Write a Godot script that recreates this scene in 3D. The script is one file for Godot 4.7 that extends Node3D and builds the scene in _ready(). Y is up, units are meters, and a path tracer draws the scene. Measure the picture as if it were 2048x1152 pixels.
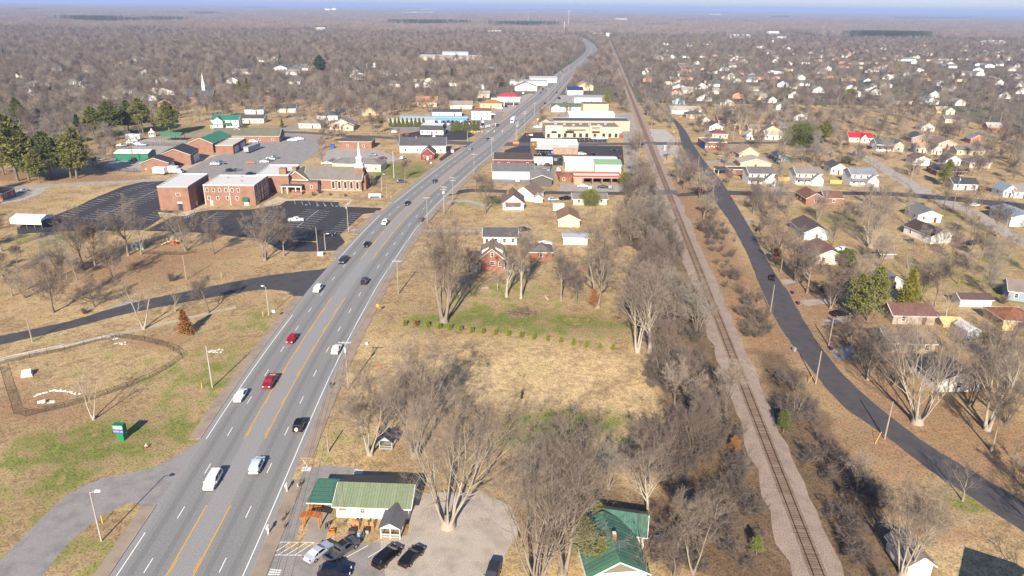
extends Node3D

# ---------------------------------------------------------------- camera model (photo pixels 2048 x 1152)
const F := 1450.0
const CAM_H := 78.4
const ROLL := 0.0122
var PITCH := atan((576.0 - 13.0) / F)
const RAIL0 := Vector2(45.9, -85.0)
const SUN_AZ := 7.5
const SUN_EL := 28.3

# a photo pixel gives a direction; the point is where it meets the plane at height h
func G(px: float, py: float, h := 0.0) -> Vector3:
	var u := (px - 1024.0) / F
	var v := -(py - 576.0) / F
	var c := cos(ROLL)
	var s := sin(ROLL)
	var x := u * c - v * s
	var y := u * s + v * c
	var cp := cos(PITCH)
	var sp := sin(PITCH)
	var d := Vector3(x, y * cp - sp, -(cp + y * sp))
	return Vector3(0, CAM_H, 0) + d * ((h - CAM_H) / d.y)

func to_px(p: Vector3) -> Vector2:
	var d := p - Vector3(0, CAM_H, 0)
	var cp := cos(PITCH)
	var sp := sin(PITCH)
	var zc := d.dot(Vector3(0, -sp, -cp))
	var x := d.x / zc
	var y := d.dot(Vector3(0, cp, -sp)) / zc
	var c := cos(ROLL)
	var s := sin(ROLL)
	return Vector2(1024.0 + (x * c + y * s) * F, 576.0 - (-x * s + y * c) * F)

# ---------------------------------------------------------------- mesh collector
class B:
	var v := PackedVector3Array()
	var n := PackedVector3Array()
	var c := PackedColorArray()
	var uv := PackedVector2Array()
	var xf := Transform3D()
	var col := Color.WHITE
	var use_col := false
	func tri(a: Vector3, b: Vector3, d: Vector3) -> void:
		a = xf * a
		b = xf * b
		d = xf * d
		var m := (b - a).cross(d - a).normalized()
		v.append(a); v.append(d); v.append(b)
		n.append(m); n.append(m); n.append(m)
		if use_col:
			c.append(col); c.append(col); c.append(col)
	func quad(a: Vector3, b: Vector3, d: Vector3, e: Vector3) -> void:
		tri(a, b, d)
		tri(a, d, e)
	func quad_uv(a: Vector3, b: Vector3, d: Vector3, e: Vector3) -> void:
		quad(a, b, d, e)
		for q in [Vector2(0, 1), Vector2(1, 0), Vector2(1, 1), Vector2(0, 1), Vector2(0, 0), Vector2(1, 0)]:
			uv.append(q)
	func box(o: Vector3, s: Vector3) -> void:
		var h := s * 0.5
		var p: Array[Vector3] = []
		for i in 8:
			p.append(o + Vector3(h.x if i & 1 else -h.x, h.y if i & 2 else -h.y, h.z if i & 4 else -h.z))
		quad(p[4], p[5], p[7], p[6])
		quad(p[1], p[0], p[2], p[3])
		quad(p[5], p[1], p[3], p[7])
		quad(p[0], p[4], p[6], p[2])
		quad(p[6], p[7], p[3], p[2])
		quad(p[0], p[1], p[5], p[4])
	# extrude a convex outline (counter-clockwise seen from +axis end) between two copies
	func prism(p: Array, q: Array) -> void:
		var k := p.size()
		for i in k:
			var j := (i + 1) % k
			quad(p[i], p[j], q[j], q[i])
		for i in range(1, k - 1):
			tri(q[0], q[i], q[i + 1])
			tri(p[0], p[i + 1], p[i])
	func tube(a: Vector3, b: Vector3, ra: float, rb: float, sides := 6, cap := false) -> void:
		var d := (b - a).normalized()
		var x := d.cross(Vector3.UP if absf(d.y) < 0.95 else Vector3.RIGHT).normalized()
		var y := d.cross(x)
		for i in sides:
			var t0 := TAU * i / sides
			var t1 := TAU * (i + 1) / sides
			var e0 := x * cos(t0) + y * sin(t0)
			var e1 := x * cos(t1) + y * sin(t1)
			var p0 := xf * (a + e0 * ra)
			var p1 := xf * (a + e1 * ra)
			var q0 := xf * (b + e0 * rb)
			var q1 := xf * (b + e1 * rb)
			var n0 := (xf.basis * e0).normalized()
			var n1 := (xf.basis * e1).normalized()
			for w in [[p0, n0], [q1, n1], [p1, n1], [p0, n0], [q0, n0], [q1, n1]]:
				v.append(w[0])
				n.append(w[1])
				if use_col:
					c.append(col)
			if cap:
				tri(b, b + e0 * rb, b + e1 * rb)
				tri(a, a + e1 * ra, a + e0 * ra)
	# turned solid: list of (radius, height)
	func lathe(o: Vector3, prof: Array, sides := 10) -> void:
		for k in prof.size() - 1:
			var r0: float = prof[k].x
			var r1: float = prof[k + 1].x
			for i in sides:
				var t0 := TAU * i / sides
				var t1 := TAU * (i + 1) / sides
				quad(o + Vector3(cos(t1) * r0, prof[k].y, sin(t1) * r0), o + Vector3(cos(t0) * r0, prof[k].y, sin(t0) * r0), o + Vector3(cos(t0) * r1, prof[k + 1].y, sin(t0) * r1), o + Vector3(cos(t1) * r1, prof[k + 1].y, sin(t1) * r1))
	func done() -> ArrayMesh:
		var m := ArrayMesh.new()
		if v.is_empty():
			return m
		var a := []
		a.resize(Mesh.ARRAY_MAX)
		a[Mesh.ARRAY_VERTEX] = v
		a[Mesh.ARRAY_NORMAL] = n
		if use_col:
			a[Mesh.ARRAY_COLOR] = c
		if uv.size() == v.size():
			a[Mesh.ARRAY_TEX_UV] = uv
		m.add_surface_from_arrays(Mesh.PRIMITIVE_TRIANGLES, a)
		return m

# ---------------------------------------------------------------- names, metas, parents
var used := {}
func numbered(called: String) -> String:
	var k: int = used.get(called, 0)
	used[called] = k + 1
	return called if k == 0 else "%s_%03d" % [called, k]

func tag(o: Node3D, label: String, category: String, group := "") -> Node3D:
	o.set_meta("label", label)
	o.set_meta("category", category)
	if group != "":
		o.set_meta("group", group)
	return o

func thing(called: String, label: String, category: String, at := Vector3.ZERO, turn := 0.0, group := "") -> Node3D:
	var o := Node3D.new()
	o.name = numbered(called)
	add_child(o)
	o.position = at
	o.rotation.y = turn
	return tag(o, label, category, group)

func part(called: String, b: B, m: Material, parent: Node) -> MeshInstance3D:
	return part_mesh(called, b.done(), m, parent)

func part_mesh(called: String, mesh: Mesh, m: Material, parent: Node) -> MeshInstance3D:
	var o := MeshInstance3D.new()
	o.name = numbered(called) if parent == self else called
	o.mesh = mesh
	o.material_override = m
	parent.add_child(o, true)
	return o

func struct(called: String, b: B, m: Material) -> MeshInstance3D:
	var o := part(called, b, m, self)
	o.set_meta("kind", "structure")
	return o

func copy(o: Node3D, at: Vector3, turn: float, label := "", group := "") -> Node3D:
	var c: Node3D = o.duplicate()
	c.name = numbered(o.get_meta("kindname") if o.has_meta("kindname") else String(o.name))
	add_child(c)
	c.position = at
	c.rotation.y = turn
	if label != "":
		c.set_meta("label", label)
	if group != "":
		c.set_meta("group", group)
	return c

# ---------------------------------------------------------------- materials
var mats := {}
var tex := {}
func noise_tex(key: String, freq: float, oct: int, lo: float, hi: float, size := 512, ty := FastNoiseLite.TYPE_SIMPLEX_SMOOTH) -> Texture2D:
	if not tex.has(key):
		var f := FastNoiseLite.new()
		f.seed = hash(key) % 1000
		f.noise_type = ty
		f.frequency = freq
		f.fractal_octaves = oct
		var im := f.get_seamless_image(size, size, false, false, 0.15, true)
		im.convert(Image.FORMAT_L8)
		var d := im.get_data()
		for i in d.size():
			d[i] = int(clampf(lo + (hi - lo) * d[i] / 255.0, 0.0, 1.0) * 255.0)
		im = Image.create_from_data(size, size, false, Image.FORMAT_L8, d)
		im.convert(Image.FORMAT_RGB8)
		tex[key] = ImageTexture.create_from_image(im)
	return tex[key]

# colour given as sRGB hex of the surface itself; tx = grain texture, sc = repeats per metre
func mat(hex: String, rough := 0.85, tx: Texture2D = null, sc := 0.3, metal := 0.0) -> StandardMaterial3D:
	var key := "%s|%s|%s|%s|%s" % [hex, rough, tx, sc, metal]
	if mats.has(key):
		return mats[key]
	var m := StandardMaterial3D.new()
	m.albedo_color = Color(hex)
	m.roughness = rough
	m.metallic = metal
	m.metallic_specular = 0.4
	if tx:
		m.albedo_texture = tx
		m.uv1_triplanar = true
		m.uv1_world_triplanar = true
		m.uv1_scale = Vector3.ONE * sc
		if tx == T_MED or tx == T_FINE or tx == T_ASPH:
			blotch(m)
	mats[key] = m
	return m

func blotch(m: StandardMaterial3D) -> void:
	m.detail_enabled = true
	m.detail_blend_mode = BaseMaterial3D.BLEND_MODE_MUL
	m.detail_uv_layer = BaseMaterial3D.DETAIL_UV_2
	m.detail_albedo = T_BLOT
	m.uv2_triplanar = true
	m.uv2_world_triplanar = true
	m.uv2_scale = Vector3.ONE * 0.037

var T_BLOT: Texture2D
var T_ASPH: Texture2D
var T_FINE: Texture2D
var T_MED: Texture2D
var T_SOFT: Texture2D
func wall_m(hex: String) -> StandardMaterial3D: return mat(hex, 0.8, T_SOFT, 0.11)
func roof_m(hex: String) -> StandardMaterial3D: return mat(hex, 0.9, T_MED, 0.17)
func metal_m(hex: String) -> StandardMaterial3D: return mat(hex, 0.45, T_SOFT, 0.17)
func paint_m(hex: String) -> StandardMaterial3D:
	var m := mat(hex, 0.32, null, 1.01, 0.05)
	m.clearcoat_enabled = true
	m.clearcoat = 0.6
	m.clearcoat_roughness = 0.08
	return m
var GLASS: StandardMaterial3D
var CARGLASS: StandardMaterial3D
var WHITE: StandardMaterial3D
var TYRE: StandardMaterial3D
var STEEL: StandardMaterial3D
var WOODPOLE: StandardMaterial3D
var rng := RandomNumberGenerator.new()

func window(parent: Node, x: Transform3D, w: float, h: float, pane := true) -> void:
	# a frame of four bars around a recessed pane; local z points outwards
	var b := B.new()
	b.xf = x
	var t := 0.11
	b.box(Vector3(0, h * 0.5, 0.03), Vector3(w + 0.2, t, 0.1))
	b.box(Vector3(0, -h * 0.5, 0.03), Vector3(w + 0.2, t, 0.1))
	b.box(Vector3(-w * 0.5, 0, 0.03), Vector3(t, h - t, 0.1))
	b.box(Vector3(w * 0.5, 0, 0.03), Vector3(t, h - t, 0.1))
	b.box(Vector3(0, 0, 0.03), Vector3(w - t, 0.06, 0.08))
	var f := part("window", b, WHITE, parent)
	if pane:
		var g := B.new()
		g.xf = x
		g.box(Vector3(0, 0, 0.005), Vector3(w - t, h - t, 0.03))
		part("pane", g, GLASS, f)

func at_wall(o: Vector3, turn: float) -> Transform3D:
	return Transform3D(Basis(Vector3.UP, turn), o)

# ---------------------------------------------------------------- buildings
# a, b: photo pixels of the foot of the wall that faces the camera; d depth, wh wall height, rise of the roof (metres)
# typ: g ridge along the front, x gable end in front, h hipped, f flat
func house(called: String, label: String, category: String, a: Vector2, bb: Vector2, d: float, wh: float, rise: float, typ: String, wm: Material, rm: Material, opt := {}) -> Node3D:
	var pa := G(a.x, a.y)
	var pb := G(bb.x, bb.y)
	return house_at(called, label, category, pa, pb, d, wh, rise, typ, wm, rm, opt)

func house_at(called: String, label: String, category: String, pa: Vector3, pb: Vector3, d: float, wh: float, rise: float, typ: String, wm: Material, rm: Material, opt := {}) -> Node3D:
	var w := pa.distance_to(pb)
	var ex := (pb - pa).normalized()
	var yaw := atan2(-ex.z, ex.x)
	var back := Vector3(ex.z, 0, -ex.x)
	var o := thing(called, label, category, (pa + pb) * 0.5 + back * d * 0.5, yaw, opt.get("group", ""))
	house_body(o, w, d, wh, rise, typ, wm, rm, opt)
	return o

func house_body(o: Node3D, w: float, d: float, wh: float, rise: float, typ: String, wm: Material, rm: Material, opt: Dictionary) -> void:
	var hw := w * 0.5
	var hd := d * 0.5
	var ov: float = opt.get("over", 0.4)
	var th := 0.16
	var b := B.new()
	if typ == "f":
		b.box(Vector3(0, wh * 0.5, 0), Vector3(w, wh, d))
	elif typ == "g":
		b.prism([Vector3(-hw, 0, hd), Vector3(-hw, 0, -hd), Vector3(-hw, wh, -hd), Vector3(-hw, wh + rise, 0), Vector3(-hw, wh, hd)].map(func(p): return p), [Vector3(hw, 0, hd), Vector3(hw, 0, -hd), Vector3(hw, wh, -hd), Vector3(hw, wh + rise, 0), Vector3(hw, wh, hd)])
	elif typ == "x":
		b.prism([Vector3(-hw, 0, -hd), Vector3(hw, 0, -hd), Vector3(hw, wh, -hd), Vector3(0, wh + rise, -hd), Vector3(-hw, wh, -hd)], [Vector3(-hw, 0, hd), Vector3(hw, 0, hd), Vector3(hw, wh, hd), Vector3(0, wh + rise, hd), Vector3(-hw, wh, hd)])
	else:
		b.box(Vector3(0, wh * 0.5, 0), Vector3(w, wh, d))
	var wall := part("wall", b, wm, o)
	if opt.has("wall_label"):
		wall.set_meta("label", opt.wall_label)
	# roof
	var r := B.new()
	var tip := rise + 0.0
	var roof: MeshInstance3D
	if typ == "f":
		r.box(Vector3(0, wh + 0.04, 0), Vector3(w - 0.5, 0.08, d - 0.5))
		roof = part("roof", r, rm, o)
		var k := B.new()
		var cp: float = opt.get("parapet", 0.35)
		for s in [-1, 1]:
			k.box(Vector3(0, wh + cp * 0.5, s * (hd - 0.12)), Vector3(w + 0.06, cp, 0.3))
			k.box(Vector3(s * (hw - 0.12), wh + cp * 0.5, 0), Vector3(0.3, cp, d - 0.54))
		part("coping", k, opt.get("coping", WHITE), roof)
	elif typ == "g" or typ == "x":
		var along := hw if typ == "g" else hd
		var across := hd if typ == "g" else hw
		var drop := tip * ov / across
		for s in [-1.0, 1.0]:
			var e := along + ov
			var lo := Vector3(0, wh - drop, s * (across + ov))
			var hi := Vector3(0, wh + tip, 0)
			var up := Vector3(0, th, 0)
			var pts := [lo + up * 0.05, hi + up * 0.05, hi + up, lo + up]
			if s < 0:
				pts.reverse()
			var p := []
			var q := []
			for t: Vector3 in pts:
				p.append(Vector3(-e, t.y, t.z) if typ == "g" else Vector3(t.z, t.y, e))
				q.append(Vector3(e, t.y, t.z) if typ == "g" else Vector3(t.z, t.y, -e))
			r.prism(p, q)
		roof = part("roof", r, rm, o)
		# pale barge boards along both gable edges and the eaves
		var k := B.new()
		for s in [-1.0, 1.0]:
			for u in [-1.0, 1.0]:
				var lo := Vector3(0, wh - drop, s * (across + ov - 0.02))
				var hi := Vector3(0, wh + tip, 0)
				var e: float = u * (along + ov + 0.02)
				var a0 := Vector3(e, lo.y, lo.z) if typ == "g" else Vector3(lo.z, lo.y, e)
				var a1 := Vector3(e, hi.y, hi.z) if typ == "g" else Vector3(hi.z, hi.y, e)
				k.tube(a0, a1, 0.12, 0.12, 4)
		for s in [-1.0, 1.0]:
			var q0 := Vector3(along + ov, wh - drop, s * (across + ov))
			k.box(Vector3(0, q0.y, q0.z) if typ == "g" else Vector3(q0.z, q0.y, 0), Vector3(2 * q0.x, 0.18, 0.06) if typ == "g" else Vector3(0.06, 0.18, 2 * q0.x))
		part("trim", k, opt.get("trim", WHITE), roof)
	else:
		var e := Vector3(hw + ov, 0, hd + ov)
		var base := wh - 0.05
		var rl := maxf(e.x - e.z, 0.0)
		var rz := maxf(e.z - e.x, 0.0)
		var a0 := Vector3(-e.x, base, e.z)
		var a1 := Vector3(e.x, base, e.z)
		var a2 := Vector3(e.x, base, -e.z)
		var a3 := Vector3(-e.x, base, -e.z)
		var t0 := Vector3(-rl, wh + rise, rz)
		var t1 := Vector3(rl, wh + rise, -rz)
		if rl > 0:
			r.quad(a0, a1, t1, t0); r.quad(a2, a3, t0, t1); r.tri(a1, a2, t1); r.tri(a3, a0, t0)
		else:
			r.tri(a0, a1, t0); r.quad(a1, a2, t1, t0); r.tri(a2, a3, t1); r.quad(a3, a0, t0, t1)
		r.quad(a3, a2, a1, a0)
		roof = part("roof", r, rm, o)
		var k := B.new()
		for s in [-1.0, 1.0]:
			k.box(Vector3(0, base, s * e.z), Vector3(2 * e.x + 0.05, 0.2, 0.05))
			k.box(Vector3(s * e.x, base, 0), Vector3(0.05, 0.2, 2 * e.z - 0.06))
		part("trim", k, opt.get("trim", WHITE), roof)
	# openings
	var fine: bool = opt.get("fine", true)
	var rows := 2 if wh > 4.6 else 1
	var nf: int = opt.get("nf", int(clampf(w / 3.2, 1, 7)))
	var ns: int = opt.get("ns", int(clampf(d / 3.6, 1, 6)))
	var wn: Vector2 = opt.get("win", Vector2(1.0, 1.35))
	var door: float = opt.get("door", 0.5 if nf % 2 == 1 else 0.5 + 0.5 / maxf(nf, 1))
	for k in rows:
		var y := 1.65 + k * 2.75
		if y + 0.9 > wh + 0.2:
			y = wh - 1.0
		for i in nf:
			var x := -hw + w * (i + 0.5) / nf
			if k == 0 and absf(x - (-hw + w * door)) < 1.0:
				continue
			window(o, at_wall(Vector3(x, y, hd), 0), minf(wn.x, w / (nf + 1.0)), minf(wn.y, wh * 0.55), fine)
		for i in ns:
			var z := hd - d * (i + 0.5) / ns
			for s: float in opt.get("sides", [-1.0 if o.position.x > 0 else 1.0]):
				window(o, at_wall(Vector3(s * hw, y, z), s * PI / 2), minf(wn.x, d / (ns + 1.0)), minf(wn.y, wh * 0.55), fine)
	if door >= 0 and wh > 2.2:
		var k := B.new()
		k.box(Vector3(-hw + w * door, 1.05, hd + 0.02), Vector3(1.0, 2.1, 0.1))
		var dd := part("door", k, opt.get("door_m", mat("5b3a2c", 0.6)), o)
		if fine:
			var q := B.new()
			q.box(Vector3(-hw + w * door + 0.36, 1.0, hd + 0.1), Vector3(0.1, 0.14, 0.06))
			part("handle", q, STEEL, dd)
	if opt.has("chimney"):
		var c: Vector3 = opt.chimney
		var k := B.new()
		k.box(Vector3(c.x * hw, c.y * 0.5, c.z * hd), Vector3(0.8, c.y, 0.8))
		k.box(Vector3(c.x * hw, c.y + 0.06, c.z * hd), Vector3(0.95, 0.14, 0.95))
		part("chimney", k, BRICK, roof)
	if opt.has("porch"):
		# x0, x1 (fractions of the width), depth, height
		var p: Array = opt.porch
		var x0: float = -hw + w * p[0]
		var x1: float = -hw + w * p[1]
		var k := B.new()
		k.prism([Vector3(x0, p[3], hd), Vector3(x0, p[3] + 0.9, hd), Vector3(x0, p[3] + 0.05, hd + p[2]), Vector3(x0, p[3] - 0.1, hd + p[2])], [Vector3(x1, p[3], hd), Vector3(x1, p[3] + 0.9, hd), Vector3(x1, p[3] + 0.05, hd + p[2]), Vector3(x1, p[3] - 0.1, hd + p[2])])
		part("porch_roof", k, rm, o)
		var np := int(clampf((x1 - x0) / 2.6, 1, 6))
		for i in np + 1:
			var q := B.new()
			q.box(Vector3(lerpf(x0 + 0.15, x1 - 0.15, i / float(np)), p[3] * 0.5 - 0.05, hd + p[2] - 0.2), Vector3(0.18, p[3] - 0.1, 0.18))
			part("porch_post", q, WHITE, o)
		var q := B.new()
		q.box(Vector3((x0 + x1) * 0.5, 0.12, hd + p[2] * 0.5), Vector3(x1 - x0, 0.24, p[2]))
		part("porch_floor", q, CONC, o)
	if opt.has("garage"):
		# list of [side, position along it from the front (fraction), width, height]
		for g: Array in opt.garage:
			var k := B.new()
			if g[0] == 0:
				k.xf = at_wall(Vector3(-hw + w * g[1], g[3] * 0.5, hd), 0)
			else:
				k.xf = at_wall(Vector3(g[0] * hw, g[3] * 0.5, hd - d * g[1]), g[0] * PI / 2)
			for i in 4:
				k.box(Vector3(0, (i - 1.5) * g[3] / 4.0, 0.03), Vector3(g[2], g[3] / 4.0 - 0.05, 0.09))
			part("garage_door", k, opt.get("garage_m", WHITE), o)
	if opt.has("wing"):
		# front gable wing: x0, x1 fractions, projection, wall height, rise
		var p: Array = opt.wing
		var x0: float = -hw + w * p[0]
		var x1: float = -hw + w * p[1]
		var xm := (x0 + x1) * 0.5
		var z1: float = hd + p[2]
		var z0 := -0.2
		var k := B.new()
		k.prism([Vector3(x0, 0, z0), Vector3(x1, 0, z0), Vector3(x1, p[3], z0), Vector3(xm, p[3] + p[4], z0), Vector3(x0, p[3], z0)], [Vector3(x0, 0, z1), Vector3(x1, 0, z1), Vector3(x1, p[3], z1), Vector3(xm, p[3] + p[4], z1), Vector3(x0, p[3], z1)])
		part("wing_wall", k, opt.get("wing_m", wm), o)
		k = B.new()
		var sl: float = p[4] / (x1 - xm) * 0.35
		for s in [-1.0, 1.0]:
			var xe: float = xm + s * (x1 - xm + 0.35)
			var pts := [Vector3(xe, p[3] - sl + 0.02, 0), Vector3(xm, p[3] + p[4] + 0.02, 0), Vector3(xm, p[3] + p[4] + 0.17, 0), Vector3(xe, p[3] - sl + 0.17, 0)]
			if s > 0:
				pts.reverse()
			k.prism(pts.map(func(t): return t + Vector3(0, 0, z0)), pts.map(func(t): return t + Vector3(0, 0, z1 + 0.35)))
		part("wing_roof", k, rm, o)
		if p.size() > 5 and p[5] > 0:
			k = B.new()
			for i in 4:
				k.box(Vector3(xm, (i + 0.5) * 0.55 + 0.02, z1 + 0.02), Vector3(p[5], 0.5, 0.08))
			part("garage_door", k, opt.get("garage_m", WHITE), o)
		else:
			window(o, at_wall(Vector3(xm, 1.7, z1), 0), 1.3, 1.4, fine)

var BRICK: StandardMaterial3D
var CONC: StandardMaterial3D
# ---------------------------------------------------------------- trees
var BARK := {}
var TWIG := {}
var protos := {}   # name -> [trunk mesh, crown mesh, height]

# one bare broadleaf tree: stems, limbs, branches as tubes, the fine twigs as slivers
func bare_tree(key: String, sd: int, H: float, stems: int, spread: float, bole: float, fill: float, tw := 0.012) -> void:
	var r := RandomNumberGenerator.new()
	r.seed = sd
	var tb := B.new()
	var cb := B.new()
	var todo := []
	if stems > 1:
		tb.tube(Vector3.ZERO, Vector3(0, H * 0.06, 0), H * 0.026 * sqrt(stems) * 0.75, H * 0.019 * sqrt(stems) * 0.75, 9, true)
	for i in stems:
		var a := TAU * i / stems + r.randf() * 0.8
		var lean := spread * 0.35 * (0.5 + r.randf()) if stems > 1 else 0.05
		var d := Vector3(cos(a) * lean, 1, sin(a) * lean).normalized()
		var p := Vector3(cos(a), 0, sin(a)) * H * (0.011 * sqrt(stems) if stems > 1 else 0.0) + Vector3(0, H * 0.035 if stems > 1 else 0.0, 0)
		todo.append([p, d, H * (0.8 + 0.2 * r.randf()) * (0.62 if stems == 1 else 0.72), H * 0.0165 / pow(stems, 0.33), 0])
	while todo.size():
		var t: Array = todo.pop_back()
		var p: Vector3 = t[0]
		var d: Vector3 = t[1]
		var L: float = t[2]
		var rad: float = t[3]
		var lv: int = t[4]
		var ns: int = [6, 4, 3, 2, 1][lv]
		var sides: int = [7, 5, 4, 3, 3][lv]
		var kids: int = int([11, 8, 7, 9, 0][lv] * (fill if lv > 0 else 1.0) * (1.0 if lv > 0 or stems == 1 else 0.75))
		var bend: float = [0.12, 0.2, 0.25, 0.3, 0.3][lv]
		var pts := PackedVector3Array([p])
		var rs := PackedFloat32Array([rad])
		var ds := PackedVector3Array([d])
		for k in ns:
			var q := pts[pts.size() - 1] + d * (L / ns)
			var f := 1.0 - 0.78 * (k + 1.0) / ns
			pts.append(q)
			rs.append(maxf(rad * f, 0.005))
			d = (d + Vector3(r.randf_range(-bend, bend), r.randf_range(-bend, bend) + (0.10 if lv > 0 else 0.04), r.randf_range(-bend, bend))).normalized()
			ds.append(d)
		var out := tb if lv < 3 else cb
		for k in ns:
			var ra := rs[k] * (1.5 if lv == 0 and k == 0 else 1.0)
			if lv < 4:
				out.tube(pts[k], pts[k + 1], ra, rs[k + 1], sides)
		if lv == 3:
			# twigs on the branchlet: slivers
			for k in kids:
				var s := r.randf_range(0.15, 1.0)
				var i := mini(int(s * ns), ns - 1)
				var o := pts[i].lerp(pts[i + 1], s * ns - i)
				var side := ds[i].cross(Vector3(r.randf_range(-1, 1), r.randf_range(-1, 1), r.randf_range(-1, 1))).normalized()
				var e := (ds[i] * r.randf_range(0.5, 1.1) + side * r.randf_range(0.5, 1.0) + Vector3(0, 0.25, 0)).normalized()
				var l := L * r.randf_range(0.5, 0.95)
				var wv := e.cross(Vector3(r.randf_range(-1, 1), r.randf_range(-1, 1), r.randf_range(-1, 1))).normalized() * tw
				cb.tri(o - wv, o + wv, o + e * l)
				# a side twig each
				var o2 := o + e * l * 0.45
				var e2 := (e + side.cross(e) * r.randf_range(-0.9, 0.9) + Vector3(0, 0.15, 0)).normalized()
				cb.tri(o2 - wv * 0.7, o2 + wv * 0.7, o2 + e2 * l * 0.6)
				var e3 := (e - side.cross(e) * r.randf_range(-0.9, 0.9) + Vector3(0, 0.1, 0)).normalized()
				o2 = o + e * l * 0.7
				cb.tri(o2 - wv * 0.6, o2 + wv * 0.6, o2 + e3 * l * 0.5)
			continue
		for k in kids:
			var s := r.randf_range(bole if lv == 0 else 0.22, 1.0)
			if k == 0:
				s = 0.98
			var i := mini(int(s * ns), ns - 1)
			var o := pts[i].lerp(pts[i + 1], s * ns - i)
			var ang := r.randf() * TAU
			var x := ds[i].cross(Vector3(0.3, 1, 0.1) if absf(ds[i].y) < 0.9 else Vector3.RIGHT).normalized()
			var side := x.rotated(ds[i], ang)
			var open := spread * (1.15 - 0.45 * s) * r.randf_range(0.75, 1.2) if lv == 0 else r.randf_range(0.5, 1.0)
			var e := (ds[i] + side * open + Vector3(0, 0.12, 0)).normalized()
			var nl: float = L * [0.52, 0.55, 0.52, 0.6][lv] * r.randf_range(0.7, 1.15) * (1.15 - 0.42 * s)
			if lv == 0 and stems == 1:
				nl *= 1.25
			todo.append([o, e, nl, maxf(lerpf(rs[i], rs[i + 1], s * ns - i) * [0.58, 0.56, 0.5, 0.5][lv], 0.007), lv + 1])
	protos[key] = [tb.done(), cb.done(), H]

# dense or dead shrub: stems from the ground and slivers
func bush(key: String, sd: int, H: float, W: float, count: int, tw: float) -> void:
	var r := RandomNumberGenerator.new()
	r.seed = sd
	var tb := B.new()
	var cb := B.new()
	for i in 9:
		var a := r.randf() * TAU
		var e := Vector3(cos(a) * W * r.randf(), H * r.randf_range(0.5, 0.95), sin(a) * W * r.randf())
		tb.tube(Vector3(cos(a), 0, sin(a)) * 0.2 * W, e, 0.04, 0.012, 4)
		for k in count / 9:
			var s := r.randf_range(0.15, 1.0)
			var o := e * s
			var d := Vector3(r.randf_range(-1, 1), r.randf_range(-0.2, 1.0), r.randf_range(-1, 1)).normalized()
			var l := W * r.randf_range(0.25, 0.6)
			var wv := d.cross(Vector3(r.randf_range(-1, 1), r.randf_range(-1, 1), r.randf_range(-1, 1))).normalized() * tw
			cb.tri(o - wv, o + wv, o + d * l)
	protos[key] = [tb.done(), cb.done(), H]

# evergreen: whorls of boughs with leaf slivers in clumps; cone 1 = pointed, 0 = open pine crown
func evergreen(key: String, sd: int, H: float, W: float, cone: float, bare: float, boughs: int, per: int, leaf: float) -> void:
	var r := RandomNumberGenerator.new()
	r.seed = sd
	var tb := B.new()
	var cb := B.new()
	var lean := Vector3(r.randf_range(-0.05, 0.05), 1, r.randf_range(-0.05, 0.05)) * H
	tb.tube(Vector3.ZERO, lean * 0.5, H * 0.017 + 0.06, H * 0.012 + 0.04, 7)
	tb.tube(lean * 0.5, lean * 0.97, H * 0.012 + 0.04, 0.03, 6)
	for i in boughs:
		var s := bare + (1.0 - bare) * pow((i + r.randf()) / boughs, 0.85)
		var t := (s - bare) / (1.0 - bare)
		var prof := lerpf(sin(clampf(t * 0.86 + 0.14, 0, 1) * PI) * 0.55 + 0.45 * (1.0 - t), 1.0 - t, cone) if cone < 1.5 else sqrt(maxf(0.02, 1.0 - pow(2.0 * t - 1.0, 2)))
		var l := W * maxf(prof, 0.06) * r.randf_range(0.65, 1.1)
		var a := r.randf() * TAU
		var o := lean * s * 0.97
		var tip := o + Vector3(cos(a) * l, l * r.randf_range(-0.05, 0.35) * (1.0 - 0.6 * cone), sin(a) * l)
		if cone < 0.8:
			tb.tube(o, tip, 0.06, 0.015, 4)
		var clumps := 3 if cone < 0.8 else 2
		for q in clumps:
			var m := o.lerp(tip, 1.0 - q * 0.3)
			var rr := l * 0.3 + 0.35
			for k in per / clumps:
				var d := Vector3(r.randfn(), r.randfn() * 0.6, r.randfn()) * rr * 0.45
				var e := (d.normalized() + Vector3(r.randf_range(-0.6, 0.6), r.randf_range(0.0, 0.9), r.randf_range(-0.6, 0.6))).normalized()
				var wv := e.cross(Vector3(r.randf_range(-1, 1), r.randf_range(-1, 1), r.randf_range(-1, 1))).normalized() * leaf * 0.33
				var c := m + d
				cb.tri(c - wv, c + wv, c + e * leaf * r.randf_range(0.7, 1.3))
	protos[key] = [tb.done(), cb.done(), H]

# a far tree, few slivers; used in groves
func sketch_tree(b: B, r: RandomNumberGenerator, o: Vector3, H: float, W: float, count: int, tw: float) -> void:
	var tn := r.randf_range(0.5, 1.5)
	b.col = Color(0.225, 0.19, 0.158).lerp(Color(0.205, 0.175, 0.163), r.randf()) * tn
	b.use_col = true
	b.tube(o, o + Vector3(0, H * 0.7, 0), 0.25, 0.08, 3)
	for k in count:
		var a := r.randf() * TAU
		var s := pow(r.randf(), 0.6)
		var y := r.randf_range(0.22, 0.9)
		var rr := W * sqrt(maxf(0.05, 1.0 - pow((y - 0.55) / 0.5, 2))) * s
		var p := o + Vector3(cos(a) * rr, H * y, sin(a) * rr)
		var d := (Vector3(cos(a), 0.9, sin(a)) + Vector3(r.randf_range(-1, 1), r.randf_range(-0.6, 0.6), r.randf_range(-1, 1)) * 0.8).normalized()
		var wv := d.cross(Vector3(r.randf_range(-1, 1), r.randf_range(-1, 1), r.randf_range(-1, 1))).normalized() * tw
		b.tri(p - wv, p + wv, p + d * H * r.randf_range(0.12, 0.25))

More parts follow.
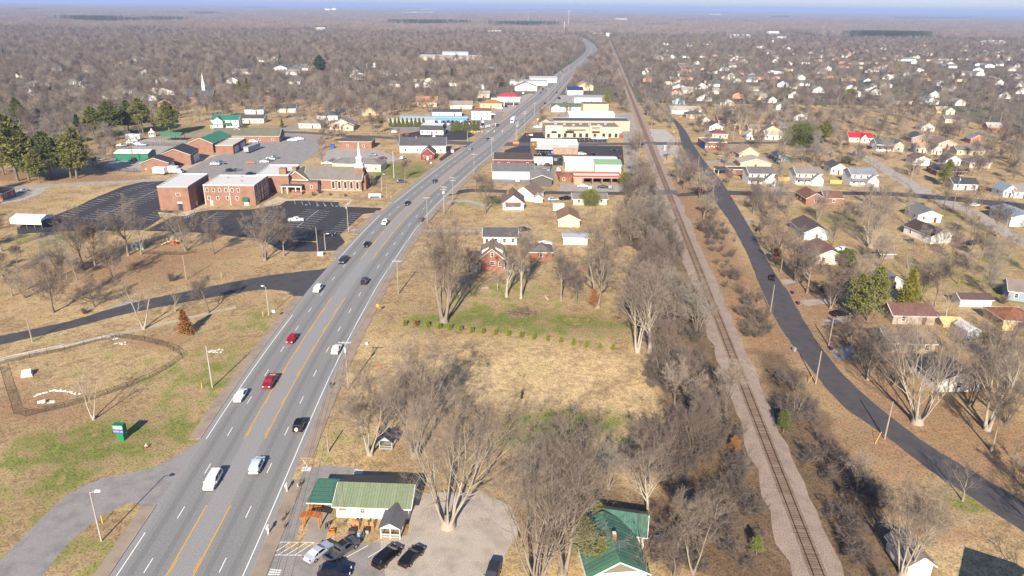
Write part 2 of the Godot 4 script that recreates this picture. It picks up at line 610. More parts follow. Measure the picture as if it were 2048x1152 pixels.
func grow_protos() -> void:
	bare_tree("round1", 11, 15, 1, 1.0, 0.28, 1.0)
	bare_tree("round2", 12, 16, 1, 0.85, 0.3, 1.0)
	bare_tree("round3", 13, 13, 1, 1.2, 0.22, 1.0)
	bare_tree("tall1", 14, 20, 1, 0.6, 0.38, 1.0)
	bare_tree("tall2", 15, 19, 1, 0.7, 0.32, 0.95)
	bare_tree("multi1", 16, 17, 6, 0.75, 0.3, 0.78)
	bare_tree("multi2", 17, 15, 4, 0.85, 0.3, 0.95)
	bare_tree("multi3", 23, 15, 3, 0.7, 0.32, 0.85)
	bare_tree("sparse1", 18, 14, 2, 0.9, 0.3, 0.6)
	bare_tree("sparse2", 19, 13, 1, 0.9, 0.3, 0.6)
	bare_tree("huge", 20, 20, 9, 0.85, 0.28, 0.7, 0.011)
	bare_tree("small1", 21, 7, 3, 0.9, 0.15, 0.8, 0.01)
	bare_tree("small2", 22, 8, 1, 1.1, 0.15, 0.8, 0.01)
	bush("brush1", 31, 2.6, 2.0, 520, 0.02)
	bush("brush2", 32, 3.8, 2.3, 560, 0.024)
	bush("shrub", 33, 1.6, 1.6, 900, 0.02)
	evergreen("pine1", 41, 19, 5.6, 0.15, 0.33, 74, 150, 0.75)
	evergreen("pine2", 42, 17, 5.2, 0.2, 0.28, 70, 150, 0.72)
	evergreen("pine3", 43, 20, 5.0, 0.3, 0.26, 78, 150, 0.72)
	evergreen("cedar", 44, 9, 2.4, 1.0, 0.04, 90, 70, 0.42)
	evergreen("fir", 45, 15, 4.0, 1.0, 0.06, 110, 80, 0.55)
	evergreen("roundgreen", 46, 4.0, 2.2, 2.0, 0.03, 90, 190, 0.2)
	evergreen("thuja", 47, 1.25, 0.34, 0.85, 0.03, 46, 40, 0.13)
	evergreen("leafy", 48, 11, 3.6, 0.1, 0.15, 60, 70, 0.4)
	for i in 3:
		BARK[i] = mat(["94887b", "7a6f64", "b0a597"][i], 0.9, T_MED, 0.9)
	for i in 8:
		TWIG[i] = mat(["7d7166", "70645b", "74665e", "8f8377", "5e544d", "978a7c", "594f49", "837d76"][i], 0.9)
	mat("3f4a28", 0.8)

# a tree of one of the grown kinds as a thing of its own
func tree(called: String, label: String, group: String, key: String, at: Vector3, h: float, bark: Material, leafm: Material, turn := -1.0, wide := 1.0) -> Node3D:
	var p: Array = protos[key]
	var k: float = h / p[2]
	var o := thing(called, label, "tree" if not called.contains("shrub") and not called.contains("bush") else "shrub", at, turn if turn >= 0 else rng.randf() * TAU, group)
	o.scale = Vector3(k * wide, k, k * wide)
	part_mesh("trunk" if not called.contains("shrub") else "stem", p[0], bark, o)
	part_mesh("crown" if not called.contains("shrub") else "foliage", p[1], leafm, o)
	return o

func many(called: String, key_mesh: Mesh, m: Material, list: Array, parent: Node) -> void:
	if list.is_empty():
		return
	var mm := MultiMesh.new()
	mm.transform_format = MultiMesh.TRANSFORM_3D
	mm.mesh = key_mesh
	mm.instance_count = list.size()
	for i in list.size():
		mm.set_instance_transform(i, list[i])
	var o := MultiMeshInstance3D.new()
	o.name = called
	o.multimesh = mm
	o.material_override = m
	parent.add_child(o, true)
# ---------------------------------------------------------------- strips, lots
func smooth(p: Array, per: int) -> Array:
	var o := []
	for i in p.size() - 1:
		var a: Vector3 = p[maxi(i - 1, 0)]
		var b: Vector3 = p[i]
		var c: Vector3 = p[i + 1]
		var d: Vector3 = p[mini(i + 2, p.size() - 1)]
		for k in per:
			o.append(b.cubic_interpolate(c, a, d, k / float(per)))
	o.append(p[p.size() - 1])
	return o

func side_of(line: Array, off: float, y := 0.0) -> Array:
	var o := []
	for i in line.size():
		var t: Vector3 = (line[mini(i + 1, line.size() - 1)] - line[maxi(i - 1, 0)]).normalized()
		var s := Vector3(-t.z, 0, t.x)   # to the right when heading along the line
		o.append(Vector3(line[i].x, y, line[i].z) + s * off)
	return o

func strip_into(b: B, l: Array, r: Array, y: float) -> void:
	for i in l.size() - 1:
		b.quad(Vector3(l[i].x, y, l[i].z), Vector3(r[i].x, y, r[i].z), Vector3(r[i + 1].x, y, r[i + 1].z), Vector3(l[i + 1].x, y, l[i + 1].z))

func px_line(a: Array) -> Array:
	var o := []
	for i in range(0, a.size(), 2):
		o.append(G(a[i], a[i + 1]))
	return o

func resample(line: Array, n: int) -> Array:
	var s := [0.0]
	for i in line.size() - 1:
		s.append(s[i] + line[i].distance_to(line[i + 1]))
	var o := []
	var j := 0
	for k in n:
		var t: float = s[s.size() - 1] * k / (n - 1.0)
		while j < line.size() - 2 and s[j + 1] < t:
			j += 1
		o.append(line[j].lerp(line[j + 1], clampf((t - s[j]) / maxf(s[j + 1] - s[j], 0.001), 0, 1)))
	return o

# a road between two pixel edge lines
func road(called: String, l: Array, r: Array, y: float, m: Material, n := 40) -> void:
	var b := B.new()
	var la := resample(smooth(px_line(l), 5), n * 3)
	var ra := resample(smooth(px_line(r), 5), n * 3)
	for i in la.size():
		var t: Vector3 = (ra[i] - la[i]).normalized()
		la[i] += t * rng.randf_range(-0.16, 0.16)
		ra[i] += t * rng.randf_range(-0.16, 0.16)
	strip_into(b, la, ra, y)
	struct(called, b, m)

func poly_into(b: B, pts: Array, y: float) -> void:
	var q := PackedVector2Array()
	for p: Vector3 in pts:
		q.append(Vector2(p.x, p.z))
	var t := Geometry2D.triangulate_polygon(q)
	for i in range(0, t.size(), 3):
		var a: Vector3 = Vector3(q[t[i]].x, y, q[t[i]].y)
		var c: Vector3 = Vector3(q[t[i + 1]].x, y, q[t[i + 1]].y)
		var d: Vector3 = Vector3(q[t[i + 2]].x, y, q[t[i + 2]].y)
		if (c - a).cross(d - a).y < 0:
			b.tri(a, d, c)
		else:
			b.tri(a, c, d)

var lots := []   # outlines kept clear of trees (x, z)
func lot(called: String, a: Array, y: float, m: Material) -> MeshInstance3D:
	var b := B.new()
	var pts := px_line(a)
	poly_into(b, pts, y)
	var q := PackedVector2Array()
	for p: Vector3 in pts:
		q.append(Vector2(p.x, p.z))
	lots.append(q)
	return struct(called, b, m)

# painted line on the ground from pixel to pixel
func paint(b: B, x0: float, y0: float, x1: float, y1: float, w: float, y: float) -> void:
	paint_w(b, G(x0, y0), G(x1, y1), w, y)
func paint_w(b: B, p: Vector3, q: Vector3, w: float, y: float) -> void:
	var t := (q - p).normalized()
	var s := Vector3(-t.z, 0, t.x) * w * 0.5
	var u := Vector3(0, y, 0)
	b.quad(p - s + u, p + s + u, q + s + u, q - s + u)

# a row of parking lines: from pixel a to pixel b the head line, each stroke along d metres, step metres apart
func stalls(b: B, a: Vector2, c: Vector2, to: Vector2, step: float, y: float, head := true) -> void:
	var p := G(a.x, a.y)
	var q := G(c.x, c.y)
	var dv := G(to.x, to.y) - p
	if head:
		paint_w(b, p, q, 0.11, y)
	var n := int(p.distance_to(q) / step)
	for i in n + 1:
		var s := p.lerp(q, i / float(maxi(n, 1)))
		paint_w(b, s, s + dv, 0.1, y)

# ---------------------------------------------------------------- vehicles
var car_protos := {}
# stations: z, top height, half width of roof line;   nose at -z
func car_mesh(kind: String) -> Dictionary:
	var S: Array
	var W := 0.92
	var belt := 0.98
	var R := 0.33
	var axles := [-1.4, 1.4]
	if kind == "sedan":
		S = [[-2.38, 0.60], [-2.25, 0.76], [-1.0, 0.98], [-0.2, 1.42], [0.7, 1.43], [1.55, 1.06], [2.2, 1.0], [2.36, 0.82]]
	elif kind == "suv":
		W = 0.96; belt = 1.1; R = 0.37
		S = [[-2.4, 0.66], [-2.25, 0.92], [-1.15, 1.1], [-0.5, 1.66], [0.4, 1.72], [1.7, 1.66], [2.2, 1.12], [2.38, 0.85]]
	elif kind == "van":
		W = 0.99; belt = 1.08; R = 0.36
		S = [[-2.55, 0.64], [-2.4, 0.88], [-1.65, 1.08], [-0.75, 1.68], [0.4, 1.76], [2.0, 1.72], [2.42, 1.15], [2.55, 0.8]]
		axles = [-1.6, 1.5]
	elif kind == "jeep":
		W = 0.93; belt = 1.15; R = 0.42
		S = [[-2.1, 0.75], [-2.05, 1.05], [-0.8, 1.15], [-0.55, 1.78], [0.3, 1.82], [1.85, 1.8], [2.05, 1.2], [2.1, 0.8]]
	else:  # pickup cab
		W = 1.0; belt = 1.2; R = 0.42
		S = [[-2.9, 0.75], [-2.8, 1.05], [-1.45, 1.2], [-0.85, 1.82], [0.1, 1.86], [0.75, 1.8], [0.95, 1.25], [1.0, 1.2]]
		axles = [-1.9, 1.85]
	var yb := 0.3 if kind in ["sedan", "van"] else 0.42
	var ring := func(s: Array) -> Array:
		var top: float = s[1]
		var lo := minf(top, belt)
		var e: float = 0.9 if absf(s[0]) > absf(S[0][0]) - 0.2 and kind != "pickup" or s == S[0] else 1.0
		var up := top > belt + 0.1
		var wt := W * (0.8 if up else 0.93) * e
		return [Vector3(W * 0.93 * e, yb, s[0]), Vector3(W * e, yb + 0.22, s[0]), Vector3(W * e, lo - 0.1, s[0]), Vector3(W * 0.97 * e, lo, s[0]), Vector3(wt, top - (0.06 if up else 0.0), s[0]), Vector3(wt - 0.14, top + 0.02, s[0])]
	var body := B.new()
	var rs := []
	for s in S:
		rs.append(ring.call(s))
	for i in rs.size() - 1:
		for k in 5:
			var a: Vector3 = rs[i][k]
			var b: Vector3 = rs[i][k + 1]
			var c: Vector3 = rs[i + 1][k + 1]
			var d: Vector3 = rs[i + 1][k]
			body.quad(a, d, c, b)
			var f := Vector3(-1, 1, 1)
			body.quad(b * f, c * f, d * f, a * f)
		var l5: Vector3 = rs[i][5]
		var r5: Vector3 = rs[i + 1][5]
		body.quad(l5 * Vector3(-1, 1, 1), l5, r5, r5 * Vector3(-1, 1, 1))
	for e in [0, rs.size() - 1]:
		for k in 5:
			var a: Vector3 = rs[e][k]
			var b: Vector3 = rs[e][k + 1]
			var f := Vector3(-1, 1, 1)
			if e == 0:
				body.quad(a * f, a, b, b * f)
			else:
				body.quad(a, a * f, b * f, b)
	# mirrors
	for s in [-1.0, 1.0]:
		body.box(Vector3(s * (W + 0.09), belt + 0.08, S[2][0] + 0.3), Vector3(0.18, 0.14, 0.1))
	var out := {"body": body.done()}
	# glass laid 1.2 cm outside the greenhouse
	var glass := {}
	var put := func(called: String, a: Vector3, b: Vector3, c: Vector3, d: Vector3, inset: float) -> void:
		var nn := (b - a).cross(d - a).normalized()
		var m := (a + b + c + d) * 0.25
		var q := []
		for p: Vector3 in [a, b, c, d]:
			q.append(p.lerp(m, inset) + nn * 0.014)
		var g := B.new()
		g.quad(q[0], q[1], q[2], q[3])
		if not glass.has(called):
			glass[called] = []
		glass[called].append(g.done())
	var f := Vector3(-1, 1, 1)
	var iw := 2
	put.call("windscreen", rs[iw][4], rs[iw][4] * f, (rs[iw + 1][4] + Vector3(-0.08, 0.03, 0)) * f, rs[iw + 1][4] + Vector3(-0.08, 0.03, 0), 0.07)
	var ir := 4 if kind == "sedan" else 5
	if kind != "pickup":
		put.call("rear_window", rs[ir + 1][4] * f, rs[ir + 1][4], rs[ir][4] + Vector3(-0.08, 0.03, 0), (rs[ir][4] + Vector3(-0.08, 0.03, 0)) * f, 0.1)
	else:
		put.call("rear_window", rs[6][4] * f, rs[6][4], rs[5][4] + Vector3(-0.08, 0.03, 0), (rs[5][4] + Vector3(-0.08, 0.03, 0)) * f, 0.12)
	var side := func(i0: int, i1: int) -> void:
		var a: Vector3 = rs[i0][3]
		var b: Vector3 = rs[i1][3]
		a.y = belt
		b.y = belt
		a.x = W * 0.97
		b.x = W * 0.97
		var c: Vector3 = rs[i1][4]
		var d: Vector3 = rs[i0][4]
		if i0 == iw:
			d = rs[i0 + 1][4]
		put.call("side_window", b, a, d, c, 0.1)
		put.call("side_window", a * f, b * f, c * f, d * f, 0.1)
	side.call(iw, 4)
	if kind != "pickup":
		side.call(4, 5)
	out.glass = glass
	if kind == "pickup":
		var bed := B.new()
		for s in [-1.0, 1.0]:
			bed.box(Vector3(s * 0.93, 0.85, 1.96), Vector3(0.14, 0.8, 1.9))
		bed.box(Vector3(0, 0.85, 2.87), Vector3(2.0, 0.8, 0.1))
		bed.box(Vector3(0, 0.6, 1.96), Vector3(1.72, 0.1, 1.8))
		out.bed = bed.done()
	var wheels := []
	var rims := []
	for z in axles:
		for s in [-1.0, 1.0]:
			var t := B.new()
			t.tube(Vector3(s * (W - 0.2), R, z), Vector3(s * (W + 0.025), R, z), R, R, 12, true)
			wheels.append(t.done())
			var q := B.new()
			q.tube(Vector3(s * (W + 0.02), R, z), Vector3(s * (W + 0.034), R, z), R * 0.6, R * 0.58, 10, true)
			rims.append(q.done())
	out.wheels = wheels
	out.rims = rims
	var hl := []
	var tl := []
	for s in [-1.0, 1.0]:
		var h := B.new()
		h.box(Vector3(s * W * 0.66, S[1][1] - 0.12, S[0][0] + 0.05), Vector3(0.34, 0.14, 0.14))
		hl.append(h.done())
		var t := B.new()
		var ze: float = 2.93 if kind == "pickup" else S[S.size() - 1][0] - 0.02
		t.box(Vector3(s * W * 0.76, S[S.size() - 1][1] + (0.1 if kind != "pickup" else -0.2), ze), Vector3(0.28, 0.18, 0.1))
		tl.append(t.done())
	out.hl = hl
	out.tl = tl
	return out

func car(kind: String, at: Vector3, turn: float, paint_hex: String, label: String, group := "", roof_hex := "") -> Node3D:
	if not car_protos.has(kind):
		car_protos[kind] = car_mesh(kind)
	var c: Dictionary = car_protos[kind]
	var word: String = {"sedan": "sedan_car", "suv": "suv_car", "van": "minivan", "jeep": "off_road_car", "pickup": "pickup_truck"}[kind]
	var o := thing(word, label, {"sedan": "car", "suv": "car", "van": "van", "jeep": "car", "pickup": "pickup truck"}[kind], at, turn, group)
	var body := part_mesh("body", c.body, paint_m(paint_hex), o)
	for g: String in c.glass:
		for m: Mesh in c.glass[g]:
			part_mesh(g, m, CARGLASS, o)
	if c.has("bed"):
		part_mesh("bed", c.bed, paint_m(paint_hex), o)
	if roof_hex != "":
		var r := B.new()
		r.box(Vector3(0, 1.855 if kind == "jeep" else 1.9, 0.65 if kind == "jeep" else -0.1), Vector3(1.25, 0.05, 2.3 if kind == "jeep" else 1.0))
		part("roof_panel", r, mat(roof_hex, 0.7), o)
	for i in c.wheels.size():
		var w := part_mesh("wheel", c.wheels[i], TYRE, o)
		part_mesh("rim", c.rims[i], STEEL, w)
	for m: Mesh in c.hl:
		part_mesh("headlight", m, mat("d8dce0", 0.15), o)
	for m: Mesh in c.tl:
		part_mesh("tail_light", m, mat("8e1414", 0.3), o)
	return o

func box_truck(at: Vector3, turn: float, body_hex: String, cab_hex: String, L: float, label: String, called: String, cat: String, cab := true) -> void:
	var o := thing(called, label, cat, at, turn)
	var b := B.new()
	b.box(Vector3(0, 2.25, 0), Vector3(2.5, 2.7, L))
	part("cargo_box", b, metal_m(body_hex), o)
	b = B.new()
	for s in [-1.0, 1.0]:
		for u in [-1.0, 1.0]:
			b.box(Vector3(s * 1.24, 2.25, u * (L * 0.5 - 0.05)), Vector3(0.14, 2.76, 0.16))
		b.box(Vector3(s * 1.24, 3.6, 0), Vector3(0.12, 0.1, L + 0.02))
		b.box(Vector3(s * 1.24, 0.92, 0), Vector3(0.12, 0.14, L + 0.02))
	part("edge_rail", b, metal_m("c9ccd0"), o)
	b = B.new()
	b.box(Vector3(0, 0.75, 0), Vector3(1.0, 0.25, L * 0.96))
	part("chassis", b, mat("2a2b2d", 0.8), o)
	if cab:
		b = B.new()
		var z := -L * 0.5 - 0.15
		b.prism([Vector3(-1.1, 0.5, z), Vector3(-1.1, 0.5, z - 2.1), Vector3(-1.1, 1.5, z - 2.1), Vector3(-1.1, 2.5, z - 1.4), Vector3(-1.1, 2.5, z)], [Vector3(1.1, 0.5, z), Vector3(1.1, 0.5, z - 2.1), Vector3(1.1, 1.5, z - 2.1), Vector3(1.1, 2.5, z - 1.4), Vector3(1.1, 2.5, z)])
		part("cab", b, paint_m(cab_hex), o)
		b = B.new()
		b.quad(Vector3(1.0, 1.56, z - 2.08), Vector3(-1.0, 1.56, z - 2.08), Vector3(-1.0, 2.42, z - 1.48), Vector3(1.0, 2.42, z - 1.48))
		part("windscreen", b, CARGLASS, o)
	for z: float in ([-L * 0.5 - 1.2, L * 0.32] if cab else [L * 0.25, L * 0.36]):
		for s in [-1.0, 1.0]:
			var t := B.new()
			t.tube(Vector3(s * 0.75, 0.48, z), Vector3(s * 1.16, 0.48, z), 0.48, 0.48, 12, true)
			var w := part("wheel", t, TYRE, o)
			t = B.new()
			t.tube(Vector3(s * 1.15, 0.48, z), Vector3(s * 1.175, 0.48, z), 0.26, 0.24, 10, true)
			part("rim", t, STEEL, w)

# ---------------------------------------------------------------- poles
func pole(base: Vector2, h: float, kind: String, label: String, group := "", turn := 0.0, m: Material = null) -> Node3D:
	var lamp := kind == "lamp"
	var o := thing("street_lamp" if lamp else "utility_pole", label, "street lamp" if lamp else "utility pole", G(base.x, base.y), turn, group)
	if m == null:
		m = WOODPOLE
	var b := B.new()
	b.tube(Vector3.ZERO, Vector3(0, h, 0), 0.17 if not lamp else 0.14, 0.11 if not lamp else 0.08, 8, true)
	part("pole", b, m, o)
	if lamp:
		b = B.new()
		b.tube(Vector3(0, h - 0.15, 0), Vector3(0.9, h + 0.15, 0), 0.06, 0.05, 6)
		part("arm", b, m, o)
		b = B.new()
		b.prism([Vector3(0.8, h + 0.02, -0.28), Vector3(1.6, h + 0.02, -0.2), Vector3(1.6, h + 0.2, -0.15), Vector3(0.8, h + 0.32, -0.2)], [Vector3(0.8, h + 0.02, 0.28), Vector3(1.6, h + 0.02, 0.2), Vector3(1.6, h + 0.2, 0.15), Vector3(0.8, h + 0.32, 0.2)])
		part("lamp_head", b, mat("cfd3d6", 0.5), o)
	var arms := {"plain": 0, "arm": 1, "arm2": 2, "transformer": 1, "bank": 2}.get(kind, 0) as int
	for k in arms:
		b = B.new()
		b.box(Vector3(0, h - 0.35 - k * 1.1, 0.12), Vector3(2.7, 0.14, 0.12))
		var a := part("crossarm", b, mat("b5b2ac", 0.8), o)
		for i in 4:
			b = B.new()
			b.lathe(Vector3(-1.2 + i * 0.8, h - 0.28 - k * 1.1, 0.12), [Vector2(0.05, 0), Vector2(0.09, 0.08), Vector2(0.05, 0.14), Vector2(0.08, 0.2), Vector2(0.0, 0.28)], 6)
			part("insulator", b, mat("9aa0a4", 0.3), a)
	if kind == "transformer" or kind == "bank":
		for i in (3 if kind == "bank" else 1):
			b = B.new()
			b.lathe(Vector3(0.38 * cos(i * 2.1 + 1.5), h - 2.6 if kind == "transformer" else h - 3.2, 0.38 * sin(i * 2.1 + 1.5)), [Vector2(0, 0), Vector2(0.27, 0.02), Vector2(0.27, 0.95), Vector2(0.2, 1.05), Vector2(0, 1.08)], 10)
			part("transformer", b, mat("a9adb0", 0.5), o)
	return o

func wire(a: Vector3, c: Vector3, sag: float, label: String, group: String) -> void:
	var b := B.new()
	var n := 10
	var last := a
	for i in n:
		var t := (i + 1.0) / n
		var p := a.lerp(c, t) - Vector3(0, sag * 4.0 * t * (1.0 - t), 0)
		b.tube(last, p, 0.022, 0.022, 3)
		last = p
	tag(part("overhead_wire", b, mat("3a3a3c", 0.6), self), label, "wire", group)
# ---------------------------------------------------------------- ground
const GX0 := -270.0
const GZ0 := -40.0
const GS := 620.0
var weights := {}
func blob(key: String, px: float, py: float, rx: float, rz: float, k: float) -> void:
	var p := G(px, py)
	var w: PackedFloat32Array = weights[key]
	var n := 310
	for j in range(maxi(0, int((GZ0 - p.z - rz * 2) / 2)), mini(n, int((GZ0 - p.z + rz * 2) / 2))):
		for i in range(maxi(0, int((p.x - rx * 2 - GX0) / 2)), mini(n, int((p.x + rx * 2 - GX0) / 2))):
			var x := (GX0 + i * 2.0 - p.x) / rx
			var z := (GZ0 - j * 2.0 - p.z) / rz
			w[j * n + i] = clampf(w[j * n + i] + k * exp(-(x * x + z * z)), 0.0, 1.0)
	weights[key] = w

func ground_image(size: int) -> Image:
	var W := {}
	for key in weights:
		var im := Image.create_from_data(310, 310, false, Image.FORMAT_RF, weights[key].to_byte_array())
		im.resize(size, size, Image.INTERPOLATE_BILINEAR)
		W[key] = im.get_data().to_float32_array()
	var N := []
	for a in [[0.012, 3, 3], [0.05, 3, 4], [0.22, 2, 5]]:
		var f := FastNoiseLite.new()
		f.seed = a[2]
		f.frequency = a[0]
		f.fractal_octaves = a[1]
		var im := f.get_image(size, size, false, false, true)
		im.convert(Image.FORMAT_L8)
		N.append(im.get_data())
	var tan := Vector3(160, 136, 101)
	var straw := Vector3(192, 166, 124)
	var green := Vector3(110, 116, 60)
	var leaf := Vector3(146, 116, 88)
	var dirt := Vector3(106, 88, 70)
	var dirty := Vector3(166, 152, 134)
	var out := PackedByteArray()
	out.resize(size * size * 3)
	var n0: PackedByteArray = N[0]
	var n1: PackedByteArray = N[1]
	var n2: PackedByteArray = N[2]
	var wg: PackedFloat32Array = W.green
	var wl: PackedFloat32Array = W.leaf
	var ws: PackedFloat32Array = W.straw
	var wd: PackedFloat32Array = W.dirt
	for i in size * size:
		var a := n0[i] / 255.0 - 0.5
		var b := n1[i] / 255.0 - 0.5
		var c := n2[i] / 255.0 - 0.5
		var col := tan.lerp(straw, clampf(0.3 + a * 1.2 + b * 0.8 + ws[i] * 0.7, 0, 1))
		col = col.lerp(green, clampf((wg[i] - 0.45 + b * 1.7 + c * 0.9 + a * 0.6) * 1.5, 0, 0.95))
		col = col.lerp(leaf, clampf((wl[i] - 0.42 + b * 1.5 + c * 0.9) * 1.5, 0, 0.92))
		col = col.lerp(dirt, clampf((wd[i] - 0.4 + b * 0.7 + c * 0.5) * 2.0, 0, 0.9))
		col *= 1.0 + c * 0.34 + b * 0.22
		out[i * 3] = int(clampf(col.x, 0, 255))
		out[i * 3 + 1] = int(clampf(col.y, 0, 255))
		out[i * 3 + 2] = int(clampf(col.z, 0, 255))
	return Image.create_from_data(size, size, false, Image.FORMAT_RGB8, out)

func build_ground() -> void:
	for k in ["green", "leaf", "straw", "dirt"]:
		var a := PackedFloat32Array()
		a.resize(310 * 310)
		weights[k] = a
	# seen in the photograph: where the grass is green, strewn with leaves, bleached or bare
	for q in [[1000, 640, 40, 9, 0.5], [1100, 650, 26, 8, 0.45], [1190, 660, 16, 8, 0.45], [950, 600, 22, 12, 0.35], [1080, 575, 24, 12, 0.42], [880, 650, 12, 8, 0.45], [1160, 860, 14, 7, 0.75], [1110, 850, 9, 6, 0.6], [1050, 900, 16, 10, 0.35],
			[500, 640, 12, 14, 0.5], [440, 720, 14, 14, 0.5], [380, 790, 20, 12, 0.45], [300, 880, 20, 10, 0.45], [180, 870, 18, 8, 0.45], [100, 960, 14, 12, 0.45], [30, 1050, 10, 14, 0.5], [180, 1100, 10, 8, 0.6], [60, 900, 14, 10, 0.3], [120, 690, 20, 10, 0.25], [180, 740, 16, 10, 0.2],
			[1660, 435, 16, 14, 0.9], [1640, 470, 10, 10, 0.5], [1850, 430, 14, 10, 0.5], [1820, 520, 26, 14, 0.5], [1900, 560, 24, 12, 0.45], [2020, 590, 12, 8, 0.9], [1990, 470, 14, 10, 0.55], [1930, 430, 20, 8, 0.4], [2010, 520, 14, 8, 0.5], [1480, 385, 10, 8, 0.6], [1580, 375, 12, 6, 0.6], [1690, 372, 14, 5, 0.6], [1570, 340, 20, 12, 0.6],
			[1390, 300, 8, 30, 0.6], [1300, 205, 12, 60, 0.85], [1375, 355, 8, 12, 0.6], [1930, 1010, 9, 5, 0.9], [1980, 880, 10, 6, 0.5], [1580, 640, 8, 14, 0.35], [60, 410, 30, 30, 0.2], [830, 340, 30, 24, 0.7], [760, 330, 16, 14, 0.6], [800, 350, 20, 12, 0.6], [930, 410, 20, 12, 0.35], [970, 405, 20, 14, 0.3],
			[60, 300, 40, 40, 0.4], [250, 260, 50, 30, 0.6], [330, 260, 30, 20, 0.6], [880, 1020, 0.1, 0.1, 0.0], [640, 890, 8, 8, 0.3], [850, 860, 14, 10, 0.3], [100, 470, 22, 16, 0.3], [60, 500, 20, 14, 0.3]]:
		blob("green", q[0], q[1], q[2], q[3], q[4])
	for q in [[120, 560, 40, 16, 0.5], [250, 520, 30, 16, 0.6], [380, 510, 26, 14, 0.45], [330, 545, 26, 10, 0.3], [60, 620, 24, 10, 0.35], [380, 690, 18, 10, 0.35], [460, 610, 14, 10, 0.3], [80, 358, 30, 8, 0.9], [20, 350, 30, 10, 0.9], [180, 358, 26, 8, 0.7], [290, 268, 24, 8, 0.6],
			[1640, 600, 14, 16, 0.8], [1600, 560, 10, 20, 0.8], [1540, 470, 14, 24, 0.7], [1700, 720, 26, 16, 0.6], [1800, 820, 22, 14, 0.7], [1900, 880, 20, 10, 0.7], [2020, 930, 16, 8, 0.7], [1850, 900, 14, 6, 0.6], [1960, 960, 14, 5, 0.6], [1990, 1080, 10, 4, 0.5], [1480, 560, 6, 40, 0.6], [1420, 470, 6, 40, 0.7], [1400, 420, 6, 20, 0.7], [1560, 760, 8, 12, 0.4], [1680, 900, 8, 10, 0.5], [1830, 1040, 9, 8, 0.5],
			[820, 850, 14, 10, 0.4], [760, 960, 10, 6, 0.3], [1180, 640, 8, 8, 0.5], [1700, 640, 20, 14, 0.5], [1780, 700, 24, 14, 0.5], [150, 830, 14, 8, 0.3], [40, 800, 16, 14, 0.35], [300, 690, 14, 5, 0.4], [20, 820, 14, 8, 0.5]]:
		blob("leaf", q[0], q[1], q[2], q[3], q[4])
	for q in [[1150, 780, 34, 12, 0.9], [1050, 750, 30, 10, 0.6], [1250, 760, 16, 12, 0.8], [900, 700, 20, 8, 0.3], [260, 400, 30, 30, 0.5], [760, 420, 12, 16, 0.7], [330, 650, 16, 5, 0.4], [100, 780, 26, 14, 0.3], [1720, 850, 10, 8, 0.6], [1640, 800, 7, 8, 0.6], [1900, 1080, 12, 6, 0.5], [1230, 960, 10, 8, 0.5], [960, 420, 26, 10, 0.4], [1350, 330, 12, 40, 0.6]]:
		blob("straw", q[0], q[1], q[2], q[3], q[4])
	for q in [[1420, 900, 9, 30, 0.9], [1390, 760, 8, 26, 0.9], [1480, 1080, 10, 12, 0.9], [1350, 600, 8, 40, 0.7], [1310, 470, 10, 60, 0.7], [1560, 900, 5, 16, 0.8], [1640, 1020, 7, 14, 0.8], [1720, 1120, 9, 8, 0.8], [1100, 1060, 12, 8, 0.6], [1180, 1010, 8, 8, 0.6], [1340, 1060, 8, 8, 0.9], [70, 590, 20, 8, 0.3], [1050, 620, 5, 4, 0.5], [1120, 920, 10, 10, 0.4], [60, 745, 3, 8, 0.4]]:
		blob("dirt", q[0], q[1], q[2], q[3], q[4])
	for i in 40:
		for o in [-9.0, 9.0 if i < 14 else 6.0]:
			var q := to_px(Vector3(rail_x(-80.0 - i * 7.0) + o, 0, -80.0 - i * 7.0))
			blob("dirt" if o < 0 or i < 12 else "leaf", q.x, q.y, 6.0, 6.0, 0.7)
	var size := 1536
	var im := ground_image(size)
	var m := StandardMaterial3D.new()
	m.albedo_texture = ImageTexture.create_from_image(im)
	m.roughness = 0.95
	m.metallic_specular = 0.15
	m.detail_enabled = true
	m.detail_blend_mode = BaseMaterial3D.BLEND_MODE_MUL
	m.detail_uv_layer = BaseMaterial3D.DETAIL_UV_2
	m.detail_albedo = T_GRASS
	m.uv2_triplanar = true
	m.uv2_world_triplanar = true
	m.uv2_scale = Vector3.ONE * 0.11
	var b := B.new()
	var n := 12
	var e := 0.999 / n
	for j in n:
		for i in n:
			var x0 := GX0 + GS * i / n
			var z0 := GZ0 - GS * j / n
			var st := GS / n
			b.quad(Vector3(x0, 0, z0), Vector3(x0 + st, 0, z0), Vector3(x0 + st, 0, z0 - st), Vector3(x0, 0, z0 - st))
	for p in b.v:
		b.uv.append(Vector2((p.x - GX0) / GS, (GZ0 - p.z) / GS))
	struct("lawn", b, m)

	# the country around it, out to the horizon
	var f := FastNoiseLite.new()
	f.seed = 8
	f.frequency = 0.004
	f.fractal_octaves = 4
	var hills := FastNoiseLite.new()
	hills.seed = 5
	hills.frequency = 0.00022
	hills.fractal_octaves = 4
	var rings := 96
	var sect := 200
	var pos := PackedVector3Array()
	var colr := PackedColorArray()
	for k in rings:
		var r := 12.0 * pow(60000.0 / 12.0, k / float(rings - 1))
		for s in sect + 1:
			var a := TAU * s / sect
			var x := sin(a) * r
			var z := -cos(a) * r
			var y := -0.25
			if r > 5000:
				y += clampf((r - 5000) / 9000.0, 0, 1) * (hills.get_noise_2d(x, z) * 38.0 + 6.0)
			pos.append(Vector3(x, y, z))
			var c := Color(0.165, 0.138, 0.102)
			if f.get_noise_2d(x * 1.7 + 500, z * 1.7) > 0.22:
				c = c.lerp(Color(0.14, 0.145, 0.07), 0.6)
			colr.append(c)
	var idx := PackedInt32Array()
